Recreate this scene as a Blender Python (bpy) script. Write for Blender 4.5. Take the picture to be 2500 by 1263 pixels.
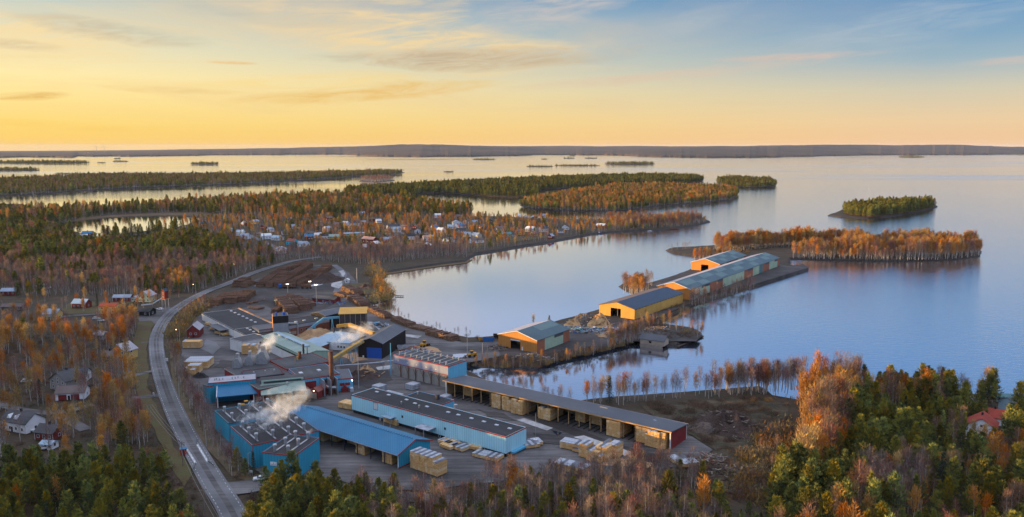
import bpy, math, random
from mathutils import Vector, Matrix, noise
from mathutils.geometry import tessellate_polygon
R = math.radians
rnd = random.Random(7)
for o in list(bpy.data.objects): bpy.data.objects.remove(o)
sc = bpy.context.scene
C = sc.collection

# ------------------------------------------------------------ camera
F, YH, CH = 1944.0, 357.0, 120.0          # focal length in px of a 2500 px frame, eye level row, camera height
PITCH = math.atan((631.5 - YH) / F)
cd = bpy.data.cameras.new("camera"); cd.lens = 28; cd.sensor_width = 36; cd.clip_start = 1; cd.clip_end = 90000
cam = bpy.data.objects.new("camera", cd); C.objects.link(cam)
cam.location = (0, 0, CH); cam.rotation_euler = (math.pi / 2 - PITCH, 0, 0)
sc.camera = cam

# ------------------------------------------------------------ light
SUN_AZ, SUN_EL = R(186), R(3.6)           # azimuth counter-clockwise from +X
SD = Vector((math.cos(SUN_AZ) * math.cos(SUN_EL), math.sin(SUN_AZ) * math.cos(SUN_EL), math.sin(SUN_EL)))
sl = bpy.data.lights.new("sun", 'SUN'); sl.energy = 5.0; sl.angle = R(0.6); sl.color = (1.0, 0.63, 0.23)
so = bpy.data.objects.new("sun", sl); C.objects.link(so); so.rotation_euler = SD.to_track_quat('Z', 'Y').to_euler()
sc.view_settings.view_transform = 'Standard'; sc.view_settings.look = 'None'
sc.view_settings.exposure = 0.75; sc.view_settings.gamma = 1.0; sc.view_settings.use_curve_mapping = False

def lin(c):
    return tuple((v / 255 / 12.92) if v <= 10 else (((v / 255) + .055) / 1.055) ** 2.4 for v in c)

class NT:                                  # tiny node helper
    def __init__(s, nt): s.nt = nt; s.n = nt.nodes; s.l = nt.links
    def add(s, t, ins=None, **kw):
        n = s.n.new(t)
        for k, v in kw.items(): setattr(n, k, v)
        for k, v in (ins or {}).items():
            if isinstance(v, bpy.types.NodeSocket): s.l.new(v, n.inputs[k])
            else: n.inputs[k].default_value = v
        return n
    def math(s, op, a, b=0.0, clamp=False):
        return s.add('ShaderNodeMath', {0: a, 1: b}, operation=op, use_clamp=clamp).outputs[0]
    def mix(s, fac, a, b, mode='MIX'):
        m = s.add('ShaderNodeMix', data_type='RGBA', blend_type=mode)
        for k, v in ((0, fac), (6, a), (7, b)):
            if isinstance(v, bpy.types.NodeSocket): s.l.new(v, m.inputs[k])
            else: m.inputs[k].default_value = v if k == 0 else (tuple(v) + (1,))[:4]
        return m.outputs[2]
    def ramp(s, fac, stops, interp='LINEAR'):
        r = s.add('ShaderNodeValToRGB', {0: fac}); cr = r.color_ramp; cr.interpolation = interp
        while len(cr.elements) > 1: cr.elements.remove(cr.elements[-1])
        for i, (p, c) in enumerate(stops):
            e = cr.elements[0] if i == 0 else cr.elements.new(p)
            e.position = p; e.color = (tuple(c) + (1,))[:4] if not isinstance(c, (int, float)) else (c, c, c, 1)
        return r.outputs[0]
    def map(s, v, a, b, c=0.0, d=1.0):
        return s.add('ShaderNodeMapRange', {0: v, 1: a, 2: b, 3: c, 4: d}).outputs[0]

w = bpy.data.worlds.new("World"); sc.world = w; w.use_nodes = True
N = NT(w.node_tree); N.n.clear()
gen = N.add('ShaderNodeTexCoord').outputs['Generated']
nrm = N.add('ShaderNodeVectorMath', {0: gen}, operation='NORMALIZE').outputs[0]
sx = N.add('ShaderNodeSeparateXYZ', {0: nrm})
X, Y, Z = sx.outputs
el = N.math('DIVIDE', Z, 0.6)                            # 0..1 over 0..37 degrees
K = lambda e: math.sin(R(e)) / 0.6
left = N.ramp(el, [(0, lin((255, 204, 96))), (K(1.6), lin((255, 217, 120))), (K(4.5), lin((255, 228, 160))), (K(6.5), lin((232, 218, 176))), (K(8.6), lin((190, 198, 186))), (K(10.0), lin((142, 168, 182))), (K(12), lin((218, 218, 226))), (K(15), lin((205, 212, 230))), (K(19), lin((160, 185, 222))), (K(36), lin((120, 150, 205)))])
right = N.ramp(el, [(0, lin((244, 196, 148))), (K(1.6), lin((236, 202, 160))), (K(3.6), lin((206, 194, 172))), (K(5.4), lin((150, 168, 182))), (K(7.5), lin((104, 142, 178))), (K(10.2), lin((74, 120, 170))), (K(12), lin((104, 148, 196))), (K(14), lin((98, 148, 206))), (K(18), lin((92, 144, 206))), (K(36), lin((120, 150, 205)))])
hl = N.math('SQRT', N.math('ADD', N.math('MULTIPLY', X, X), N.math('MULTIPLY', Y, Y)))
azf = N.math('DIVIDE', N.math('ADD', N.math('MULTIPLY', X, math.cos(R(150))), N.math('MULTIPLY', Y, math.sin(R(150)))), N.math('MAXIMUM', hl, .01))
base = N.mix(N.map(azf, .05, .88), right, left)
# high thin clouds on a plane far above: direction divided by height
inv = N.math('DIVIDE', 1.0, N.math('ADD', N.math('MAXIMUM', Z, 0.0), 0.045))
cu = N.math('MULTIPLY', X, inv); cv = N.math('MULTIPLY', Y, inv)
cvec = N.add('ShaderNodeCombineXYZ', {0: N.math('ADD', N.math('MULTIPLY', cu, .42), N.math('MULTIPLY', cv, -.03)), 1: N.math('MULTIPLY', cv, .26), 2: 3.1}).outputs[0]
n1 = N.add('ShaderNodeTexNoise', {'Vector': cvec, 'Scale': 1.15, 'Detail': 9.0, 'Roughness': .55, 'Distortion': .55}).outputs[0]
cvec2 = N.add('ShaderNodeCombineXYZ', {0: N.math('MULTIPLY', cu, .16), 1: N.math('MULTIPLY', cv, .5), 2: 8.7}).outputs[0]
n2 = N.add('ShaderNodeTexNoise', {'Vector': cvec2, 'Scale': 2.3, 'Detail': 8.0, 'Roughness': .6, 'Distortion': .8}).outputs[0]
m1 = N.map(n1, .47, .60); m2 = N.map(n2, .52, .66)
low = N.map(Z, .02, .06); hi = N.math('MULTIPLY', N.map(Z, .30, .17, .15, 1.0), N.map(azf, .05, .6, .12, 1.0))
cm = N.math('MULTIPLY', N.math('MULTIPLY', N.math('MAXIMUM', N.math('MULTIPLY', m1, .5), N.math('MULTIPLY', m2, .42)), low), hi)
ccol = N.mix(N.map(azf, .1, .8), lin((205, 180, 168)), lin((248, 208, 138)))
ccol = N.mix(N.map(n1, .58, .72, 0.0, .55), ccol, lin((190, 164, 132)))
sky = N.mix(N.math('MULTIPLY', cm, .85), base, ccol)
# the separate cloud banks of this evening: azimuth and height in radians, width, height, slope, strength, colour
AZ_ = N.math('ARCTAN2', X, Y); EL_ = N.math('ARCSINE', Z)
wob = N.add('ShaderNodeTexNoise', {'Vector': N.add('ShaderNodeCombineXYZ', {0: N.math('MULTIPLY', AZ_, 5.0), 1: N.math('MULTIPLY', EL_, 22.0), 2: 1.7}).outputs[0], 'Scale': 1.0, 'Detail': 7.0, 'Roughness': .62, 'Distortion': .5}).outputs[0]
fine_ = N.add('ShaderNodeTexNoise', {'Vector': N.add('ShaderNodeCombineXYZ', {0: N.math('MULTIPLY', AZ_, 14.0), 1: N.math('ADD', N.math('MULTIPLY', EL_, 90.0), N.math('MULTIPLY', AZ_, -9.0)), 2: 4.2}).outputs[0], 'Scale': 1.0, 'Detail': 8.0, 'Roughness': .65, 'Distortion': .9}).outputs[0]
for (cx, cy, hw, hh, sl_, st, col) in ((1010, 95, 520, 75, -.10, .92, (244, 208, 146)), (1150, 150, 420, 28, .02, .85, (190, 162, 130)), (900, 232, 380, 22, .09, .9, (234, 186, 102)), (760, 205, 330, 22, .05, .5, (250, 208, 122)), (110, 105, 330, 52, -.05, .7, (250, 212, 142)), (300, 90, 260, 26, -.10, .75, (196, 174, 140)), (60, 120, 150, 14, -.04, .6, (206, 178, 136)), (700, 60, 300, 22, -.04, .5, (176, 176, 164)),
        (1370, 28, 240, 40, .16, .8, (200, 186, 176)), (1930, 147, 240, 11, .03, .6, (226, 182, 156)), (1620, 192, 420, 15, .07, .55, (222, 186, 160)), (95, 238, 110, 9, .06, .85, (226, 172, 86)), (420, 226, 190, 9, -.02, .5, (232, 186, 108)), (585, 161, 70, 4, .0, .8, (236, 180, 104)), (2440, 158, 160, 10, .04, .45, (220, 184, 166)),
        (2150, 80, 420, 52, .10, .55, (170, 178, 186)), (1620, 88, 200, 34, .3, .55, (172, 176, 180)), (150, 310, 380, 13, -.03, .35, (248, 196, 92)), (1050, 3, 160, 12, -.1, .5, (204, 196, 176))):
    a0 = math.atan((cx - 1250) / F); e0 = (YH - cy) / F * math.cos(a0); wd_ = hw / F * math.cos(a0) ** 2; ht_ = hh / F
    du = N.math('DIVIDE', N.math('SUBTRACT', AZ_, a0), wd_)
    dv = N.math('DIVIDE', N.math('SUBTRACT', N.math('SUBTRACT', EL_, e0), N.math('MULTIPLY', N.math('SUBTRACT', AZ_, a0), sl_)), ht_)
    dv = N.math('ADD', dv, N.math('MULTIPLY', N.math('SUBTRACT', wob, .5), 2.6)); du = N.math('ADD', du, N.math('MULTIPLY', N.math('SUBTRACT', wob, .5), .8))
    q_ = N.math('SUBTRACT', 1.0, N.math('ADD', N.math('MULTIPLY', du, du), N.math('MULTIPLY', dv, dv)))
    q_ = N.math('MULTIPLY', N.map(q_, 0.0, .9), N.map(fine_, .34, .60, .10, 1.0))
    sky = N.mix(N.math('MULTIPLY', q_, st), sky, lin(col))
# the unseen upper sky is the fill light
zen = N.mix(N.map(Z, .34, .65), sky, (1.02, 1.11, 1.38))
nish = N.add('ShaderNodeTexSky', sky_type='NISHITA', sun_disc=False, sun_elevation=SUN_EL, sun_rotation=math.pi / 2 - SUN_AZ, altitude=120.0, air_density=1.0, dust_density=2.0)
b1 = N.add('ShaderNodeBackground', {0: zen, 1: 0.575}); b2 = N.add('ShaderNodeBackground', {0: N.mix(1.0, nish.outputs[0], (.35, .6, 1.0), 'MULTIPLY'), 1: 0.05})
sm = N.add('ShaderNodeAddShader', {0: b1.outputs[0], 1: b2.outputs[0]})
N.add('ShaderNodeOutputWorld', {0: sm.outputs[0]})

# ------------------------------------------------------------ pixel row/column of the photograph -> a point of the place
RE = 6.371e6
def drop(d): return max(0.0, d - 1500.0) ** 2 / (2 * RE)
def P(px, py, z=0.0):
    x = (px - 1250) / F; y = -(py - 631.5) / F
    d = Vector((x, math.cos(PITCH) + y * math.sin(PITCH), -math.sin(PITCH) + y * math.cos(PITCH)))
    zz = z
    for _ in range(40):
        if d.z > -1e-4: d.z = -1e-4
        t = (CH - zz) / -d.z
        dd = min(d.xy.length * t, 38000)
        zz = zz * .5 + (z - drop(dd)) * .5
    dd = d.xy.length * t
    if dd > 38000: t *= 38000 / dd
    return Vector((d.x * t, d.y * t, z - drop(d.xy.length * t)))
def proj(x, y, z):
    v = Vector((x, y, z - CH)); dz = v.y * math.cos(PITCH) - v.z * math.sin(PITCH)
    if dz < 1: return None
    up = v.y * math.sin(PITCH) + v.z * math.cos(PITCH)
    return 1250 + F * v.x / dz, 631.5 - F * up / dz, dz
GZ = 2.0                                   # ground level above the water

# ------------------------------------------------------------ materials
MATS = {}
def mat(name, col, rough=.85, var=.25, scale=.35, col2=None, detail=4, metal=0.0, bump=0.0, bscale=None, spec=.3, stretch=None, rand=0.0, emit=0.0, streak=0.0, thin=0.0, seam=0.0):
    if name in MATS: return MATS[name]
    m = bpy.data.materials.new(name); m.use_nodes = True; n = NT(m.node_tree)
    b = n.n['Principled BSDF']; co = n.add('ShaderNodeTexCoord').outputs['Object']
    if stretch: co = n.add('ShaderNodeMapping', {0: co, 3: stretch}).outputs[0]
    nz = n.add('ShaderNodeTexNoise', {'Vector': co, 'Scale': scale, 'Detail': float(detail), 'Roughness': .62}).outputs[0]
    c2 = col2 or tuple(v * (1 - var) for v in col)
    c = n.mix(n.map(nz, .32, .68), col, c2)
    if streak:
        mp = n.add('ShaderNodeMapping', {0: n.add('ShaderNodeTexCoord').outputs['Object'], 3: (1.3, 1.3, .08)}).outputs[0]
        s2 = n.add('ShaderNodeTexNoise', {'Vector': mp, 'Scale': 1.5, 'Detail': 5.0, 'Roughness': .7}).outputs[0]
        c = n.mix(n.map(s2, .5, .8, 0.0, streak), c, tuple(v * .45 + .02 for v in col))
    if seam:                                # standing seams or board joints, and sheets of slightly different age
        sp_ = n.add('ShaderNodeSeparateXYZ', {0: n.add('ShaderNodeTexCoord').outputs['Object']}); u_ = n.math('ADD', sp_.outputs[0], sp_.outputs[1])
        line = n.math('LESS_THAN', n.math('FRACT', n.math('DIVIDE', u_, 1.15)), .22)
        sheet_ = n.add('ShaderNodeTexWhiteNoise', {'W': n.math('FLOOR', n.math('DIVIDE', u_, 3.45))}, noise_dimensions='1D').outputs[0]
        c = n.mix(n.math('MULTIPLY', line, seam), c, (0, 0, 0)); c = n.mix(n.math('MULTIPLY', sheet_, seam * .9), c, tuple(v * .55 for v in col))
    if rand:
        r = n.add('ShaderNodeObjectInfo').outputs['Random']
        h = n.add('ShaderNodeHueSaturation', {0: n.map(r, 0, 1, .5 - .028 * rand, .5 + .028 * rand), 1: n.map(r, 0, 1, 1.12, .82), 2: n.map(n.math('FRACT', n.math('MULTIPLY', r, 37.7)), 0, 1, 1 - .35 * rand, 1 + .35 * rand), 4: c})
        c = h.outputs[0]
    n.l.new(c, b.inputs['Base Color']); b.inputs['Roughness'].default_value = rough; b.inputs['Metallic'].default_value = metal
    b.inputs['Specular IOR Level'].default_value = spec
    if bump:
        nb = n.add('ShaderNodeTexNoise', {'Vector': co, 'Scale': bscale or scale * 3, 'Detail': 5.0}).outputs[0]
        n.l.new(n.add('ShaderNodeBump', {'Height': nb, 'Distance': bump, 'Strength': 1.0}).outputs[0], b.inputs['Normal'])
    if emit:
        n.l.new(c, b.inputs['Emission Color']); b.inputs['Emission Strength'].default_value = emit
    if thin:                                # light passes through leaves
        tr = n.add('ShaderNodeBsdfTranslucent', {0: c}); mx = n.add('ShaderNodeMixShader', {0: thin, 1: b.outputs[0], 2: tr.outputs[0]})
        n.l.new(mx.outputs[0], n.n['Material Output'].inputs[0])
    MATS[name] = m
    return m
def M(name): return MATS[name]
mat('forest_floor', (.075, .045, .027), var=.5, scale=.09, col2=(.030, .027, .014), detail=8, bump=.6, bscale=.5)
mat('far_land', (.085, .042, .020), scale=.0013, col2=(.012, .013, .008), detail=12, stretch=(1, .55, 1))
mat('grass', (.085, .078, .024), scale=.12, col2=(.085, .05, .022), detail=8, bump=.3, bscale=1.2)
mat('reed', (.15, .085, .035), scale=.05, col2=(.07, .048, .022), detail=7, stretch=(1, 2.5, 1))
mat('shore_rock', (.055, .045, .038), scale=.4, col2=(.025, .022, .02), detail=7, bump=.8, bscale=.6)
mat('clearing', (.105, .072, .042), scale=.12, col2=(.032, .034, .018), detail=10, bump=1.0, bscale=.7)
mat('asphalt', (.165, .160, .165), scale=.10, col2=(.120, .118, .125), detail=8, rough=.8, bump=.03, bscale=6)
mat('gravel', (.150, .138, .135), scale=.05, col2=(.065, .060, .060), detail=9, rough=.9, bump=.15, bscale=2)
mat('dark_gravel', (.085, .073, .068), scale=.05, col2=(.035, .030, .030), detail=9, bump=.3, bscale=1)
mat('verge', (.125, .082, .048), scale=.15, col2=(.060, .050, .022), detail=8, bump=.2, bscale=1)
mat('paint', (.75, .75, .75), scale=.8, var=.3)
mat('pale_dust', (.52, .50, .49), scale=.25, col2=(.24, .23, .23), detail=8)
mat('roof_black', (.036, .034, .037), scale=.12, col2=(.020, .020, .023), detail=8, rough=.7)
mat('roof_grey', (.090, .088, .092), scale=.1, col2=(.055, .055, .06), detail=8, rough=.75)
mat('roof_slate', (.095, .10, .118), scale=.10, col2=(.065, .07, .085), detail=8, rough=.5, streak=.3, seam=.22)
mat('roof_blue', (.022, .175, .32), scale=.10, col2=(.015, .13, .255), detail=7, rough=.45, streak=.3, seam=.22)
mat('wall_blue', (.034, .33, .47), scale=.15, col2=(.030, .275, .41), detail=6, rough=.6, streak=.45, seam=.22)
mat('wall_sky', (.43, .74, .82), scale=.15, col2=(.37, .67, .78), detail=6, rough=.6, streak=.25, seam=.22)
mat('wall_azure', (.13, .46, .66), scale=.15, col2=(.11, .39, .58), detail=6, rough=.6, streak=.4, seam=.22)
mat('trim_red', (.36, .045, .03), var=.2, scale=.5)
mat('wall_red', (.24, .028, .028), var=.35, scale=.3, streak=.4)
mat('wall_white', (.62, .62, .62), var=.15, scale=.3, streak=.3)
mat('wall_grey', (.30, .31, .34), var=.2, scale=.3, streak=.4)
mat('wall_lilac', (.27, .29, .40), var=.12, scale=.3, streak=.3)
mat('wall_tan', (.36, .29, .225), var=.2, scale=.3, streak=.5)
mat('concrete', (.33, .30, .27), scale=.3, col2=(.22, .20, .18), detail=8, streak=.6)
mat('brick', (.27, .085, .05), scale=.6, col2=(.18, .06, .04), detail=6, streak=.3)
mat('dark_panel', (.075, .055, .055), scale=.4, col2=(.045, .035, .035), streak=.3)
mat('wall_dark', (.022, .020, .022), var=.3, scale=.3)
mat('wall_black', (.016, .014, .016), var=.3, scale=.2)
mat('door_blue', (.018, .085, .38), var=.15, scale=.6)
mat('wall_orange', (.58, .25, .060), scale=.15, col2=(.49, .20, .050), detail=6, streak=.3, seam=.22)
mat('wall_brick_pink', (.40, .15, .085), scale=.15, col2=(.33, .12, .07), detail=6, streak=.4, seam=.22)
mat('wall_yellow', (.62, .36, .085), scale=.15, col2=(.52, .29, .07), detail=6, streak=.4, seam=.22)
mat('panel_mint', (.42, .52, .37), scale=.2, col2=(.33, .43, .31), detail=7, streak=.6)
mat('panel_teal', (.11, .23, .23), scale=.3, col2=(.085, .18, .19), streak=.5)
mat('roof_teal', (.070, .120, .135), scale=.08, col2=(.045, .085, .10), detail=8, rough=.5, streak=.5, seam=.22)
mat('roof_mint', (.12, .185, .18), scale=.12, col2=(.09, .145, .145), detail=8, rough=.5)
mat('roof_navy', (.020, .042, .078), var=.2, scale=.2, rough=.5)
mat('roof_brown', (.16, .12, .11), var=.3, scale=.2)
mat('roof_green', (.27, .34, .29), scale=.15, col2=(.20, .27, .23), detail=7, rough=.5, streak=.3)
mat('roof_ice', (.32, .42, .50), scale=.15, col2=(.25, .35, .43), detail=7, rough=.4, streak=.3)
mat('roof_light', (.40, .37, .40), var=.25, scale=.2)
mat('roof_metal', (.27, .32, .40), var=.25, scale=.2, rough=.45)
mat('roof_red', (.33, .055, .035), var=.3, scale=.3)
mat('roof_tile', (.28, .10, .08), var=.3, scale=.3)
mat('glass', (.05, .06, .07), rough=.15, spec=.6, var=.3, scale=1)
mat('skylight', (.55, .58, .62), rough=.3, var=.2, scale=1)
mat('steel', (.50, .50, .52), rough=.4, metal=.6, var=.3, scale=1)
mat('steel_dark', (.06, .06, .07), rough=.5, var=.3, scale=1)
mat('rust', (.20, .085, .05), rough=.8, scale=.5, col2=(.12, .05, .035), streak=.4)
mat('wood', (.55, .33, .15), scale=.5, col2=(.34, .20, .10), detail=6, stretch=(1, 1, 5))
mat('lumber', (.82, .50, .21), scale=.8, col2=(.50, .29, .12), detail=7, stretch=(.7, .7, 4.5), rough=.8)
mat('lumber_pale', (.86, .62, .35), scale=.8, col2=(.58, .39, .21), detail=7, stretch=(.7, .7, 4.5), rough=.8)
mat('sticker', (.09, .05, .03), var=.3)
mat('wrap', (.50, .52, .56), rough=.5, scale=.5, col2=(.22, .23, .27), detail=6)
mat('wrap_dark', (.12, .13, .16), rough=.4, var=.3)
mat('tarp_blue', (.03, .14, .40), var=.3, scale=.5)
mat('bark', (.25, .135, .088), scale=1.3, col2=(.050, .028, .022), detail=3)
mat('bark_dark', (.075, .045, .035), scale=.6, col2=(.04, .026, .022), detail=8, bump=.8, bscale=1.5)
mat('log_end', (.42, .25, .14), scale=1.1, col2=(.16, .085, .05))
mat('chips', (.50, .31, .16), scale=.3, col2=(.36, .21, .11), detail=9, bump=.5, bscale=2)
mat('rubble', (.17, .12, .09), scale=.35, col2=(.07, .06, .06), detail=9, bump=.6, bscale=1.5)
mat('machine_yellow', (.58, .28, .02), var=.3, scale=.8, rough=.5)
mat('conveyor_yellow', (.52, .31, .055), scale=.3, col2=(.38, .21, .05), streak=.3)
mat('conveyor_blue', (.16, .38, .52), var=.2, scale=.5)
mat('tyre', (.02, .02, .02)); mat('car_white', (.70, .71, .73), rough=.25, var=.05); mat('car_dark', (.05, .05, .06), rough=.25)
mat('car_red', (.4, .03, .02), rough=.3)
mat('pole_wood', (.22, .18, .15)); mat('pole_grey', (.42, .42, .44), rough=.5)
mat('wire', (.25, .23, .22), rough=.6)
mat('lamp_on', (1.0, .62, .25), emit=6.0, var=0)
mat('lamp_white', (1.0, .82, .66), emit=8.0, var=0)
mat('house_white', (.80, .80, .82), var=.1, scale=.5); mat('house_red', (.22, .035, .028), var=.3, scale=.5)
mat('house_yellow', (.62, .40, .14), var=.15, scale=.5); mat('house_cream', (.58, .52, .40), var=.15, scale=.5)
mat('house_green', (.33, .46, .37), var=.15, scale=.5); mat('house_turquoise', (.02, .50, .66), var=.1, scale=.5)
mat('house_brown', (.16, .11, .08), var=.25, scale=.5); mat('house_grey', (.33, .31, .29), var=.25, scale=.5)
mat('house_pink', (.48, .27, .22), var=.15); mat('house_ice', (.42, .60, .70), var=.1)
mat('birch_bark', (.60, .54, .48), scale=1.5, col2=(.20, .17, .16), detail=6, stretch=(1, 1, .3))
mat('pine_bark', (.24, .12, .07), scale=1.5, col2=(.11, .07, .05))
mat('twig_red', (.34, .165, .090), scale=.35, col2=(.17, .100, .072), rand=1.3, thin=.2)
mat('twig_grey', (.26, .160, .125), scale=.35, col2=(.15, .105, .095), rand=1, thin=.15)
mat('leaf_orange', (.56, .27, .042), scale=.4, col2=(.31, .155, .045), rand=.9, thin=.3)
mat('leaf_yellow', (.66, .35, .03), scale=.4, col2=(.46, .22, .03), rand=.8, thin=.3)
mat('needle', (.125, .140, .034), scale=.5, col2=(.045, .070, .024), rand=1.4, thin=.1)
mat('needle_sunlit', (.31, .26, .032), scale=.5, col2=(.14, .15, .028), rand=1.3, thin=.15)  # lit copy of the needle colour, sunlight painted in
mat('needle_dark', (.040, .060, .030), scale=.5, col2=(.017, .028, .018), rand=.8)
mat('brush', (.15, .085, .055), scale=.3, col2=(.09, .065, .03), rand=1)
mat('brush_gold', (.34, .19, .035), scale=.3, col2=(.17, .10, .03), rand=1)

def tracks(name, amt):
    m = M(name); n = NT(m.node_tree); b = n.n['Principled BSDF']; src = b.inputs['Base Color'].links[0].from_socket
    co = n.add('ShaderNodeTexCoord').outputs['Object']
    big = n.add('ShaderNodeTexNoise', {'Vector': co, 'Scale': .028, 'Detail': 3.0, 'Distortion': .6}).outputs[0]
    wv = n.add('ShaderNodeTexNoise', {'Vector': n.add('ShaderNodeMapping', {0: co, 2: (0, 0, R(38)), 3: (.035, .6, 1)}).outputs[0], 'Scale': 1.0, 'Detail': 6.0, 'Roughness': .7, 'Distortion': .25}).outputs[0]
    f = n.math('MULTIPLY', n.map(big, .35, .65, .72, 1.22), n.map(wv, .35, .68, 1 - amt, 1 + amt))
    sc2 = n.add('ShaderNodeVectorMath', {0: src, 1: (1, 1, 1)}, operation='MULTIPLY'); sc3 = n.add('ShaderNodeVectorMath', {0: sc2.outputs[0]}, operation='SCALE'); n.l.new(f, sc3.inputs['Scale'])
    n.l.new(sc3.outputs[0], b.inputs['Base Color'])
tracks('gravel', .38); tracks('dark_gravel', .35); tracks('clearing', .3); tracks('asphalt', .10); tracks('roof_black', .2); tracks('roof_grey', .2)
def water_mat():
    m = bpy.data.materials.new('lake_water'); m.use_nodes = True; n = NT(m.node_tree); n.n.clear()
    co = n.add('ShaderNodeTexCoord').outputs['Object']
    dk = n.add('ShaderNodeBsdfDiffuse', {0: (.035, .055, .085, 1)})
    # long wind lanes: where the wind touches the lake its face is broken
    lane = n.add('ShaderNodeTexNoise', {'Vector': n.add('ShaderNodeMapping', {0: co, 3: (.0006, .0035, 1)}).outputs[0], 'Scale': 1.0, 'Detail': 5.0, 'Roughness': .6}).outputs[0]
    xs = n.add('ShaderNodeSeparateXYZ', {0: co})
    east = n.map(xs.outputs[0], 60, 260); far = n.map(xs.outputs[1], 1300, 3200)
    wind = n.math('MAXIMUM', n.math('MULTIPLY', east, .5), n.math('MULTIPLY', far, n.map(lane, .38, .60, .10, 1.0)))
    r1 = n.add('ShaderNodeTexNoise', {'Vector': n.add('ShaderNodeMapping', {0: co, 2: (0, 0, R(25)), 3: (.16, .45, 1)}).outputs[0], 'Scale': 1.0, 'Detail': 4.0, 'Roughness': .6}).outputs[0]
    r2 = n.add('ShaderNodeTexWave', {'Vector': n.add('ShaderNodeMapping', {0: co, 2: (0, 0, R(-52)), 3: (.13, .13, .13)}).outputs[0], 'Scale': .55, 'Distortion': 3.0, 'Detail': 2.0, 'Detail Scale': .4}).outputs['Fac'] if False else r1
    hgt = n.math('MULTIPLY', r1, n.math('ADD', .10, wind))
    bp = n.add('ShaderNodeBump', {'Height': hgt, 'Distance': .38, 'Strength': 1.0})
    rg = n.map(wind, 0, 1, .008, .15)
    gl = n.add('ShaderNodeBsdfGlossy', {0: (.95, .95, 1, 1), 1: rg, 'Normal': bp.outputs[0]})
    lw = n.add('ShaderNodeLayerWeight', {0: .5, 'Normal': bp.outputs[0]}).outputs['Facing']
    fac = n.map(lw, .5, .84, .25, .98)
    mx = n.add('ShaderNodeMixShader', {0: fac, 1: dk.outputs[0], 2: gl.outputs[0]})
    n.add('ShaderNodeOutputMaterial', {0: mx.outputs[0]})
    MATS['water'] = m
water_mat()

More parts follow.
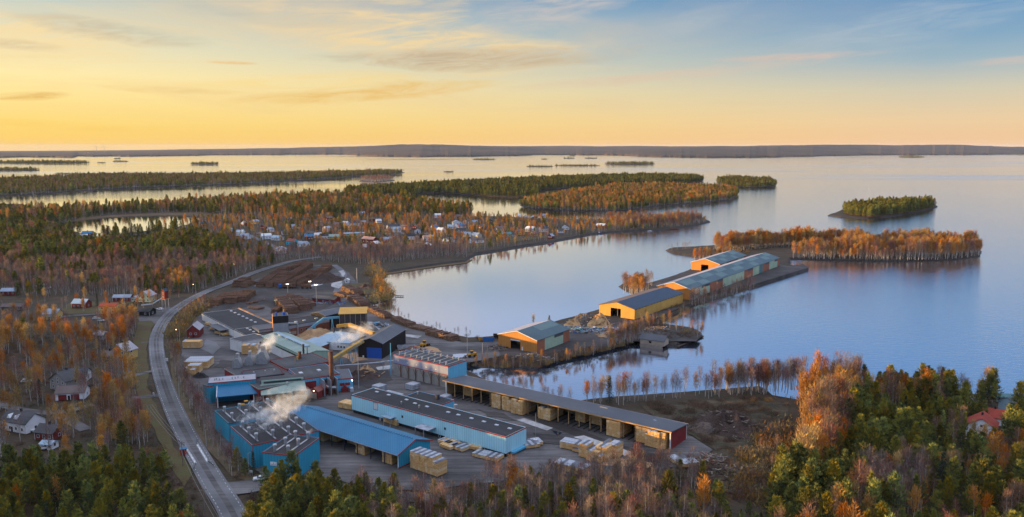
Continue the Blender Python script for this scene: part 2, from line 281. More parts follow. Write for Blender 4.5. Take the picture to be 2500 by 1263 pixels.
# ------------------------------------------------------------ mesh building
class MB:
    def __init__(s): s.v = []; s.f = []; s.m = []
    def quad(s, *p, m=0):
        i = len(s.v); s.v += [tuple(q) for q in p]; s.f.append(tuple(range(i, i + len(p)))); s.m.append(m)
    def box(s, x0, x1, y0, y1, z0, z1, m=0):
        i = len(s.v)
        s.v += [(x0, y0, z0), (x1, y0, z0), (x1, y1, z0), (x0, y1, z0), (x0, y0, z1), (x1, y0, z1), (x1, y1, z1), (x0, y1, z1)]
        for f in ((3, 2, 1, 0), (4, 5, 6, 7), (0, 1, 5, 4), (1, 2, 6, 5), (2, 3, 7, 6), (3, 0, 4, 7)):
            s.f.append(tuple(i + k for k in f)); s.m.append(m)
        return s
    def tube(s, a, b, r0, r1=None, n=6, m=0, caps=True, mc=None):
        a = Vector(a); b = Vector(b); r1 = r0 if r1 is None else r1
        d = (b - a).normalized(); u = d.orthogonal().normalized(); v = d.cross(u); i = len(s.v)
        for c, r in ((a, r0), (b, r1)):
            for k in range(n):
                t = 2 * math.pi * k / n; s.v.append(tuple(c + (u * math.cos(t) + v * math.sin(t)) * r))
        for k in range(n):
            s.f.append((i + k, i + (k + 1) % n, i + n + (k + 1) % n, i + n + k)); s.m.append(m)
        if caps:
            mc = m if mc is None else mc
            s.f.append(tuple(i + k for k in reversed(range(n)))); s.f.append(tuple(i + n + k for k in range(n))); s.m += [mc, mc]
        return s
    def beam(s, a, b, wd, h, m=0):           # a box along a -> b
        a = Vector(a); b = Vector(b); d = (b - a).normalized()
        side = d.cross(Vector((0, 0, 1)));  side = side.normalized() if side.length > .01 else Vector((1, 0, 0))
        up = side.cross(d); i = len(s.v)
        for c in (a, b):
            for q in ((-1, -1), (1, -1), (1, 1), (-1, 1)): s.v.append(tuple(c + side * q[0] * wd / 2 + up * q[1] * h / 2))
        for f in ((3, 2, 1, 0), (4, 5, 6, 7), (0, 1, 5, 4), (1, 2, 6, 5), (2, 3, 7, 6), (3, 0, 4, 7)):
            s.f.append(tuple(i + k for k in f)); s.m.append(m)
        return s
    def prism(s, poly, axis, a, b, m=0):     # a 2-D outline pushed from a to b; axis 'x': outline is (y,z); 'y': (x,z); 'z': (x,y)
        g = {'x': lambda p, t: (t, p[0], p[1]), 'y': lambda p, t: (p[0], t, p[1]), 'z': lambda p, t: (p[0], p[1], t)}[axis]
        i = len(s.v); n = len(poly)
        s.v += [g(p, a) for p in poly] + [g(p, b) for p in poly]
        s.f.append(tuple(i + k for k in range(n))); s.f.append(tuple(i + n + k for k in reversed(range(n)))); s.m += [m, m]
        for k in range(n):
            s.f.append((i + k, i + n + k, i + n + (k + 1) % n, i + (k + 1) % n)); s.m.append(m)
        return s
    def wall(s, axis, pos, t, u0, u1, z0, z1, holes=(), m=0):   # wall in plane x=pos or y=pos with thickness t, holes (u0,u1,z0,z1)
        us = sorted({u0, u1, *[h[0] for h in holes], *[h[1] for h in holes]}); zs = sorted({z0, z1, *[h[2] for h in holes], *[h[3] for h in holes]})
        for a, b in zip(us, us[1:]):
            run = None
            for c, d in list(zip(zs, zs[1:])) + [(None, None)]:
                solid = c is not None and not any(h[0] < (a + b) / 2 < h[1] and h[2] < (c + d) / 2 < h[3] for h in holes)
                if solid: run = (run[0], d) if run else (c, d)
                elif run:
                    if axis == 'x': s.box(pos, pos + t, a, b, run[0], run[1], m)
                    else: s.box(a, b, pos, pos + t, run[0], run[1], m)
                    run = None
        return s
    def mesh(s, name, mats):
        me = bpy.data.meshes.new(name); me.from_pydata(s.v, [], s.f)
        for x in (mats if isinstance(mats, (list, tuple)) else [mats]): me.materials.append(M(x) if isinstance(x, str) else x)
        if any(s.m): me.polygons.foreach_set('material_index', s.m)
        me.update(); return me
    def build(s, name, mats, parent=None, loc=None, rz=None):
        o = bpy.data.objects.new(name, s.mesh(name, mats)); C.objects.link(o); o.parent = parent
        if loc is not None: o.location = loc
        if rz is not None: o.rotation_euler = (0, 0, rz)
        return o
def tag(o, label=None, cat=None, group=None, kind=None):
    if label: o['label'] = label
    if cat: o['category'] = cat
    if group: o['group'] = group
    if kind: o['kind'] = kind
    return o
def empty(name, label, cat, loc, rz=0.0, group=None):
    o = bpy.data.objects.new(name, None); o.empty_display_size = 1; C.objects.link(o); o.location = loc; o.rotation_euler = (0, 0, rz)
    return tag(o, label, cat, group)
def copy_tree(o, parent=None, loc=None, rz=None, label=None, group=None, scale=None):
    c = o.copy(); C.objects.link(c)
    if parent: c.parent = parent
    if loc is not None: c.location = loc
    if rz is not None: c.rotation_euler = (0, 0, rz)
    if scale is not None: c.scale = scale
    if label: c['label'] = label
    if group: c['group'] = group
    for ch in list(o.children): copy_tree(ch, c)
    return c
EXCL = []
def excl(pts, pad=2.0):
    cx = sum(p[0] for p in pts) / len(pts); cy = sum(p[1] for p in pts) / len(pts); q = []
    for p in pts:
        d = Vector((p[0] - cx, p[1] - cy)); L = max(d.length, .01); q.append((cx + d.x * (1 + pad / L), cy + d.y * (1 + pad / L)))
    EXCL.append((min(p[0] for p in q), max(p[0] for p in q), min(p[1] for p in q), max(p[1] for p in q), q))
def inside(x, y, poly):
    c = False; j = len(poly) - 1
    for i in range(len(poly)):
        xi, yi = poly[i][0], poly[i][1]; xj, yj = poly[j][0], poly[j][1]
        if (yi > y) != (yj > y) and x < (xj - xi) * (y - yi) / (yj - yi) + xi: c = not c
        j = i
    return c
def blocked(x, y):
    for a, b, c, d, q in EXCL:
        if a < x < b and c < y < d and inside(x, y, q): return True
    return False
def site(name, label, cat, A, B, h, D=None, Cc=None, group=None, pad=2.5, z0=GZ):
    """a building frame: A, B = left and right end of its near top edge (photo px), h = that edge's height; local x runs A->B, y away from us"""
    a = P(A[0], A[1], z0 + h); b = P(B[0], B[1], z0 + h); v = (b - a).xy; L = v.length; rz = math.atan2(v.y, v.x)
    if Cc is not None: c = P(Cc[0], Cc[1], z0 + h); D = (c - b).xy.dot(Vector((-math.sin(rz), math.cos(rz))))
    e = empty(name, label, cat, (a.x, a.y, z0), rz, group)
    u = Vector((math.cos(rz), math.sin(rz))); n_ = Vector((-u.y, u.x)); o = a.xy
    if D: excl([o, o + u * L, o + u * L + n_ * D, o + n_ * D], pad)
    return e, L, D

# ------------------------------------------------------------ land and water
def refine(pts, step, amp, seed):
    out = []
    for i, a in enumerate(pts):
        b = pts[(i + 1) % len(pts)]; d = b - a; L = d.length; k = max(1, min(60, int(L / step))); nn = Vector((-d.y, d.x)) / max(L, .01)
        for j in range(k):
            p = a + d * j / k
            o = 0 if j == 0 else (noise.noise(Vector((p.x / (step * 2.1), p.y / (step * 2.1), seed))) * amp)
            out.append(p + nn * o)
    return out
def tess(pts2, z):
    return [tuple(reversed(t)) if False else t for t in tessellate_polygon([[Vector((p.x, p.y, 0)) for p in pts2]])]
def land(name, px, top=GZ, m='forest_floor', step=8.0, amp=2.0, inset=4.0, kind='structure', world=False, label=None):
    pts = [Vector(p) for p in px] if world else [P(*p).xy for p in px]
    area = sum(pts[i].x * pts[(i + 1) % len(pts)].y - pts[(i + 1) % len(pts)].x * pts[i].y for i in range(len(pts)))
    if area < 0: pts.reverse()
    out = refine(pts, step, amp, len(pts)); n = len(out); inn = []
    for i in range(n):
        d = (out[(i + 1) % n] - out[i - 1]).normalized(); inn.append(out[i] + Vector((-d.y, d.x)) * inset)
    mb = MB()
    for p in out: mb.v.append((p.x, p.y, -.8 - drop(p.length)))
    for p in inn: mb.v.append((p.x, p.y, top - drop(p.length) + noise.noise(Vector((p.x * .05, p.y * .05, 0))) * .3))
    for i in range(n):
        j = (i + 1) % n; mb.f.append((i, j, n + j, n + i)); mb.m.append(1)
    for t in tess(inn, top): mb.f.append(tuple(n + k for k in t)); mb.m.append(0)
    o = mb.build(name, [m, 'shore_rock']); tag(o, label, None, None, kind)
    # make the top face upward
    me = o.data
    flip = [p.index for p in me.polygons if p.normal.z < 0]
    if flip:
        import bmesh
        bm = bmesh.new(); bm.from_mesh(me); bm.faces.ensure_lookup_table()
        bmesh.ops.reverse_faces(bm, faces=[bm.faces[i] for i in flip]); bm.to_mesh(me); bm.free()
    return out
def sheet(name, px, z, m, step=5.0, amp=.8, world=False, kind='structure', ex=False, label=None, zp=GZ):
    pts = [Vector(p) for p in px] if world else [P(p[0], p[1], zp).xy for p in px]
    out = refine(pts, step, amp, len(pts) + .5); mb = MB()
    for p in out: mb.v.append((p.x, p.y, z - drop(p.length)))
    for t in tess(out, z):
        a, b, c = (out[k] for k in t)
        if (b - a).cross(c - a) < 0: t = (t[0], t[2], t[1])
        mb.f.append(tuple(t)); mb.m.append(0)
    if ex: excl(pts, 0)
    return tag(mb.build(name, m), label, None, None, kind)
def ribbon(name, px, wd, z, m, pad=2.0, kind='structure', dash=None, world=False):
    pts = [Vector(p) for p in px] if world else [P(p[0], p[1], GZ).xy for p in px]
    fine = []
    for i in range(len(pts) - 1):                         # Catmull-Rom
        p0 = pts[max(i - 1, 0)]; p1 = pts[i]; p2 = pts[i + 1]; p3 = pts[min(i + 2, len(pts) - 1)]
        for k in range(8):
            t = k / 8; fine.append(.5 * ((2 * p1) + (p2 - p0) * t + (2 * p0 - 5 * p1 + 4 * p2 - p3) * t * t + (3 * p1 - p0 - 3 * p2 + p3) * t ** 3))
    fine.append(pts[-1]); mb = MB(); prev = None
    ws = wd if isinstance(wd, (list, tuple)) else (wd, wd)
    for i, p in enumerate(fine):
        d = (fine[min(i + 1, len(fine) - 1)] - fine[max(i - 1, 0)]).normalized(); nn = Vector((-d.y, d.x))
        ww = ws[0] + (ws[1] - ws[0]) * i / len(fine)
        l = p + nn * ww / 2; r = p - nn * ww / 2
        if prev:
            mb.quad((prev[1].x, prev[1].y, z), (r.x, r.y, z), (l.x, l.y, z), (prev[0].x, prev[0].y, z))
            if pad is not None:
                u = nn * pad; EXCL.append((min(prev[0].x, prev[1].x, l.x, r.x) - pad, max(prev[0].x, prev[1].x, l.x, r.x) + pad, min(prev[0].y, prev[1].y, l.y, r.y) - pad, max(prev[0].y, prev[1].y, l.y, r.y) + pad,
                    [tuple(prev[0] + u), tuple(prev[1] - u), tuple(r - u), tuple(l + u)]))
        prev = (l, r)
    tag(mb.build(name, m), None, None, None, kind)
    return fine

# the lake: a curved sheet to beyond the horizon, with a lake bed under it kept out (opaque water)
mb = MB(); rings = [0, 60, 150, 300, 500, 800, 1200, 1800, 2600, 3600, 5000, 7000, 9500, 12500, 16000, 20000, 25000, 31000, 38000, 46000]; na = 90
for r in rings:
    for k in range(na):
        t = 2 * math.pi * k / na; mb.v.append((r * math.cos(t), r * math.sin(t), -drop(r)))
for i in range(len(rings) - 1):
    for k in range(na):
        a = i * na + k; b = i * na + (k + 1) % na; mb.f.append((a, a + na, b + na, b)); mb.m.append(0)
lake = mb.build('lake_water', 'water'); tag(lake, kind='structure')

MAIN = [(2720, 1010), (2560, 990), (2420, 968), (2300, 962), (2150, 958), (2020, 950), (1965, 950), (1935, 980), (1900, 972), (1880, 955), (1850, 946), (1780, 952), (1700, 957), (1600, 964), (1500, 971), (1440, 977), (1380, 985), (1310, 978),
        (1240, 950), (1180, 922), (1140, 900), (1150, 893), (1200, 897), (1260, 900), (1320, 897), (1350, 886), (1395, 874), (1440, 868), (1480, 857), (1520, 842), (1556, 834), (1600, 842), (1655, 850), (1672, 842), (1722, 824), (1716, 812),
        (1690, 803), (1650, 798), (1618, 795), (1612, 786), (1640, 776), (1672, 758), (1700, 748), (1750, 733), (1800, 718), (1838, 706), (1975, 656), (1966, 650), (1935, 652), (1932, 634), (1990, 635), (2060, 637), (2150, 639), (2280, 637), (2345, 634), (2396, 627),
        (2400, 614), (2385, 604), (2300, 598), (2200, 592), (2130, 596), (2040, 590), (1960, 588), (1900, 590), (1850, 593), (1780, 597), (1725, 603), (1690, 605), (1640, 607), (1622, 612), (1640, 620), (1680, 626), (1712, 630), (1700, 645), (1686, 657), (1660, 668),
        (1620, 682), (1575, 695), (1530, 690), (1506, 700), (1518, 708), (1545, 719), (1562, 730), (1520, 745), (1462, 757), (1414, 771), (1359, 785), (1300, 805), (1215, 823), (1180, 826), (1150, 828), (1110, 820), (1080, 810), (1040, 800), (1000, 788), (960, 768),
        (935, 757), (920, 750), (910, 742), (942, 735), (965, 726), (968, 718), (955, 710), (938, 700), (930, 690), (932, 676), (945, 668), (985, 661), (1040, 653), (1090, 646), (1140, 640), (1150, 632), (1170, 621), (1225, 613), (1290, 601), (1330, 596), (1380, 586),
        (1450, 573), (1520, 567), (1600, 563), (1650, 560), (1700, 552), (1737, 543), (1722, 534), (1680, 530), (1600, 536), (1500, 538), (1400, 538), (1340, 536), (1270, 532), (1200, 530), (1152, 531), (1150, 512), (1130, 502), (1070, 497), (1000, 490), (900, 486), (840, 476), (700, 479), (600, 484), (450, 496), (250, 512), (80, 514), (60, 500), (-300, 500), (-1500, 560)]
OUT_MAIN = land('ground', MAIN + [(-1500, 800)] , world=False, step=9, amp=2.5) if False else None
wm = [P(*p).xy for p in MAIN]; wm += [Vector((-1100, 500)), Vector((-700, -120)), Vector((600, -120)), Vector((620, 200))]
OUT_MAIN = land('ground', [tuple(p) for p in wm], world=True, step=9, amp=2.2)
FAR = {  # other lands: waterline outlines in photo px
 'dark_point': [(838, 471), (880, 479), (960, 477), (1060, 471), (1120, 474), (1200, 480), (1270, 483), (1312, 481), (1322, 463), (1420, 458), (1520, 453), (1620, 449), (1705, 444), (1719, 440), (1700, 434), (1600, 431), (1480, 433), (1300, 440), (1100, 450), (960, 458), (850, 465)],
 'mid': [(1268, 502), (1300, 511), (1400, 515), (1500, 516), (1560, 510), (1604, 503), (1700, 497), (1780, 489), (1800, 481), (1803, 473), (1780, 464), (1700, 458), (1600, 455), (1500, 458), (1385, 474), (1330, 488), (1280, 494)],
 'round': [(1749, 446), (1762, 455), (1830, 459), (1888, 457), (1897, 451), (1880, 442), (1800, 438), (1757, 440)],
 'green': [(2018, 527), (2050, 532), (2120, 534), (2180, 529), (2230, 520), (2285, 509), (2291, 504), (2270, 499), (2200, 498), (2100, 505), (2050, 514), (2040, 519)],
 'leftlong': [(-700, 500), (60, 476), (150, 470), (300, 460), (450, 455), (600, 449), (750, 440), (850, 433), (960, 427), (989, 422), (940, 420), (800, 424), (600, 428), (400, 430), (250, 430), (120, 436), (0, 441), (-700, 448)],
 'tuft': [(876, 443), (920, 445), (965, 441), (940, 436), (890, 437)]}
for k, v in FAR.items(): land('island' if k in ('round', 'green', 'mid', 'tuft') else 'headland', v, step=14, amp=3)
ISL = [(-30, 222, 399, 12), (-30, 100, 417, 10), (130, 262, 426, 6), (277, 295, 389, 4), (274, 314, 396, 5), (236, 258, 399, 3), (465, 536, 402, 8), (1153, 1210, 391, 5), (1284, 1352, 408, 6), (1352, 1466, 406, 6), (1475, 1601, 402, 9), (1320, 1338, 390, 3), (1375, 1404, 388, 4), (1389, 1405, 382, 3), (1427, 1459, 388, 4), (2194, 2259, 385, 5), (1082, 1108, 421, 3), (645, 742, 378, 2), (2480, 2560, 380, 3), (100, 185, 385, 3)]
ISLP = []
for x0, x1, y, th in ISL:
    n_ = 14; px = []
    for k in range(n_):
        t = 2 * math.pi * k / n_; px.append(((x0 + x1) / 2 + (x1 - x0) / 2 * math.cos(t), y - .9 - math.sin(t) * max(.9, th * .18)))
    land('island', px, step=30, amp=4, inset=5, top=1.5); ISLP.append((px, th))

# far shore and its hills: terrain running from the shoreline to beyond the horizon
def far_shore():
    sh = [(-900, 383), (0, 386), (60, 384), (180, 386), (190, 382), (300, 383), (440, 381), (560, 379), (740, 378), (842, 378), (870, 380), (980, 384), (1150, 383), (1250, 381), (1310, 379), (1420, 379), (1500, 380), (1600, 384), (1740, 386), (1900, 385), (2000, 382), (2100, 380), (2240, 379), (2360, 379), (2500, 377), (3400, 378)]
    cols = 620; rows = 46; mb = MB()
    for i in range(cols):
        px = -900 + 4300 * i / (cols - 1)
        for a, b in zip(sh, sh[1:]):
            if a[0] <= px <= b[0]: y = a[1] + (b[1] - a[1]) * (px - a[0]) / (b[0] - a[0])
        y += noise.noise(Vector((px * .02, 0, 5))) * 1.1 + noise.noise(Vector((px * .09, 0, 2))) * .5
        s = P(px, y); D0 = s.xy.length; u = s.xy.normalized()
        for j in range(rows):
            t = j / (rows - 1); D = D0 + (38000 - D0) * t ** 1.7; q = u * D
            h = (noise.noise(Vector((q.x / 5200, q.y / 3800, 1))) * .5 + .5) * 150 + noise.noise(Vector((q.x / 1700, q.y / 1300, 3))) * 42 + noise.noise(Vector((q.x / 500, q.y / 400, 7))) * 10
            side = min(1, max(0, (px - 80) / 1000)); side = side * side * (3 - 2 * side)
            h = h * (.16 + .60 * side) + 62 * side
            rise = min(1, (D - D0) / 5200); rise = rise ** .8
            h = h * rise + min(14, (D - D0) * .35) + noise.noise(Vector((q.x / 60, q.y / 60, 7))) * 2.5 * min(1, (D - D0) / 60)
            if j == 0: h = -1
            mb.v.append((q.x, q.y, h - drop(D)))
    for i in range(cols - 1):
        for j in range(rows - 1):
            a = i * rows + j; mb.f.append((a, a + rows, a + rows + 1, a + 1)); mb.m.append(0)
    tag(mb.build('hills', 'far_land'), kind='structure')
far_shore()

# pond and inlet sheets lying in the mainland
sheet('pond_water', [(125, 549), (190, 541), (260, 534), (340, 530), (440, 529), (490, 534), (460, 548), (420, 558), (360, 564), (290, 572), (235, 580), (195, 570), (160, 560)], GZ + .35, 'water', step=14, amp=2, ex=True)
sheet('reed_bed', [(180, 541), (260, 532), (340, 528), (440, 527), (520, 530), (560, 526), (500, 519), (400, 520), (280, 526), (200, 532)], GZ + .40, 'reed', step=14, amp=2)
sheet('reed_bed', [(930, 676), (945, 671), (985, 664), (1040, 656), (1090, 649), (1140, 643), (1154, 634), (1100, 632), (1000, 640), (930, 652)], .30, 'reed', step=9, amp=2, ex=True, zp=.3)
# yard, gravel, roads
sheet('gravel_yard', [(440, 900), (445, 840), (478, 778), (520, 742), (560, 716), (610, 690), (680, 660), (780, 648), (850, 664), (880, 700), (900, 745), (960, 782), (1050, 812), (1130, 838), (1212, 836), (1240, 868), (1180, 880), (1120, 893), (1150, 925), (1300, 990), (1500, 1040), (1690, 1068), (1740, 1100), (1700, 1132), (1600, 1150), (1450, 1165), (1350, 1160), (1200, 1180), (1050, 1200), (900, 1195), (780, 1165), (650, 1165), (560, 1110), (505, 1010), (470, 950)], GZ + .36, 'gravel', step=8, amp=1.5, ex=True)
sheet('dark_ground', [(560, 716), (680, 660), (780, 650), (840, 690), (850, 730), (780, 760), (700, 770), (640, 745), (540, 760), (500, 762)], GZ + .42, 'dark_gravel', step=8, amp=2.5)
sheet('dark_ground', [(830, 890), (930, 880), (960, 930), (900, 950), (840, 935)], GZ + .41, 'dark_gravel', step=6, amp=2)
sheet('dark_ground', [(1220, 872), (1330, 882), (1440, 858), (1540, 835), (1700, 835), (1712, 820), (1600, 800), (1590, 785), (1660, 752), (1600, 745), (1450, 772), (1380, 788), (1216, 830), (1210, 845)], GZ + .37, 'dark_gravel', step=7, amp=1.5, ex=False)
sheet('dark_ground', [(1560, 735), (1700, 725), (1830, 695), (1960, 655), (1920, 650), (1850, 632), (1700, 655), (1600, 690)], GZ + .37, 'dark_gravel', step=8, amp=1.5, ex=True)
sheet('clearing_ground', [(1560, 985), (1700, 976), (1850, 968), (1925, 990), (1945, 1080), (1900, 1150), (1870, 1240), (1760, 1200), (1720, 1130), (1745, 1100), (1690, 1065), (1600, 1020)], GZ + .33, 'clearing', step=8, amp=2, ex=True)
sheet('grass_field', [(170, 740), (330, 735), (330, 760), (140, 770)], GZ + .33, 'grass', step=8, amp=2)
sheet('grass_field', [(1140, 604), (1240, 594), (1370, 576), (1240, 580), (1130, 594)], GZ + .33, 'grass', step=9, amp=2)
sheet('grass_field', [(800, 700), (900, 690), (925, 715), (880, 722), (830, 715)], GZ + .39, 'grass', step=6, amp=2)
sheet('verge_grass', [(340, 785), (395, 770), (372, 800), (358, 850), (362, 950), (385, 1000), (420, 1080), (470, 1160), (450, 1190), (400, 1100), (345, 1000), (325, 900), (325, 830)], GZ + .34, 'grass', step=6, amp=1.5, ex=True)
sheet('verge_grass', [(415, 860), (420, 940), (450, 1010), (500, 1090), (560, 1160), (640, 1190), (640, 1165), (545, 1110), (500, 1020), (455, 930), (430, 860)], GZ + .345, 'verge', step=6, amp=1)
ROADC = [(590, 1300), (560, 1240), (528, 1190), (492, 1130), (456, 1066), (424, 1000), (398, 930), (384, 870), (384, 820), (408, 775), (450, 742), (500, 715), (560, 692), (620, 667), (680, 648), (722, 637), (790, 628)]
rc = ribbon('road', ROADC, (8.6, 7.6), GZ + .46, 'asphalt')
ribbon('road', [(545, 1198), (610, 1190), (660, 1184), (740, 1190), (860, 1200), (1000, 1216), (1100, 1222)], (12, 6), GZ + .44, 'gravel', pad=1)
ribbon('road', [(395, 790), (370, 772), (330, 762), (290, 765), (180, 772), (150, 775)], (9, 5), GZ + .45, 'gravel', pad=1)
sheet('gravel_yard', [(325, 762), (405, 752), (430, 752), (400, 772), (390, 784), (340, 786)], GZ + .43, 'gravel', step=5, amp=.6, ex=True)
ribbon('path', [(385, 905), (340, 915), (300, 925)], 4, GZ + .4, 'gravel', pad=1)
ribbon('path', [(400, 968), (360, 970), (250, 985), (180, 1003), (120, 1010), (40, 1000), (-20, 980)], 5, GZ + .4, 'gravel', pad=1)
ribbon('path', [(150, 1018), (190, 1040), (210, 1052)], 5, GZ + .39, 'gravel', pad=1)
ribbon('path', [(375, 835), (345, 838)], 3, GZ + .4, 'gravel', pad=1)
ribbon('road', [(588, 560), (600, 570), (620, 580), (645, 592), (690, 612)], 7, GZ + .44, 'asphalt', pad=3)
ribbon('road', [(950, 560), (1000, 575), (1080, 590), (1160, 596)], 6, GZ + .44, 'asphalt', pad=2)
ribbon('road', [(215, 596), (225, 580), (232, 570)], 7, GZ + .44, 'asphalt', pad=2)
ribbon('yard_road', [(745, 660), (815, 690), (850, 726), (900, 762), (950, 790), (1020, 822), (1090, 845), (1150, 850), (1215, 838)], (9, 9), GZ + .47, 'gravel', pad=1)
ribbon('yard_road', [(815, 648), (838, 668), (828, 700), (822, 715)], (6, 6), GZ + .48, 'asphalt', pad=0)
ribbon('yard_road', [(1120, 960), (1270, 1008), (1400, 1056), (1520, 1100), (1640, 1130)], (6, 7), GZ + .47, 'dark_gravel', pad=0)
sheet('spilled_lime', [(757, 701), (768, 692), (786, 668), (798, 664), (792, 680), (785, 697), (770, 700)], GZ + .52, 'pale_dust', step=3, amp=2, kind='structure')
sheet('spilled_lime', [(808, 700), (818, 684), (832, 683), (836, 696), (826, 706)], GZ + .52, 'pale_dust', step=3, amp=2)
sheet('spilled_lime', [(826, 664), (838, 661), (843, 668), (838, 680), (832, 668)], GZ + .53, 'pale_dust', step=3, amp=1)
for px in ([(990, 818), (1030, 822), (1020, 828), (992, 824)], [(915, 798), (935, 808), (928, 810)], [(620, 700), (640, 696), (632, 702)], [(918, 899), (958, 894), (950, 904), (922, 906)]):
    sheet('pale_patch', px, GZ + .53, 'pale_dust', step=3, amp=1)
sheet('concrete_strip', [(1260, 1028), (1280, 1024), (1350, 1048), (1335, 1054)], GZ + .52, 'pale_dust', step=6, amp=.2)
sheet('concrete_strip', [(1400, 1070), (1425, 1066), (1545, 1108), (1525, 1116)], GZ + .52, 'pale_dust', step=6, amp=.2)
for px, m_ in (([(700, 960), (760, 955), (800, 975), (740, 985)], 'dark_gravel'), ([(835, 868), (870, 862), (900, 880), (860, 890)], 'chips'), ([(1160, 1000), (1230, 1012), (1260, 1030), (1190, 1020)], 'dark_gravel'), ([(1300, 1060), (1380, 1070), (1400, 1090), (1320, 1085)], 'dark_gravel'), ([(540, 880), (600, 890), (570, 905), (520, 900)], 'dark_gravel'),
        ([(1000, 845), (1060, 850), (1080, 862), (1010, 860)], 'chips'), ([(560, 790), (590, 800), (640, 780), (600, 768)], 'dark_gravel'), ([(505, 830), (540, 850), (520, 870), (490, 850)], 'asphalt'), ([(1480, 1120), (1600, 1135), (1580, 1148), (1470, 1140)], 'chips')):
    sheet('ground_patch', px, GZ + .535 + rnd.random() * .03, m_, step=4, amp=2.6)
for k, px in enumerate(([(905, 815), (935, 820), (925, 826), (902, 822)], [(1105, 868), (1140, 866), (1145, 874), (1112, 876)], [(1225, 1045), (1262, 1052), (1248, 1060), (1218, 1052)], [(688, 928), (706, 932), (700, 938), (684, 936)], [(1345, 1052), (1372, 1060), (1360, 1066)], [(742, 1120), (776, 1132), (762, 1140), (738, 1130)], [(1030, 1122), (1060, 1128), (1050, 1136)])):
    sheet('puddle_water', px, GZ + .60 + .004 * k, 'water', step=3, amp=1.2)
ribbon('road_wear', [(x - 3, y) for x, y in ROADC], 1.1, GZ + .468, 'gravel', pad=None); ribbon('road_wear', [(x + 4, y) for x, y in ROADC], 1.1, GZ + .469, 'gravel', pad=None)
# road paint
def dashes(path, offs, L, gap, wd, name='road_marking'):
    mb = MB(); acc = 0; on = True
    for a, b in zip(path, path[1:]):
        d = (b - a).normalized(); nn = Vector((-d.y, d.x)); a2 = a + nn * offs; b2 = b + nn * offs
        mbL = (b - a).length
        k = 0
        while k < mbL:
            acc += min(.8, mbL - k); c = a2 + d * k; e = a2 + d * min(mbL, k + .8); k += .8
            if (acc % (L + gap)) < L:
                mb.quad((c.x - nn.x * wd / 2, c.y - nn.y * wd / 2, GZ + .50), (e.x - nn.x * wd / 2, e.y - nn.y * wd / 2, GZ + .50), (e.x + nn.x * wd / 2, e.y + nn.y * wd / 2, GZ + .50), (c.x + nn.x * wd / 2, c.y + nn.y * wd / 2, GZ + .50))
    tag(mb.build(name, 'paint'), kind='structure')
dashes(rc, 3.3, 1.0, 2.0, .12); dashes(rc, -3.3, 1.0, 2.0, .12)

# ------------------------------------------------------------ building helpers (local frame: x along the near side, y away, z up from the ground)
def gable_hall(e, L, D, h, rise, ridge, wm_, rl, rr=None, holes=None, over=.5, front=True, gable_end=None, base=None):
    """walls with real openings and a two-sided roof. ridge 'x' or 'y' = direction of the ridge. holes = {'front':[..],'right':..}"""
    holes = holes or {}; t = .25; mb = MB()
    if front: mb.wall('y', 0, t, 0, L, 0, h, holes.get('front', ()))
    if gable_end != 'open_back': mb.wall('y', D - t, t, 0, L, 0, h, holes.get('back', ()))
    mb.wall('x', 0, t, t, D - t, 0, h, holes.get('left', ())); mb.wall('x', L - t, t, t, D - t, 0, h, holes.get('right', ()))
    if ridge == 'y':
        for a in (0, D - t): mb.prism([(0, h), (L, h), (L / 2, h + rise)], 'y', a, a + t)
    else:
        for a in (0, L - t): mb.prism([(0, h), (D, h), (D / 2, h + rise)], 'x', a, a + t)
    w_ = mb.build('wall', wm_, e)
    W_ = L if ridge == 'y' else D; Q = D if ridge == 'y' else L; k = rise / (W_ / 2); th = .22; roofs = []
    for s, mm in ((0, rl), (1, rr or rl)):
        a = -over if s == 0 else W_ + over; zz = h - k * over; mid = W_ / 2
        poly = [(a, zz + .02), (mid, h + rise + .02), (mid, h + rise + .02 + th), (a, zz + .02 + th)]
        roofs.append(MB().prism(poly, 'y' if ridge == 'y' else 'x', -over, Q + over).build('roof', mm, e))
    return w_, roofs
def roof_trim(e, L, D, h, m='trim_red', wd=.35, t=.12, over=0.0, name='roof_edge'):
    mb = MB(); o = over + t
    mb.box(-o, L + o, -o, -over, h - wd, h + .1); mb.box(-o, L + o, D + over, D + o, h - wd, h + .1)
    mb.box(-o, -over, -over, D + over, h - wd, h + .1); mb.box(L + over, L + o, -over, D + over, h - wd, h + .1)
    return mb.build(name, m, e)
def flat_box(e, L, D, h, wm_, rm, trim='trim_red', x0=0, y0=0, z0=0, holes=None, thick=.25):
    mb = MB(); holes = holes or {}; t = thick
    mb.wall('y', y0, t, x0, x0 + L, z0, h, holes.get('front', ())); mb.wall('y', y0 + D - t, t, x0, x0 + L, z0, h)
    mb.wall('x', x0, t, y0 + t, y0 + D - t, z0, h, holes.get('left', ())); mb.wall('x', x0 + L - t, t, y0 + t, y0 + D - t, z0, h, holes.get('right', ()))
    w_ = mb.build('wall', wm_, e)
    r = MB().box(x0 + t, x0 + L - t, y0 + t, y0 + D - t, h - .5, h - .12).build('roof', rm, e)
    if trim:
        mb = MB(); o = .1
        mb.box(x0 - o, x0 + L + o, y0 - o, y0 - .003, h - .4, h + .08); mb.box(x0 - o, x0 + L + o, y0 + D + .003, y0 + D + o, h - .4, h + .08)
        mb.box(x0 - o, x0 - .003, y0 - .003, y0 + D + .003, h - .4, h + .08); mb.box(x0 + L + .003, x0 + L + o, y0 - .003, y0 + D + .003, h - .4, h + .08)
        mb.build('roof_edge', trim, e)
    return w_, r
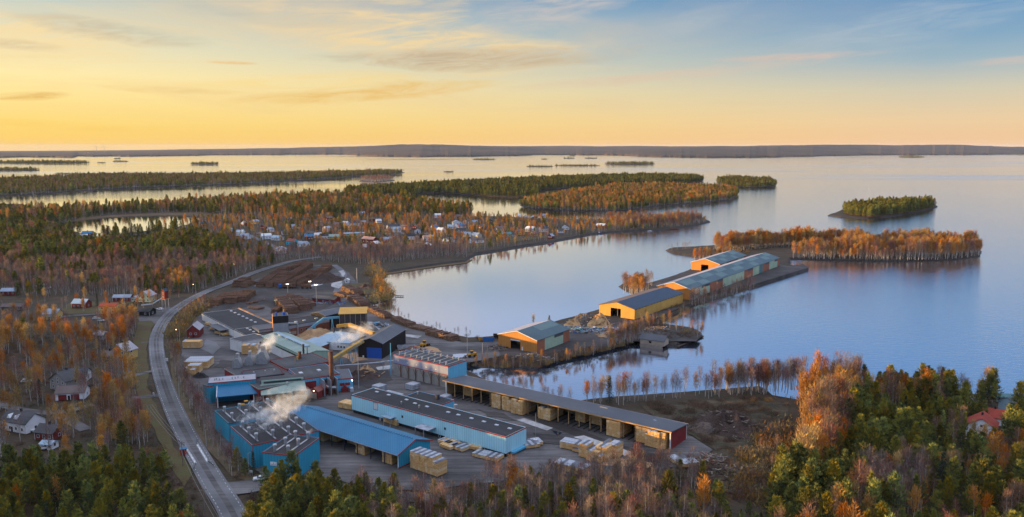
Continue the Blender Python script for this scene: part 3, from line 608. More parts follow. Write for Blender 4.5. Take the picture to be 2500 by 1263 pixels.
def window(e, x, z, w_=1.2, h_=1.3, side='front', D=0, L=0, frame='paint', pane='glass', off=0.0, name='window'):
    """a framed window proud of the wall"""
    f = MB(); g = MB(); b = .12
    def put(mb, u0, u1, z0, z1, d0, d1):
        if side == 'front': mb.box(u0, u1, -d1 + off, -d0 + off, z0, z1)
        elif side == 'back': mb.box(u0, u1, D + d0, D + d1, z0, z1)
        elif side == 'left': mb.box(-d1, -d0, u0, u1, z0, z1)
        else: mb.box(L + d0, L + d1, u0, u1, z0, z1)
    put(g, x - w_ / 2 + .02, x + w_ / 2 - .02, z + .02, z + h_ - .02, .004, .03)
    for a in ((x - w_ / 2 - b, x - w_ / 2, z - b, z + h_ + b), (x + w_ / 2, x + w_ / 2 + b, z - b, z + h_ + b), (x - w_ / 2, x + w_ / 2, z - b, z), (x - w_ / 2, x + w_ / 2, z + h_, z + h_ + b)): put(f, *a, .004, .07)
    fo = f.build(name, frame, e); g.build('pane', pane, fo)
    return fo
def panel(e, x0, x1, z0, z1, m, side='front', D=0, L=0, t=.06, name='door', y=0):
    mb = MB()
    if side == 'front': mb.box(x0, x1, y - t, y - .004, z0, z1)
    elif side == 'left': mb.box(-t, -.004, x0, x1, z0, z1)
    elif side == 'right': mb.box(L + .004, L + t, x0, x1, z0, z1)
    else: mb.box(x0, x1, D + .004, D + t, z0, z1)
    return mb.build(name, m, e)
def vent_mesh():
    mb = MB(); mb.tube((0, 0, 0), (0, 0, 1.5), .42, .42, 8).tube((0, 0, 1.5), (0, 0, 1.62), .55, .55, 8).tube((0, 0, 1.62), (0, 0, 1.9), .34, .34, 8).tube((0, 0, 1.9), (0, 0, 2.05), .6, .5, 8)
    return mb.mesh('roof_vent', 'steel')
VENT = vent_mesh()
def part_inst(me, name, e, loc, s=1.0, rz=0):
    o = bpy.data.objects.new(name, me); C.objects.link(o); o.parent = e; o.location = loc; o.scale = (s, s, s) if not isinstance(s, tuple) else s; o.rotation_euler = (0, 0, rz); return o
def vents(e, xs, ys, z, s=1.0, jitter=.2):
    for y in ys:
        for x in xs: part_inst(VENT, 'roof_vent', e, (x + rnd.uniform(-jitter, jitter), y + rnd.uniform(-jitter, jitter), z), s)
SKY_ME = MB().box(-.8, .8, -.5, .5, 0, .35).mesh('skylight', 'skylight')

# ------------------------------------------------------------ timber
PACKS = []
def pack_mesh(m, seed):
    r = random.Random(seed); mb = MB(); n = 5
    for i in range(n):                    # layers of boards with dark stickers between
        z0 = i * .24; j = r.uniform(-.03, .03); mb.box(-.6 + j, .6 + j, -2.6 + r.uniform(-.08, .08), 2.6 + r.uniform(-.08, .08), z0 + .03, z0 + .225, 0)
    for y in (-1.9, -.6, .6, 1.9): mb.box(-.56, .56, y - .06, y + .06, -.10, 1.19, 1)
    return mb.mesh('lumber_pack', [m, 'sticker'])
PACKS = [pack_mesh(m, i) for i, m in enumerate(['lumber', 'lumber', 'lumber_pale', 'lumber', 'wrap'])]
COVER = [MB().box(-.62, .62, -2.66, 2.66, 0, .05).mesh('cover', 'wrap'), MB().box(-.62, .62, -2.66, 2.66, 0, .05).mesh('cover', 'wrap_dark')]
def stack(A, rz, cols, levels, label, group, world=False, cover=0.0, white=None, rows=1, z0=GZ + .55, pal=None, cat='timber stack', ys=1.0, ex=True):
    """cols packs side by side along local x, their board ends towards -y; A = left near ground corner"""
    a = Vector((A[0], A[1], 0)) if world else P(A[0], A[1], GZ); r = random.Random(int(a.x * 13 + a.y * 7))
    e = empty('timber_stack', label, cat, (a.x, a.y, z0), rz, group)
    if ex:
        u = Vector((math.cos(rz), math.sin(rz))); n_ = Vector((-u.y, u.x)); o = a.xy; L = cols * 1.25; D = rows * 5.5
        excl([o, o + u * L, o + u * L + n_ * D, o + n_ * D], 1.5)
    for k in range(rows):
        for i in range(cols):
            lv = levels - (1 if r.random() < .12 and levels > 2 else 0)
            for j in range(lv):
                me = PACKS[r.choice(pal or (0, 1, 2, 3))]
                part_inst(me, 'lumber_pack', e, (.62 + i * 1.25 + r.uniform(-.03, .03), 2.7 * ys + k * 5.5 + r.uniform(-.12, .12), j * 1.3 + .1), (1, ys, 1))
            if r.random() < cover: part_inst(COVER[1 if r.random() < (.4 if white is None else 1 - white) else 0], 'cover', e, (.62 + i * 1.25, 2.7 * ys + k * 5.5, lv * 1.3 + .1 - .02), (1, ys, 1))
    return e

# ------------------------------------------------------------ the sheds on the spit
def wallpatches(e, L, D, h, spec):
    for (u0, u1, z0, z1, m) in spec: panel(e, u0 * D, u1 * D, z0 * h, z1 * h, m, 'right', D, L, t=.07, name='wall_panel')
def roofpatches(e, L, D, h, rise, spec, side=1, m='roof_mint'):
    k = rise / (L / 2)
    for (u0, u1, v0, v1) in spec:        # u along the length, v from ridge (0) to eave (1)
        x0 = L / 2 + v0 * L / 2; x1 = L / 2 + v1 * L / 2; za = h + rise - k * (v0 * L / 2) + .25; zb = h + rise - k * (v1 * L / 2) + .25
        mb = MB(); i = 0
        mb.prism([(x0, za), (x1, zb), (x1, zb + .05), (x0, za + .05)], 'y', u0 * D, u1 * D); mb.build('roof_panel', m, e)
def verge_trim(e, L, D, h, rise, m='paint', over=.5):
    mb = MB(); k = rise / (L / 2)
    mb.prism([(-over, h - k * over - .12), (L / 2, h + rise - .12), (L / 2, h + rise + .26), (-over, h - k * over + .26)], 'y', -over - .12, -over - .004)
    mb.prism([(L / 2, h + rise - .12), (L + over, h - k * over - .12), (L + over, h - k * over + .26), (L / 2, h + rise + .26)], 'y', -over - .12, -over - .004)
    mb.build('verge_board', m, e)
e, L, D = site('storage_shed', 'orange gabled shed with pale green side panels, nearest on the spit', 'shed', (1216.5, 816), (1311, 832), 7.6, Cc=(1395.5, 805), group=None)
gable_hall(e, L, D, 7.6, 3.7, 'y', 'wall_orange', 'roof_light', 'roof_teal', {'front': [(9.0, 15.9, 0, 6.0)]})  # left slope gets a paler material: sunlight painted into the roof
verge_trim(e, L, D, 7.6, 3.7)
wallpatches(e, L, D, 7.6, [(.0, .23, 0, 1, 'wall_brick_pink'), (.23, .80, 0, 1, 'panel_mint'), (.80, 1, 0, 1, 'wall_brick_pink')]); panel(e, .52 * D, .80 * D, 5.6, 7.5, 'roof_slate', 'right', D, L, t=.12, name='wall_panel')
roofpatches(e, L, D, 7.6, 3.7, [(.42, .97, .05, .5)])
panel(e, 9.0, 15.9, 5.3, 6.0, 'paint', 'front', t=.1, name='rolled_door'); panel(e, 17, 17.8, .3, 2.5, 'paint', 'front', name='door')
stack((P(1262, 848, GZ).x, P(1262, 848, GZ).y + 6), R(-30), 2, 3, 'timber bundle stored inside the open door of the nearest orange shed', None, world=True, ex=False, z0=GZ + .5)
e, L, D = site('storage_shed', 'yellow gabled shed with navy roof in the middle of the spit', 'shed', (1463, 744), (1549.6, 756), 7.4, Cc=(1671, 717))
gable_hall(e, L, D, 7.4, 3.4, 'y', 'wall_yellow', 'roof_brown', 'roof_navy', {'front': [(9.3, 17.3, 0, 6.4)]})  # left slope lighter than the right, its sunlight put into the colour
MB().box(12.9, 13.3, 3, 3.4, 0, 6.9).box(9.5, 17, 6, 6.3, 5.4, 5.8).build('inner_frame', 'pole_wood', e)
for i in range(17): MB().box(L + .004, L + .5, 2 + i * D / 17, 2.25 + i * D / 17, 7.0, 7.2).build('rafter_end', 'wall_dark', e)
e, L, D = site('storage_shed', 'very long orange shed with patchwork teal roof behind the yellow shed', 'shed', (1605, 698), (1686, 707), 8.4, Cc=(1928.5, 632))
gable_hall(e, L, D, 8.4, 4.2, 'y', 'wall_orange', 'roof_light', 'roof_teal'); verge_trim(e, L, D, 8.4, 4.2)  # sunlit left slope painted paler than the teal one
sp = []; cols_ = ['wall_brick_pink', 'panel_mint', 'wall_brick_pink', 'panel_mint', 'panel_mint', 'wall_brick_pink', 'panel_mint', 'panel_teal', 'wall_brick_pink', 'panel_mint', 'wall_brick_pink']
us = [0, .035, .18, .31, .44, .545, .65, .73, .775, .86, .975, 1]
cols_ = ['wall_brick_pink', 'panel_mint', 'wall_brick_pink', 'panel_mint', 'panel_mint', 'wall_brick_pink', 'panel_mint', 'panel_teal', 'wall_brick_pink', 'panel_mint', 'wall_brick_pink']
wallpatches(e, L, D, 8.4, [(us[i], us[i + 1] - .002, 0, 1, cols_[i]) for i in range(11)])
for a, b in ((.1, .18), (.25, .31), (.58, .65), (.81, .86), (.93, .975)): panel(e, a * D, b * D - .5, 6.3, 8.2, 'roof_slate', 'right', D, L, t=.13, name='wall_panel')
roofpatches(e, L, D, 8.4, 4.2, [(.02, .12, .1, .62), (.12, .19, .55, .95), (.20, .3, .1, .5), (.31, .38, .45, .9), (.36, .45, .05, .4), (.48, .58, .4, .8), (.56, .66, .05, .35), (.68, .74, .5, .95), (.72, .84, .05, .4), (.86, .92, .3, .75), (.93, .99, .05, .45)])
e, L, D = site('storage_shed', 'orange shed with patchwork roof furthest out, left of the long one', 'shed', (1687.5, 640), (1757, 646), 7.8, Cc=(1838, 625))
gable_hall(e, L, D, 7.8, 4.2, 'y', 'wall_orange', 'roof_light', 'roof_teal', {'front': [(10.0, 17.2, 0, 6.2)]}); verge_trim(e, L, D, 7.8, 4.2)  # pale left slope again carries painted sunlight
wallpatches(e, L, D, 7.8, [(0, .10, 0, 1, 'wall_brick_pink'), (.10, .24, 0, 1, 'panel_mint'), (.24, .4, 0, 1, 'wall_dark'), (.4, .66, 0, 1, 'wall_brick_pink'), (.66, .9, 0, 1, 'panel_mint'), (.9, 1, 0, 1, 'wall_brick_pink')])
roofpatches(e, L, D, 7.8, 4.2, [(.04, .2, .1, .5), (.22, .36, .45, .9), (.4, .56, .05, .45), (.6, .7, .5, .95), (.74, .95, .1, .5)])
# quay
q = [P(1832, 701, 1.2), P(1974, 657, 1.2), P(1958, 649, 1.2), P(1815, 692, 1.2)]
tag(MB().prism([(p.x, p.y) for p in q], 'z', -.6, 2.65).build('quay', 'dark_gravel'), 'concrete quay running out along the long orange shed', 'quay')
# boathouse on the small islet
e, L, D = site('boathouse', 'grey weathered boathouse with metal roof on the small islet', 'boathouse', (1563, 826), (1622, 833), 3.2, D=8, z0=1.6)
e.rotation_euler.z -= .05
gable_hall(e, L, D, 3.2, 2.4, 'x', 'wall_tan', 'roof_slate', None, {'front': [(5.5, 7.2, 1.0, 2.3)]}, over=.6)
MB().box(.5, L - .5, -1.6, -.4, -1.9, .1).build('boat_slip', 'pole_wood', e)

# ------------------------------------------------------------ light-blue hall, blue shed, long timber shed
e, L, D = site('production_hall', 'long pale-blue flat-roofed hall with red roof edge and dark plinth', 'factory hall', (858, 964), (1235, 1067), 8.6, Cc=(1280, 1042))
flat_box(e, L, D, 8.6, 'wall_sky', 'roof_black', z0=1.9, holes={'front': ()})
mb = MB(); mb.box(.4, L - .4, .5, D - .4, 0, 1.896); mb.build('plinth', 'wall_dark', e)
flat_box(e, 21, 9, 8.5, 'wall_azure', 'roof_black', x0=20, y0=D + .12, z0=0)
MB().box(27, 42, D + .12, D + 3, 6.6, 6.9).box(4, 14, D + .12, D + 5.5, 6.6, 6.9).build('canopy', 'wrap', e); MB().box(58, 77, D + .12, D + 3.4, 6.9, 7.2).build('canopy', 'wrap', e)
for x in (6, 13.5, 24.5, 31, 38, 50, 55.5, 62.5, 69, 75.5, 82): part_inst(SKY_ME, 'skylight', e, (x, D * .62 + (1.5 if x < 30 else 0), 8.45))
for x, y in ((27, 4), (36.5, 5), (23, D + 5)): part_inst(VENT, 'roof_vent', e, (x, y, 8.45), .7)
MB().tube((34, D + 6, 8.4), (34, D + 6, 10.4), 1.0, n=12).build('roof_duct', 'steel_dark', e)
window(e, 15.3, 4.9, 2.6, 3.0, frame='wall_dark', pane='wall_white')
for x in (31, 55): MB().box(x, x + .9, -.08, -.004, 4.6, 5.6).build('wall_hatch', 'wall_dark', e)
mb = MB().box(21.5, 27.5, -3.2, -.004, 4.0, 4.2); c = mb.build('canopy', 'roof_ice', e)
[MB().box(x, x + .2, -3.1, -2.9, 0, 4).build('canopy_post', 'steel', c) for x in (23, 27)]
mb = MB().box(43, 50.5, -5.0, -.004, 4.4, 4.6); c = mb.build('canopy', 'wrap', e); [MB().box(x, x + .3, -4.8, -4.5, 0, 4.4).build('canopy_post', 'steel', c) for x in (43.2, 47.8)]
for x in (17, 20, 57, 62, 64, 70, 73): panel(e, x, x + 1.2, .1, 2.3, 'wall_grey', 'front', t=.1, name='door', y=.4)
for x in (52, 66, 75): window(e, x, .6, .9, .9, off=.48)
MB().box(L + .01, L + 1.5, 3, D - 2, 1.2, 1.9).build('loading_shelf', 'wall_azure', e)
MB().tube((44, D + 1.2, 2), (49, D + .8, 9.2), .4, n=8).tube((49, D + .8, 6), (49, D + .8, 10.2), .8, n=10).build('dust_duct', 'steel', e)
for y0, m in ((960, 'x'),):
    pass
# white stacks on and behind this hall
for (px, py, n1_) in ((908, 948, 3), (990, 944, 3), (1070, 975, 2)):
    p = P(px, py + 8, GZ); stack((p.x, p.y), R(-38), n1_ + 1, 2, {908: 'white-wrapped timber stack behind the left end of the pale-blue hall', 990: 'white-wrapped timber stack behind the middle of the pale-blue hall', 1070: 'white-wrapped timber stack beside the blue recess of the pale-blue hall'}[px], 'white-wrapped stacks behind the pale-blue hall', world=True, cover=0, pal=(4,))

e, L, D = site('timber_shed', 'open-sided shed with long bright-blue gable roof in the foreground', 'timber shed', (694, 1019), (973, 1108), 6.2, Cc=(1054, 1076))
h = 6.2; rise = 2.9
mb = MB(); mb.wall('x', L - .25, .25, 0, D, .9, h); mb.prism([(0, h), (D, h), (D / 2, h + rise)], 'x', L - .25, L); mb.wall('x', 0, .25, 0, D, 0, h); mb.prism([(0, h), (D, h), (D / 2, h + rise)], 'x', 0, .25)
mb.wall('y', D - .25, .25, .25, L - .25, 0, h); mb.build('wall', 'wall_blue', e)
MB().box(L - .3, L + .03, -.05, D + .05, 0, .896).build('plinth', 'wall_red', e)
k = rise / (D / 2)
for s in (0, 1):
    a = -1.0 if s == 0 else D + 1.0; poly = [(a, h - k), (D / 2, h + rise), (D / 2, h + rise + .2), (a, h - k + .2)]; MB().prism(poly, 'x', -.6, L + .6).build('roof', 'roof_blue', e)
MB().prism([(-1.0, h - k - .1), (D / 2, h + rise - .1), (D / 2, h + rise + .3), (-1, h - k + .3)], 'x', L + .604, L + .75).prism([(D + 1.0, h - k - .1), (D + 1, h - k + .3), (D / 2, h + rise + .3), (D / 2, h + rise - .1)], 'x', L + .604, L + .75).build('verge_board', 'trim_red', e)
MB().box(-.6, L + .6, -1.15, -1.004, h - k - .1, h - k + .12).build('gutter', 'roof_light', e)
mb = MB()
for i in range(int(L / 1.4)): mb.box(.5 + i * 1.4, .9 + i * 1.4, D / 2 - .5, D / 2 + .5, h + rise + .1, h + rise + .32)
mb.build('ridge_cap', 'roof_blue', e)
nb = 9
for i in range(1, nb + 1): MB().box(i * L / nb - .5, i * L / nb - .2, .1, .4, 0, h - .1).build('post', 'steel_dark', e)
MB().box(L - .5, L - .1, -.02, .24, 0, h - .1).build('post', 'paint', e)
BS = e
def in_frame(e, x, y):
    v = Matrix.Rotation(e.rotation_euler.z, 3, 'Z') @ Vector((x, y, 0)); return (e.location.x + v.x, e.location.y + v.y)
for i, (x, y, c_, lv, lab) in enumerate(((.8, .6, 3, 4, 'first, under the hidden left end'), (5.2, .6, 3, 4, 'second from the left end'), (12.3, 4.5, 4, 3, 'set back behind the third post'), (19.5, .8, 3, 4, 'with pale ends beside the middle posts'), (24.3, 3.5, 3, 3, 'set back in shadow near the middle'), (31.5, 6, 4, 3, 'deep in the shade right of the middle'), (42.2, .8, 4, 4, 'double stack at the fifth bay'), (57.0, .6, 4, 4, 'last one, next to the right gable'))):
    p = in_frame(e, min(x, L - 6), y); stack(p, e.rotation_euler.z, c_, lv, 'timber stack under the bright-blue roof, ' + lab, 'stacks in the blue-roofed shed', world=True, ex=False, pal=(0, 2, 3), z0=GZ + .5)
p = P(1000, 1150, GZ)
stack((P(1001, 1146, GZ).x, P(1001, 1146, GZ).y), R(-38), 11, 5, 'wide block of timber packs at the right gable of the blue-roofed shed', None, world=True, cover=1.0, white=.45)

e, L, D = site('timber_shed', 'very long open timber shed with grey single-pitch roof and dark red end wall', 'timber shed', (1085, 929), (1637, 1054), 8.0, Cc=(1686, 1030))
mb = MB(); hf, hb = 7.6, 6.4; ov = 2.2
MB().prism([(-ov + 2, hf + .2), (D + .6, hb), (D + .6, hb + .3), (-ov + 2, hf + .5)], 'x', -.8, L + .5).build('roof', 'roof_slate', e)
MB().box(-.9, L + .6, .0 - .34, -.204, hf - .05, hf + .42).build('fascia', 'wood', e)
MB().box(-.9, L + .6, D + .604, D + .75, hb - .1, hb + .35).build('gutter', 'roof_light', e)
mb = MB(); mb.prism([(0.5, 0), (D, 0), (D, hb - .05), (.5, hf)], 'x', L - .3, L); mb.build('end_wall', 'wall_red', e)
MB().box(L - .35, L + .06, .1, .49, 0, hf).box(L - .35, L + .06, D + .01, D + .3, 0, hb).build('corner_board', 'paint', e)
mb = MB(); mb.prism([(1.5, 0), (D, 0), (D, hb - .05), (1.5, hf - .2)], 'x', 0, .3); mb.build('end_wall', 'wood', e)
MB().box(-.05, .4, .9, 1.45, 0, hf).build('corner_board', 'paint', e)
MB().box(.31, L - .31, D - .3, D, 0, hb - .05).build('back_wall', 'wood', e)
n_ = 22
for i in range(1, n_): MB().box(i * L / n_ - .15, i * L / n_ + .15, 1.2, 1.5, 0, hf).build('post', 'wood', e)
mb = MB()
for i in range(0, n_ * 2): mb.box(i * L / n_ / 2, i * L / n_ / 2 + .25, .0, D - .4, .36, .62)
mb.build('floor_bearers', 'wall_dark', e)
LSR = e; rz = e.rotation_euler.z
def frame_x(e, px, py, z=GZ):
    p = P(px, py, z); v = Matrix.Rotation(-e.rotation_euler.z, 3, 'Z') @ (p - e.location); return v.x, v.y
for px, py, c_, lv, yy, rows, lab in ((1187, 1003, 4, 5, -.6, 2, 'first of the tall ones, with grey cover'), (1211, 1010, 4, 5, -.6, 2, 'middle one of the left three'), (1233, 1018, 5, 5, -1.6, 2, 'pale front, right of the left three'), (1291, 1036, 5, 4, -.4, 2, 'alone between empty bays left of middle'),
        (1150, 960, 4, 4, 6, 1, 'set far back at the left end'), (1405, 1030, 4, 5, 6.5, 1, 'set far back at the middle, left one'), (1439, 1040, 4, 5, 7.5, 1, 'set far back at the middle, right one'), (1461, 1077, 5, 5, -.8, 2, 'broad one protruding right of the middle'), (1528, 1097, 5, 5, .0, 2, 'first of the right-hand three'), (1554, 1104, 5, 5, -1.8, 2, 'white cover, middle of the right three'), (1596, 1113, 5, 5, -1.0, 2, 'last beside the red end wall')):
    x, y = frame_x(e, px, py); q = in_frame(e, max(1, min(x, L - 8)), yy); stack(q, rz, c_, lv, 'timber stack under the grey single-pitch roof, ' + lab, 'stacks in the long timber shed', world=True, ex=False, cover=.5 if 'cover' in lab else 0.1, rows=rows)
for px, py, c_, lv, lab, cov, rot in ((1366, 1097, 9, 2, 'low covered timber stack in the yard, left of the tall block', 1, -28), (1396, 1106, 6, 1, 'lowest covered timber stack between two higher ones in the yard', 1, -28), (1412, 1118, 3, 4, 'narrow tall timber stack with metal cover at left of the yard block', 1, -35), (1430, 1126, 5, 3, 'half-height timber stack at the front of the yard block', .7, -35), (1446, 1122, 5, 4, 'open-topped timber stack in the middle of the yard block', .4, -35), (1470, 1116, 5, 4, 'white-covered timber stack at right of the yard block', 1, -35),
        (1352, 1150, 10, 2, 'wide low timber stack under worn metal sheets behind the birches', 1, -30), (1068, 1085, 5, 1, 'single layer of timber packs in front of the pale-blue hall, leftmost', .6, -40), (1072, 1094, 5, 1, 'single layer of pale packs in front of the pale-blue hall, second', 0, -42), (1095, 1096, 6, 1, 'covered single packs in front of the pale-blue hall, third', .9, -42), (1133, 1098, 6, 1, 'bare yellow packs in front of the pale-blue hall, fourth', 0, -25), (1152, 1118, 9, 1, 'long covered packs lying by the end of the pale-blue hall', 1, -30), (1284, 1100, 5, 1, 'white-topped packs at the right end of the pale-blue hall', 1, 20), (1305, 1093, 3, 1, 'small packs with white sheet near the long shed', 1, 20), (1648, 1137, 5, 1, 'covered packs at the edge of the clearing, upper', 1, 25), (1665, 1147, 6, 1, 'weathered covered packs at the edge of the clearing, lower', 1, 20),
        (935, 1033, 7, 2, 'covered low stack between blue-roofed shed and pale-blue hall', 1, -40), (826, 998, 6, 2, 'bright pale timber packs beside the left end of the pale-blue hall', 0, -30)):
    stack((px, py), R(rot), c_, lv, lab, None, cover=cov, white=.7)

# ------------------------------------------------------------ drying kilns
def strips(e, x0, x1, ys, z, m='steel', wd=.5):
    for y in ys: MB().box(x0, x1, y - wd / 2, y + wd / 2, z, z + .22).build('roof_strip', m, e)
e, L, D = site('drying_kiln', 'small blue drying kiln with black roof and white sign, nearest to the road', 'kiln', (641, 1104), (719, 1112.5), 9.4, Cc=(770, 1067.5))
flat_box(e, L, D, 9.4, 'wall_blue', 'roof_black'); strips(e, 3.9, 4.5, [D / 2], 9.3)
for x in (L * .3, L * .72): MB().box(x - .3, x + .3, 1.5, D - 1.5, 9.285, 9.45).build('roof_strip', 'steel', e)
vents(e, [L * .3, L * .72], [2.2, D * .5, D - 2.2], 9.4, 1.3)
s = MB().box(3.0, 5.6, -.12, -.004, 4.8, 6.2).build('sign_board', 'paint', e)
MB().tube((4.3, -.14, 5.75), (4.3, -.122, 5.75), .22, n=16).box(3.3, 5.3, -.14, -.122, 5.15, 5.32).box(3.6, 5.0, -.14, -.122, 4.95, 5.03).build('sign_lettering', 'wall_grey', s)
MB().box(L - .03, L + .12, -.12, .05, 0, 9.2).build('corner_post', 'trim_red', e); MB().box(L + .004, L + .25, 1.8, 2.1, 0, 9).build('downpipe', 'steel_dark', e)
e, L, D = site('drying_kiln', 'large blue drying kiln with rows of roof vents behind the small one', 'kiln', (563, 1041), (616, 1087.5), 9.2, Cc=(689, 1063))
D = 26
flat_box(e, L, D, 9.2, 'wall_blue', 'roof_black')
for j in range(4): MB().box(1.5, L - 1.5 if j else L - 3, 3.2 + j * 6.2 - .25, 3.2 + j * 6.2 + .25, 9.085, 9.25).build('roof_strip', 'steel', e)
vents(e, [L * .18, L * .5, L * .82], [3.2, 9.4, 15.6, 21.8], 9.2, 1.3)
for x in range(6): MB().box(L * x / 6 + 1.2, L * x / 6 + 1.32, -.12, -.004, .3, 8.6).build('wall_rib', 'wall_azure', e)
MB().box(L - .03, L + .12, -.12, .05, 0, 9.1).build('corner_post', 'trim_red', e); MB().box(L + .004, L + .3, 14, 14.6, 0, 9).build('downpipe', 'steel_dark', e)
KB2 = e
e, L, D = site('drying_kiln', 'dark blue drying kiln block with roof vents furthest from the small kiln', 'kiln', (524, 1003), (558, 1034), 8.2, D=24)
flat_box(e, L, D, 8.2, 'wall_blue', 'roof_black', trim='roof_slate')
for j in range(4): MB().box(1.5, L - 1.0, 3 + j * 6 - .25, 3 + j * 6 + .25, 8.085, 8.25).build('roof_strip', 'steel', e)
vents(e, [L * .2, L * .7], [3, 9, 15, 21], 8.2, 1.15)
# duct and pipe between kilns
# kilns north: lilac wall, concrete doors
e, L, D = site('drying_kiln', 'tall kiln with lilac upper wall, blue end and grey concrete doors behind the long shed', 'kiln', (961, 866), (1094, 895), 11.2, Cc=(1141, 889))
D = max(D, 14)
flat_box(e, L, D, 11.2, 'wall_azure', 'roof_grey', z0=0)
MB().box(-.06, L + .0, -.10, -.004, 7.0, 10.9).build('upper_cladding', 'wall_lilac', e)
MB().box(-.1, L + .1, -.16, -.106, 6.5, 6.9).build('stripe', 'trim_red', e)
for i in range(7):
    x0 = .3 + i * (L - .6) / 7; x1 = x0 + (L - .6) / 7 - .25
    MB().box(x0, x1, -.3, -.004, .1, 6.3).build('door', 'concrete', e)
    c = MB().box(x1, x1 + .25, -.7, -.31, 0, 6.4).build('post', 'rust', e)
    xm = x1 + .12
    MB().beam((xm, -.8, 3.4), (xm - 1.6, -.8, 6.3), .14, .14).beam((xm, -.8, 3.4), (xm + 1.6, -.8, 6.3), .14, .14).build('brace', 'rust', c)
for j in range(9): MB().box(2 + j * L / 9.3, 2.35 + j * L / 9.3, 1.5, D - 1.5, 11.08, 11.2).build('roof_strip', 'steel', e)
vents(e, [2.2 + j * L / 9.3 for j in range(9)], [2.2, D - 2.2], 11.1, .75)
for j in range(5): MB().box(3 + j * 6.5, 3.7 + j * 6.5, -.16, -.106, 8.2, 8.6).build('wall_lamp', 'paint', e)

# ------------------------------------------------------------ black hall with conveyor
e, L, D = site('boiler_hall', 'black gabled hall with a big blue roller door', 'hall', (874, 836), (933, 839.5), 9.0, Cc=(982, 803.5))
gable_hall(e, L, D, 9.0, 2.6, 'y', 'wall_black', 'roof_slate', 'roof_slate', over=.3)
panel(e, L * .36, L * .98, 0, 6.4, 'door_blue', 'front', t=.15, name='roller_door'); MB().box(L * .2, L * .24, -.9, -.02, 0, 1.6).build('wall_cabinet', 'paint', e)
MB().box(-.4, -.2, -.4, D + .3, 8.85, 9.1).box(L + .2, L + .4, -.4, D + .3, 8.85, 9.1).build('gutter', 'roof_light', e)
def conveyor(name, label, A, B, za, zb, wd, hh, m, legs=(), cap=None, legm='conveyor_blue', group=None, ribs=12):
    a = P(A[0], A[1], za); b = P(B[0], B[1], zb)
    e = empty(name, label, 'conveyor', (a.x, a.y, GZ), 0, group); o = Vector((a.x, a.y, GZ)); a -= o; b -= o
    MB().beam(a, b, wd, hh).build('gallery', m, e); u = (b - a)
    mb = MB()
    for i in range(ribs):
        c = a + u * (i + .5) / ribs; mb.beam(c - u.normalized() * .12, c + u.normalized() * .12, wd + .12, hh + .12)
    mb.build('rib', legm, e)
    up = Vector((0, 0, hh * .5 + .1)); MB().beam(a + up, b + up, wd * .7, .15).build('cover', cap or m, e)
    for t in legs:
        c = a + u * t; s = Vector((-u.y, u.x, 0)).normalized() * 1.6; f = Vector((u.x, u.y, 0)).normalized() * .9
        mb = MB()
        for q in (-1, 1): mb.beam(c + s * .3 * q, Vector((c.x, c.y, 0)) + s * q + f, .25, .25).beam(c + s * .3 * q, Vector((c.x, c.y, 0)) + s * q - f, .25, .25)
        mb.build('trestle', legm, e)
    return e
e = conveyor('conveyor', 'long inclined yellow conveyor on blue trestles rising to the black hall', (788, 893), (886, 832), 3.5, 12.6, 2.3, 1.7, 'conveyor_yellow', (.42, .66, .8), ribs=18)
MB().box(-2.2, .8, -1.2, 1.4, .8, 4).build('drive_head', 'conveyor_blue', e)
MB().tube((0, 0, .1), (.5, .5, 4), .5, n=8).build('chute', 'conveyor_blue', e)
conveyor('conveyor', 'yellow covered conveyor bending over the dark-panelled building', (853, 793), (913, 815), 13, 12.0, 2.0, 1.8, 'conveyor_yellow', (.5,), legm='conveyor_yellow')
conveyor('conveyor', 'short yellow conveyor beside the brick sawmill', (822, 797), (853, 793), 12, 13.0, 1.6, 1.6, 'conveyor_yellow', (), legm='conveyor_yellow', ribs=5)
conveyor('conveyor', 'steep pale-blue conveyor climbing the brick sawmill wall', (736, 819), (790, 778), 3.0, 12.5, 1.4, 1.3, 'conveyor_blue', (.6,))
conveyor('conveyor', 'level pale-blue conveyor running to the dark-panelled building', (790, 778), (832, 775), 12.5, 12.5, 1.2, 1.2, 'conveyor_blue', (.5,), ribs=6)

# ------------------------------------------------------------ sawmill, tower, white hall
e, L, D = site('sorting_hall', 'long low white hall with black roof at the left of the yard', 'hall', (492.6, 764.5), (570.5, 804.5), 5.6, Cc=(632, 800))
D = 25
flat_box(e, L, D, 5.6, 'wall_white', 'roof_black', trim='roof_grey'); MB().box(-.14, L + .14, -.16, -.106, 0, .9).build('plinth', 'concrete', e)
for i in range(7): part_inst(SKY_ME, 'skylight', e, (6 + i * (L - 10) / 7, D * .72, 5.45), 1.3)
MB().box(-.1, L + 8, D + .12, D + .6, 5.0, 6.1).build('parapet', 'wall_orange', e)  # parapet coloured orange to paint the low sunlight along its edge
mb = MB().box(L * .52, L * .86, -6, -.17, 3.8, 4.0); c = mb.build('canopy', 'roof_slate', e); [MB().box(L * x, L * x + .3, -5.8, -5.5, 0, 3.8).build('canopy_post', 'steel', c) for x in (.52, .7, .85)]
e, L, D = site('sawmill_building', 'white annex with black roof at the right end of the low white hall', 'factory building', (571.5, 804), (615, 827), 6.4, D=24)
flat_box(e, L, D, 6.4, 'wall_white', 'roof_black', trim='roof_grey')
for x in (3, 8, 14): part_inst(SKY_ME, 'skylight', e, (x, D * .3, 6.25), 1.2)
for i in range(4): MB().box(2 + i * 5, 3.1 + i * 5, -.1, -.004, 0, 2.2).build('door', 'wall_grey', e)
e, L, D = site('sawmill_building', 'low white-walled block in front of the green building with a dark flat roof', 'factory building', (592, 835), (653, 822), 6.8, D=13)
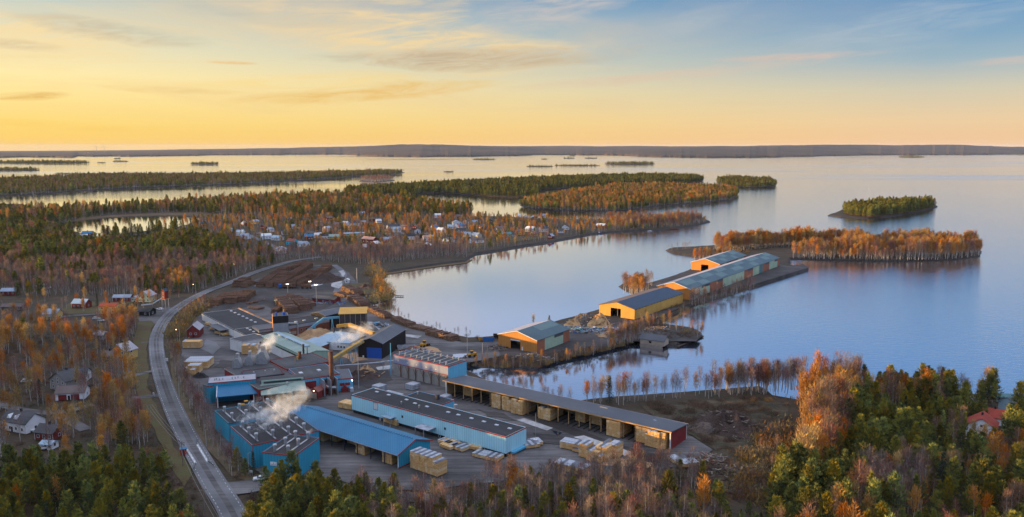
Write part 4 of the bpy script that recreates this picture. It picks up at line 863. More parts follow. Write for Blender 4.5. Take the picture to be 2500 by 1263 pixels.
flat_box(e, L, D, 6.8, 'wall_white', 'roof_grey', trim='roof_light'); window(e, L * .7, 3.5, 1.3, 1.3); window(e, L * .4, 3.0, .8, 1.3)
e, L, D = site('sawmill_tower', 'tall square tower with charcoal cap and grey base above the sawmill', 'tower', (666, 772.5), (703.5, 770), 16.5, D=9)
flat_box(e, L, D, 16.5, 'wall_grey', 'roof_grey', trim=None); MB().box(-.06, L + .06, -.08, -.004, 12, 16.4).build('upper_cladding', 'wall_dark', e)
MB().box(-.08, -.004, 0, D, 7, 16.4).build('painted_sun_side', 'wall_orange', e)  # low sun on the left face, painted as an orange layer
MB().tube((2, 2, 16.3), (2, 2, 18.3), .6, n=8).tube((L - 2.4, 3, 16.3), (L - 2.4, 3, 18.0), 1.0, n=10).build('roof_fan', 'door_blue', e); MB().tube((L - 2.4, 3, 18.02), (L - 2.4, 3, 19.6), .35, n=8).build('roof_stack', 'conveyor_yellow', e)
e, L, D = site('sawmill_building', 'blue-grey saw hall with a lean-to below the square tower', 'factory building', (632, 806), (704, 797), 8.0, D=14)
flat_box(e, L, D, 8.0, 'wall_grey', 'roof_slate', trim='roof_slate'); c = MB().prism([(-6, 4.5), (-.12, 7.2), (-.12, 7.5), (-6, 4.8)], 'x', L * .45, L).build('lean_to', 'roof_slate', e); MB().box(L - .4, L, -5.9, -5.4, 0, 4.5).box(L * .45, L * .45 + .4, -5.9, -5.4, 0, 4.5).build('post', 'wall_grey', c)
panel(e, L * .62, L * .9, 0, 3.5, 'wall_dark', 'front', t=.1, name='door'); window(e, L * .15, 4, 1, 1.2)
e, L, D = site('sawmill_building', 'red-brick saw hall with dark roof and blue conveyor on its wall', 'factory building', (705, 795), (804, 778), 8.6, D=16)
flat_box(e, L, D, 8.6, 'brick', 'roof_black', trim='roof_slate'); MB().box(0, L, -.12, -.004, 6.4, 8.2).build('upper_cladding', 'wall_grey', e)
for x in (.3, .42, .62): window(e, L * x, 3.8, 1.3, 1.4, frame='wall_tan')
panel(e, 1, 5, 2.5, 4.5, 'wall_tan', 'front', t=.1, name='door'); MB().tube((L * .2, -.5, 1), (L * .2, -.5, 9.2), .45, n=8).tube((L * .2, -.5, 9.2), (L * .05, 3, 9.2), .45, n=8).build('duct', 'steel', e)
for x in (.1, .3, .5, .8): part_inst(SKY_ME, 'skylight', e, (L * x, D * .4, 8.45), 1.2)
e, L, D = site('sawmill_building', 'dark roofed block with orange-lit gable between brick hall and panelled building', 'factory building', (795, 770), (848, 758), 10.0, D=14)
gable_hall(e, L, D, 9.4, 1.6, 'x', 'wall_dark', 'roof_slate', 'roof_slate', over=.3)
e, L, D = site('bark_hall', 'dark-panelled open-bottomed hall with bright yellow roof', 'hall', (828, 766), (894, 764), 14.0, D=15)
mb = MB(); mb.box(0, L, 0, .25, 4.5, 13.4).box(0, .25, .25, D, 4.5, 13.6).box(L - .25, L, .25, D, 4.5, 13.6).box(.25, L - .25, D - .25, D, 0, 14.2); mb.build('wall', 'dark_panel', e)
MB().prism([(-.5, 13.5), (D + .4, 14.6), (D + .4, 14.9), (-.5, 13.8)], 'x', -.5, L + .5).build('roof', 'wall_yellow', e)  # the yellow paints sunlight lying on this roof
for i in range(6): MB().box(i * (L - .3) / 5, i * (L - .3) / 5 + .3, -.2, -.004, 0, 13.4).build('post', 'wall_tan', e)
MB().box(.5, L - .5, .5, D - .5, .2, 4).build('inner_wall', 'concrete', e)

# ------------------------------------------------------------ green long building, pale roofs
e, L, D = site('planing_hall', 'long pale-green hall with ridge skylight running toward the chimneys', 'hall', (640, 822), (740, 868), 7.4, D=15, pad=1)
e2, L2, D2 = e, L, D
gable_hall(e, L, D, 7.4, 1.3, 'x', 'house_green', 'roof_green', 'roof_green', over=.4)
MB().box(3, L - 10, D / 2 - 1.3, D / 2 + 1.3, 8.6, 9.6).build('ridge_light', 'roof_ice', e)
mb = MB()
for i in range(20): mb.box(3.5 + i * (L - 14) / 20, 4.2 + i * (L - 14) / 20, D / 2 - 1.35, D / 2 - 1.304, 8.9, 9.4)
mb.build('ridge_pane', 'glass', e)
MB().box(L * .35, L * .95, -.1, -.004, 5.2, 5.9).build('ribbon_window', 'wall_dark', e)
MB().box(0, L, -.08, -.004, 0, 5.0).build('lower_cladding', 'wall_white', e)
for i in range(4): window(e, D * (.15 + i * .2), 1.5, .9, .9, 'right', D, L, frame='wall_tan')
def hip(e, L, D, h, rise, wm_, rm, over=.6, x0=0, y0=0):
    MB().wall('y', y0, .25, x0, x0 + L, 0, h).wall('y', y0 + D - .25, .25, x0, x0 + L, 0, h).wall('x', x0, .25, y0 + .25, y0 + D - .25, 0, h).wall('x', x0 + L - .25, .25, y0 + .25, y0 + D - .25, 0, h).build('wall', wm_, e)
    mb = MB(); o = over; a = [(x0 - o, y0 - o, h), (x0 + L + o, y0 - o, h), (x0 + L + o, y0 + D + o, h), (x0 - o, y0 + D + o, h)]; k = min(L, D) / 2
    r1 = (x0 + k, y0 + D / 2, h + rise) if L > D else (x0 + L / 2, y0 + k, h + rise); r2 = (x0 + L - k, y0 + D / 2, h + rise) if L > D else (x0 + L / 2, y0 + D - k, h + rise)
    if L > D: fs = [(a[0], a[1], r2, r1), (a[1], a[2], r2), (a[2], a[3], r1, r2), (a[3], a[0], r1)]
    else: fs = [(a[0], a[1], r1), (a[1], a[2], r2, r1), (a[2], a[3], r2), (a[3], a[0], r1, r2)]
    for f in fs: mb.quad(*f)
    mb.quad(*reversed(a)); return mb.build('roof', rm, e)
e, L, D = site('office_building', 'brick building with pale-blue hipped roof in the mill yard', 'building', (722, 842), (778, 848), 4.2, D=16)
hip(e, L, D, 4.2, 3.6, 'brick', 'roof_ice'); window(e, 3, 1.6, 1.2, 1.2); window(e, L - 4, 1.6, 1.2, 1.2)
e, L, D = site('office_building', 'wide building with pale-blue hipped roof beside the black hall', 'building', (762, 832), (853, 838), 5.0, D=20)
hip(e, L, D, 5.0, 4.0, 'wall_white', 'roof_ice'); 
for x in (.7, .78, .86): window(e, L * x, 1.8, 1.2, 1.2)
MB().tube((L * .4, 9, 7), (L * .4, 9, 11.5), .6, n=10).build('chimney', 'steel_dark', e)
e, L, D = site('storage_hut', 'small mint-green hut with white roof in front of the hipped roofs', 'hut', (780, 847), (800, 842), 3.2, D=5)
gable_hall(e, L, D, 3.2, .8, 'x', 'house_green', 'paint'); window(e, 1.5, 1.2, .9, .9); window(e, 3.5, 1.2, .9, .9)
p = P(770, 812, GZ); mb = MB()
def mound(name, label, cat, px, py, rx, ry, h, m, rot=0.0, seed=1, spikes=0, kind=None, sub=18, rough_=.35, group=None, sm=None):
    p = P(px, py, GZ); mb = MB(); n = sub; r = random.Random(seed)
    for i in range(n + 1):
        for j in range(n + 1):
            u = i / n * 2 - 1; v = j / n * 2 - 1; d = math.hypot(u, v); a = math.atan2(v, u); dd = max(abs(u), abs(v)); s = dd / d if d else 1
            q = min(1.0, dd); hh = h * max(0, (math.cos(q * math.pi) * .5 + .5)) ** .8
            hh *= 1 + rough_ * 2 * noise.noise(Vector((u * 3 + seed, v * 3, seed))); hh += (noise.noise(Vector((u * 9, v * 9, seed * 3))) * h * rough_ * .5) * (1 - q)
            k = s * (1 + .2 * noise.noise(Vector((a * 1.0, seed, 0))))
            mb.v.append((u * rx * k, v * ry * k, hh if dd < .99 else -.3))
    for i in range(n):
        for j in range(n):
            a = i * (n + 1) + j; mb.f.append((a, a + n + 1, a + n + 2, a + 1)); mb.m.append(0)
    for k in range(spikes):               # planks, branches and sheets lying on the heap
        a = r.uniform(0, 6.28); d = r.random() ** .6 * .95; x = d * rx * math.cos(a); y = d * ry * math.sin(a); z = h * max(0, math.cos(d * math.pi) * .5 + .5) + .15
        L_ = r.uniform(.8, 3.5); t = r.uniform(0, 6.28); mb.beam((x, y, z), (x + L_ * math.cos(t), y + L_ * math.sin(t), z + r.uniform(-.5, .7)), r.uniform(.15, .7), r.uniform(.05, .3), m=1 + r.randrange(max(1, len(sm or [1]))))
    return tag(mb.build(name, [m] + (sm or ['pole_wood']), None, (p.x, p.y, GZ + .4), rot), label, cat, group, kind)
mound('chip_heap', 'pale heap of wood chips beside the brick saw hall', 'chip heap', 772, 822, 16, 8, 4.5, 'chips', .2, 3)
mound('chip_heap', 'low spread of wood chips under the steep blue conveyor', 'chip heap', 745, 832, 12, 5, 2, 'chips', .2, 5)

# ------------------------------------------------------------ front works: red, green and blue blocks
e, L, D = site('boiler_house', 'dark flat-roofed block with dark red walls and three metal fan housings', 'factory building', (548, 900), (632, 950), 8.0, D=22, pad=0)
flat_box(e, L, D, 8.0, 'wall_red', 'roof_grey', trim='roof_green')
FAN = MB(); FAN.prism([(-1.8, 0), (1.8, 0), (1.8, 1.6), (.9, 4.2), (-.3, 4.2), (-1.8, 2.6)], 'y', -1.6, 1.6); FAN.box(-.3, .9, -.8, .8, 4.2, 6.2); FANM = FAN.mesh('fan_housing', 'steel')
for px, py in ((580, 896), (610, 890), (642, 886)):
    x, y = frame_x(e, px, py, GZ + 8); part_inst(FANM, 'fan_housing', e, (x, y, 7.9), 1.15 if px < 640 else 1.5, -e.rotation_euler.z)
e, L, D = site('factory_block', 'low dark-roofed block with dark red parapet wall in the middle of the works', 'factory building', (602, 924), (694, 912), 8.6, D=14, pad=0)
flat_box(e, L, D, 8.6, 'wall_red', 'roof_grey', trim='roof_slate')
for x in (.25, .55, .8): part_inst(VENT, 'roof_vent', e, (L * x, D * .4, 8.4), .7)
e, L, D = site('factory_block', 'dark red-walled block with flat grey roof beside the green hall', 'factory building', (657, 880), (700, 902), 8.2, D=24, pad=0)
flat_box(e, L, D, 8.2, 'wall_red', 'roof_grey', trim='trim_red'); MB().tube((8, 12, 8), (8, 12, 10), .5, n=8).tube((14, 8, 8), (14, 8, 11), .15, n=6).build('roof_stack', 'conveyor_yellow', e)
e, L, D = site('factory_block', 'bright-blue block with pale flat roof and small roof fans at the left front', 'factory building', (508, 936), (625, 926), 9.6, D=10)
flat_box(e, L, D, 9.6, 'wall_blue', 'roof_light'); 
for x in (.13, .17, .23, .3, .5, .56, .62, .74): part_inst(VENT, 'roof_vent', e, (L * x, D * .35 + (x * 7) % 1.5, 9.4), .55)
c = MB().prism([(-9.5, 5.2), (-.12, 7.6), (-.12, 7.9), (-9.5, 5.5)], 'x', 4, L + 3).build('lean_to', 'roof_blue', e)
MB().box(4.0, 4.4, -9.3, -8.9, 0, 5.2).box(L + 2.4, L + 2.8, -9.3, -8.9, 0, 5.2).box(L - 1.4, L - 1.1, -9.3, -8.9, 0, 5.2).build('post', 'paint', c)
MB().prism([(-9.6, 5.0), (-.12, 7.4), (-.12, 7.95), (-9.6, 5.6)], 'x', 3.7, 3.99).build('verge_board', 'paint', c)
MB().box(L + 2.81, L + 3.0, -8.8, -.13, 0, 5.2).box(3.7, 3.9, -8.8, -.13, 0, 4.9).build('side_wall', 'wall_red', c)
e2_, L2_, D2_ = site('factory_block', 'narrow blue annex with red end wall left of the bright-blue block', 'factory building', (496, 940), (512, 944), 8.4, D=9)
flat_box(e2_, L2_, D2_, 8.4, 'wall_blue', 'roof_slate')
MB().box(-1.2, -.004, 2, 6, 2, 4).build('loading_hood', 'wrap', e2_)
e, L, D = site('factory_block', 'pale-green roofed block with open front beside the bright-blue lean-to', 'factory building', (640, 962), (745, 952), 6.0, D=15)
MB().prism([(-2, 5.8), (8, 7.8), (8, 8.1), (-2, 6.1)], 'x', -.5, L + .5).build('roof', 'roof_green', e)
MB().box(0, L, 8.02, 8.3, 7.0, 9.8).build('clerestory', 'house_green', e); MB().box(1, L - 1, 7.96, 8.01, 8.35, 9.3).build('ribbon_window', 'glass', e)
MB().box(-.3, L + .3, 8.31, D, 9.3, 9.6).build('roof', 'roof_grey', e); MB().box(0, L, D - .3, D, 0, 9.29).box(0, .3, 1, D - .31, 0, 5.8).box(L - .3, L, 1, D - .31, 0, 5.8).build('wall', 'wall_red', e)
for x in (0.02, .36, .7, .98): MB().box(L * x - .15, L * x + .15, -1.7, -1.4, 0, 5.8).build('post', 'house_green', e)
part_inst(VENT, 'roof_vent', e, (L * .6, 5, 7.1), 1.0)
for i, xx in enumerate((6, 11, 16)):
    q = in_frame(e, xx, 1.5); stack(q, e.rotation_euler.z, 3, 3, 'timber stack in the shade of the pale-green roof, ' + ('left', 'middle', 'right')[i] + ' of three', 'stacks below the pale-green roof', world=True, ex=False)
q = in_frame(e, L - 5.4, -2.5); stack(q, e.rotation_euler.z, 4, 3, 'white-fronted timber stack below the little grey canopy by the red porch', None, world=True, ex=False, pal=(2,))
MB().box(L - 6, L + .5, -3.5, -1.5, 6.2, 6.4).build('canopy', 'roof_grey', e)
e, L, D = site('workshop', 'light-blue workshop with grey flat roof and dark red gate', 'workshop', (704, 901), (736, 927), 8.8, D=19)
flat_box(e, L, D, 8.8, 'wall_azure', 'roof_grey')
for x in (.35, .7): window(e, L * x, 5.0, 2.4, 1.5, frame='trim_red')
mb = MB().box(L + .004, L + .12, 1.5, 7, 3.6, 7.2).build('gate', 'wall_red', e); window(e, 12, 5.5, 2, 1.6, 'right', D, L, frame='trim_red')
for y in (3, 12): part_inst(SKY_ME, 'skylight', e, (L * .5, y, 8.65), 1.6)
MB().tube((L + 1, 10, 4), (L + 3.5, 16, 3.2), .9, n=10).tube((L + 2.2, 13, 3), (L + 2.2, 13, 8.5), .35, n=8).build('cyclone_duct', 'steel', e)
for i in range(3): MB().box(L + .01, L + 6, 9 + i * 3.2, 9.3 + i * 3.2, 0, 8.2).build('catwalk_frame', 'steel', e)
e, L, D = site('workshop', 'blue workshop with slate roof and dark red hood door, right of the rust chimney', 'workshop', (803, 928), (861, 923), 6.6, D=17)
flat_box(e, L, D, 6.6, 'wall_azure', 'roof_slate'); window(e, L * .55, 3.2, 2.2, 1.2, frame='trim_red', pane='wall_red'); window(e, L * .78, 3.2, 2.2, 1.2, frame='trim_red', pane='wall_red')
MB().prism([(L * .5, 0), (L * .8, 0), (L * .8, 2.2), (L * .65, 3.4), (L * .5, 2.2)], 'y', -2, -.004).build('porch', 'wall_red', e)
MB().tube((L - .3, -.3, 5.4), (L - .3, -.05, 5.4), .22, n=8).build('wall_lamp', 'lamp_white', e)
MB().box(L * .86, L, -2.6, -.02, 0, 2.2).build('oil_tank', 'wrap', e)
e, L, D = site('porch_building', 'small dark red gabled porch with lit gate below the light-blue workshop', 'porch', (757, 955), (776, 957), 4.0, D=9, pad=.5)
gable_hall(e, L, D, 4.0, 1.6, 'y', 'wall_red', 'roof_tile', 'roof_tile', over=.3); panel(e, .7, L - .7, 0, 3.4, 'wall_tan', 'front', name='gate'); MB().tube((L / 2, -.3, 4.3), (L / 2, -.05, 4.3), .18, n=8).build('wall_lamp', 'lamp_white', e)

# chimneys
def chimney(label, px, ytop, ybase, r, m='rust', cat='chimney', rings=4):
    b = P(px, ybase, GZ); dz = b.y * math.cos(PITCH) + (CH - GZ) * math.sin(PITCH)
    hgt = (ybase - ytop) * dz / F / math.cos(PITCH) ** 1.0 * .97
    e = empty('chimney', label, cat, (b.x, b.y, GZ)); MB().tube((0, 0, 0), (0, 0, hgt), r * 1.1, r, 14).build('shaft', m, e)
    for i in range(rings): z = hgt * (i + 1) / rings; MB().tube((0, 0, z - .3), (0, 0, z - .05), r * 1.12 + .08, r * 1.12 + .08, 14).build('ring', 'steel_dark', e)
    mb = MB()
    for s in (-.2, .2): mb.tube((s, -r * 1.12 - .2, 1), (s, -r - .2, hgt), .04, n=4)
    mb.build('ladder', 'rust', e); excl([(b.x - 2, b.y - 2), (b.x + 2, b.y - 2), (b.x + 2, b.y + 2), (b.x - 2, b.y + 2)], 1)
chimney('tall rust-brown chimney between the two blue workshops', 811, 852, 962, 1.05)
chimney('thinner brown chimney in front of the green hall', 733.5, 856, 912, .85)
chimney('thin dark chimney against the pale-green hall', 742.5, 838, 898, .5, 'steel_dark')
chimney('thin pale steel pole-like stack behind the thin dark chimney', 752, 846, 900, .22, 'steel')
# white pipe across the yard
e = empty('pipeline', 'white pipe crossing the yard from the conveyor to the lilac kiln', 'pipe', (P(820, 899, GZ).x, P(820, 899, GZ).y, GZ)); o = Vector((e.location.x, e.location.y, GZ))
pp = [P(818, 908, GZ) - o, P(820, 893, GZ + 5) - o, P(880, 889, GZ + 5) - o, P(935, 884, GZ + 5) - o, P(961, 880, GZ + 6) - o]
mb = MB()
for a, b in zip(pp, pp[1:]): mb.tube(a, b, .32, n=8)
mb.build('pipe', 'wrap', e)
for q in pp[1:-1]: MB().box(q.x - .15, q.x + .15, q.y - .15, q.y + .15, 0, q.z - .3).build('support', 'steel', e)

# ------------------------------------------------------------ log yard
LOGR = random.Random(11)
def log_pile(A, B, wd=5.0, h=4.0, label='', z0=GZ + .4, group='log piles in the yard', m='bark', r=.34):
    a = P(A[0], A[1], GZ); b = P(B[0], B[1], GZ); v = (b - a).xy; L = v.length; rz = math.atan2(v.y, v.x); mb = MB(); rr = LOGR; row = 0; z = r
    while z < h:
        ins = (z / h) * h * .75 + rr.uniform(0, .6); x = ins + (r if row % 2 else 0)
        while x < L - ins:
            top = h * (.78 + .22 * noise.noise(Vector((x * .25, a.x, 1)))) 
            if z < top + .3 or rr.random() < .2:
                jy = rr.uniform(-.35, .35); q = r * rr.uniform(.75, 1.15); tl = rr.uniform(-.06, .06)
                mb.tube((x, -wd / 2 + jy, z + tl), (x + rr.uniform(-.15, .15), wd / 2 + jy, z - tl), q, q * .85, 5, mc=1)
            x += r * 2.05
        z += r * 1.75; row += 1
    excl([a.xy, b.xy, b.xy + Vector((0, 1)), a.xy + Vector((0, 1))], 3)
    return tag(mb.build('log_pile', [m, 'log_end'], None, (a.x, a.y, z0), rz), label, 'log pile', group)
LP = [((634, 703), (694, 662), 7, 4.5, 'leftmost long log pile in the back rows, reaching up to the road'), ((656, 704), (702, 671), 6, 4, 'shorter log pile right of the leftmost long one'), ((678, 704), (757, 651), 7, 5, 'longest and highest log pile in the middle of the back rows'), ((698, 706), (766, 668), 6, 4, 'log pile right in front of the longest one, beside the white lime'),
      ((716, 706), (752, 688), 5, 3.4, 'short log pile next to the timber crane'), ((764, 683), (802, 657), 8, 5, 'big log pile beside the dark bark mound'), ((700, 662), (748, 645), 6, 3.6, 'far log pile under the trees at the road bend'), ((575, 702), (606, 687), 7, 5, 'high log pile standing alone right beside the road'), ((592, 704), (618, 694), 6, 4, 'lower log pile attached to the high one by the road'),
      ((523, 748), (566, 723), 7, 4.5, 'log pile on the left edge of the yard with dark bark'), ((560, 744), (586, 723), 8, 5, 'broad square-ended log pile in the left group'), ((584, 740), (612, 720), 9, 5, 'rightmost log pile of the left group'), ((488, 760), (514, 750), 5, 3, 'low log pile at the corner of the white hall'),
      ((604, 745), (628, 738), 4, 1.4, 'flat bundle of logs on the open gravel, next to the left group'), ((612, 752), (640, 757), 6, 1.2, 'wide flat bundle of logs on the open gravel'), ((565, 755), (585, 754), 4, .9, 'smallest flat bundle of logs near the white hall'), ((634, 734), (652, 733), 4, .9, 'thin flat bundle of logs in the centre of the gravel'),
      ((684, 736), (714, 768), 9, 5, 'log pile with round ends just behind the square tower'), ((716, 735), (750, 760), 9, 5, 'log pile behind the brick hall, right of its neighbour'), ((668, 768), (684, 755), 4, 3, 'small log pile behind the tower roof'), ((740, 738), (764, 750), 6, 3, 'darker low log pile beneath the red measuring hut'),
      ((842, 710), (880, 727), 8, 5, 'log pile with bright ends at the shore bend'), ((820, 722), (850, 727), 6, 3, 'low log pile before the shore road'), ((858, 730), (893, 755), 8, 4.5, 'large log pile along the shore road'), ((904, 759), (950, 781), 6, 3.4, 'long low log pile following the water'), ((962, 783), (1010, 802), 6, 3, 'log pile in the curve of the shore road'), ((1004, 800), (1050, 810), 7, 1.6, 'scattered thin logs at the waterside'), ((1046, 816), (1116, 834), 7, 3.4, 'last long log pile toward the spit'), ((700, 725), (742, 733), 3, 2.2, 'low row of logs below the green sorter')]
for A, B, wd, h, lab in LP: log_pile(A, B, wd, h, lab)
mound('bark_mound', 'dark brown mound of bark between white lime patches', 'bark heap', 797, 686, 15, 22, 6, 'bark_dark', -.4, 9, spikes=60, sm=['bark_dark', 'bark'])
mound('bark_mound', 'reddish heap of branches near the shore grass', 'branch heap', 893, 703, 8, 7, 2.5, 'bark', 0, 12, spikes=80, sm=['bark', 'bark_dark'])
mound('soil_heap', 'dark soil heap with pale lumps behind the workshops', 'soil heap', 880, 922, 12, 8, 3.2, 'bark_dark', .2, 14, spikes=30, sm=['chips', 'bark_dark'])
mound('soil_heap', 'heap of pale soil clods in front of the lilac kiln', 'soil heap', 895, 912, 6, 4, 3.5, 'chips', .5, 15, spikes=10, sm=['chips', 'bark_dark'])
mound('scrap_heap', 'mixed scrap heap with pipes and boards between orange and yellow sheds', 'scrap heap', 1432, 790, 13, 10, 6, 'rubble', -.6, 21, spikes=240, sm=['steel', 'wall_blue', 'machine_yellow', 'rust', 'wrap', 'wood', 'wall_dark'])
mound('wood_heap', 'brown pile of broken wood beside the scrap heap', 'wood heap', 1462, 795, 10, 8, 6, 'wood', .2, 22, spikes=160, sm=['wood', 'chips', 'bark'])
mound('wood_heap', 'low brown pile of broken wood left of the scrap heap', 'wood heap', 1400, 795, 7, 6, 3.5, 'wood', .4, 29, spikes=60, sm=['wood', 'chips'])
mound('scrap_heap', 'low spread of blue and green scrap sheets in front of the big heap', 'scrap heap', 1420, 808, 18, 9, 1.3, 'rubble', -.5, 23, spikes=220, sm=['wall_azure', 'panel_teal', 'wrap', 'tarp_blue', 'wall_dark', 'steel'])
mound('scrap_heap', 'small group of blue and white scrap near the yellow shed', 'scrap heap', 1492, 806, 7, 4, 1.2, 'rubble', 0, 24, spikes=70, sm=['wall_azure', 'wrap', 'tarp_blue'])
mound('wood_heap', 'pale plank heap near the waterside birches', 'wood heap', 1485, 822, 7, 4, 2.4, 'chips', 0, 25, spikes=70, sm=['wood', 'chips', 'wrap'])
mound('rubble_heap', 'grey rubble bank below the nearest orange shed', 'rubble heap', 1300, 876, 12, 5, 2.5, 'rubble', -.3, 26, spikes=90, sm=['steel', 'rubble'])
mound('timber_heap', 'stack of weathered beams left of the orange shed door', 'beam heap', 1216, 853, 6, 4, 1.5, 'rubble', -.4, 27, spikes=70, sm=['pole_wood', 'wall_dark'])
mound('scrap_heap', 'pale bag and pallet heap on the small islet', 'scrap heap', 1605, 806, 9, 3, 1.5, 'rubble', 0, 28, spikes=60, sm=['wood', 'wrap'])
mound('brush_heap', 'large dark heap of stumps and soil in the clearing', 'stump heap', 1775, 1040, 14, 16, 5.5, 'bark_dark', .2, 31, spikes=260, sub=26, rough_=.6, sm=['bark_dark', 'pole_wood', 'bark_dark'])
mound('brush_heap', 'grey-brown gravel hump beside the dark stump heap', 'gravel heap', 1722, 1050, 8, 6, 2.5, 'rubble', 0, 32)
mound('brush_heap', 'pale heap of branches at the edge of the clearing', 'branch heap', 1722, 1128, 9, 5, 1.4, 'clearing', .5, 33, spikes=130, sm=['pole_wood', 'pole_wood', 'rust'])
mound('brush_heap', 'heap of grey roots in the lower clearing', 'branch heap', 1790, 1160, 10, 7, 2.0, 'clearing', .1, 34, spikes=200, sm=['pole_wood', 'bark_dark', 'bark_dark'])
mound('scrap_heap', 'heap of metal pieces with a red grab behind the lilac kiln', 'scrap heap', 1010, 858, 10, 5, 2.0, 'rubble', -.2, 35, spikes=110, sm=['wrap', 'steel', 'trim_red', 'machine_yellow'])
mound('scrap_heap', 'blue and white machine parts beside the red measuring hut', 'scrap heap', 805, 742, 12, 5, 1.5, 'rubble', -.2, 36, spikes=120, sm=['wrap', 'tarp_blue', 'wall_azure'])
mound('scrap_heap', 'row of grey-blue scrap along the shore road behind the panelled hall', 'scrap heap', 925, 796, 14, 3, 1.6, 'rubble', -.6, 37, spikes=120, sm=['wrap', 'wall_azure', 'steel'])
mound('scrap_heap', 'pallets and covered machines beside the dark blue kiln', 'scrap heap', 606, 1002, 7, 4, 1.8, 'rubble', -.5, 38, spikes=90, sm=['wall_azure', 'wrap', 'machine_yellow', 'wall_dark'])

# sorter line and red huts
e, L, D = site('log_sorter', 'long pale-green log sorter gallery in the log yard', 'log sorter', (673, 735), (742, 729), 3.5, D=5)
MB().box(0, L, 0, D, 2.8, 3.4).build('deck', 'roof_green', e); MB().prism([(0, 3.41), (D, 3.41), (D / 2, 4.6)], 'x', 1, L - 1).build('cover', 'roof_green', e)
for i in range(9): MB().box(i * (L - .4) / 8, .4 + i * (L - .4) / 8, .2, .6, 0, 2.79).build('post', 'steel', e)
def shed_px(name, label, cat, A, B, h, D, rise, wm_, rm, ridge='y', wins=2, win='front', group=None, door=True):
    e, L, D = site(name, label, cat, A, B, h, D=D, group=group)
    w_, rf = gable_hall(e, L, D, h, rise, ridge, wm_, rm, rm, over=.4)
    for i in range(wins): window(e, L * (i + .7) / (wins + .4), h * .45, 1.0, 1.1)
    if door and L > 5: panel(e, L * .46, L * .46 + 1, 0, 2.1, 'wall_dark', 'front')
    return e, L, D
shed_px('measuring_hut', 'dark red hut with grey gable roof and white windows amid the log piles', 'hut', (762, 728), (816, 733), 3.6, 8, 1.6, 'wall_red', 'roof_grey', 'x', 3)
shed_px('measuring_hut', 'small dark red cabin under the green log sorter', 'hut', (716, 733), (730, 732), 3.0, 4, .6, 'wall_red', 'roof_metal', 'x', 2)
shed_px('storage_hut', 'small white hut standing alone by the shore grass', 'hut', (842, 684), (851, 684), 3.2, 4, .8, 'paint', 'paint', 'y', 1)
shed_px('barn', 'red wooden barn with grey metal roof beside the white hall', 'barn', (456, 807), (486, 806), 5.2, 12, 3.2, 'house_red', 'roof_light', 'y', 2)

# ------------------------------------------------------------ left yard stacks
for (px, py, c_, lv, lab, cov, rot, rows) in ((446, 853, 8, 3, 'long pale timber stack by the red barn, back one', .6, 3, 1), (449, 904, 10, 3, 'white-topped timber stack in the left yard, back row', 1, 3, 2), (452, 914, 6, 3, 'white-topped timber stack in the left yard, front row', 1, 3, 1), (464, 918, 2, 2, 'tiny white-topped timber stack at the left yard edge', 1, 3, 1), (590, 868, 6, 4, 'brown timber stack before the white block of the sawmill', .3, 0, 1), (640, 862, 7, 3, 'timber stack against the pale-green hall wall', .2, 0, 1)):
    stack((px, py), R(rot), c_, lv, lab, None, cover=cov, white=1, rows=rows)
for px, py, lab in ((500, 795, 'first'), (512, 806, 'second'), (524, 816, 'third'), (536, 820, 'fourth')): stack((px, py), R(-35), 4, 1, 'low pale timber pack along the white hall, %s from the left' % lab, 'low packs along the white hall', cover=.3)
mound('tarped_heap', 'two humps under a dark green tarpaulin in the left yard', 'covered heap', 489, 922, 5, 3, 2, 'wall_dark', 0, 41, spikes=0)

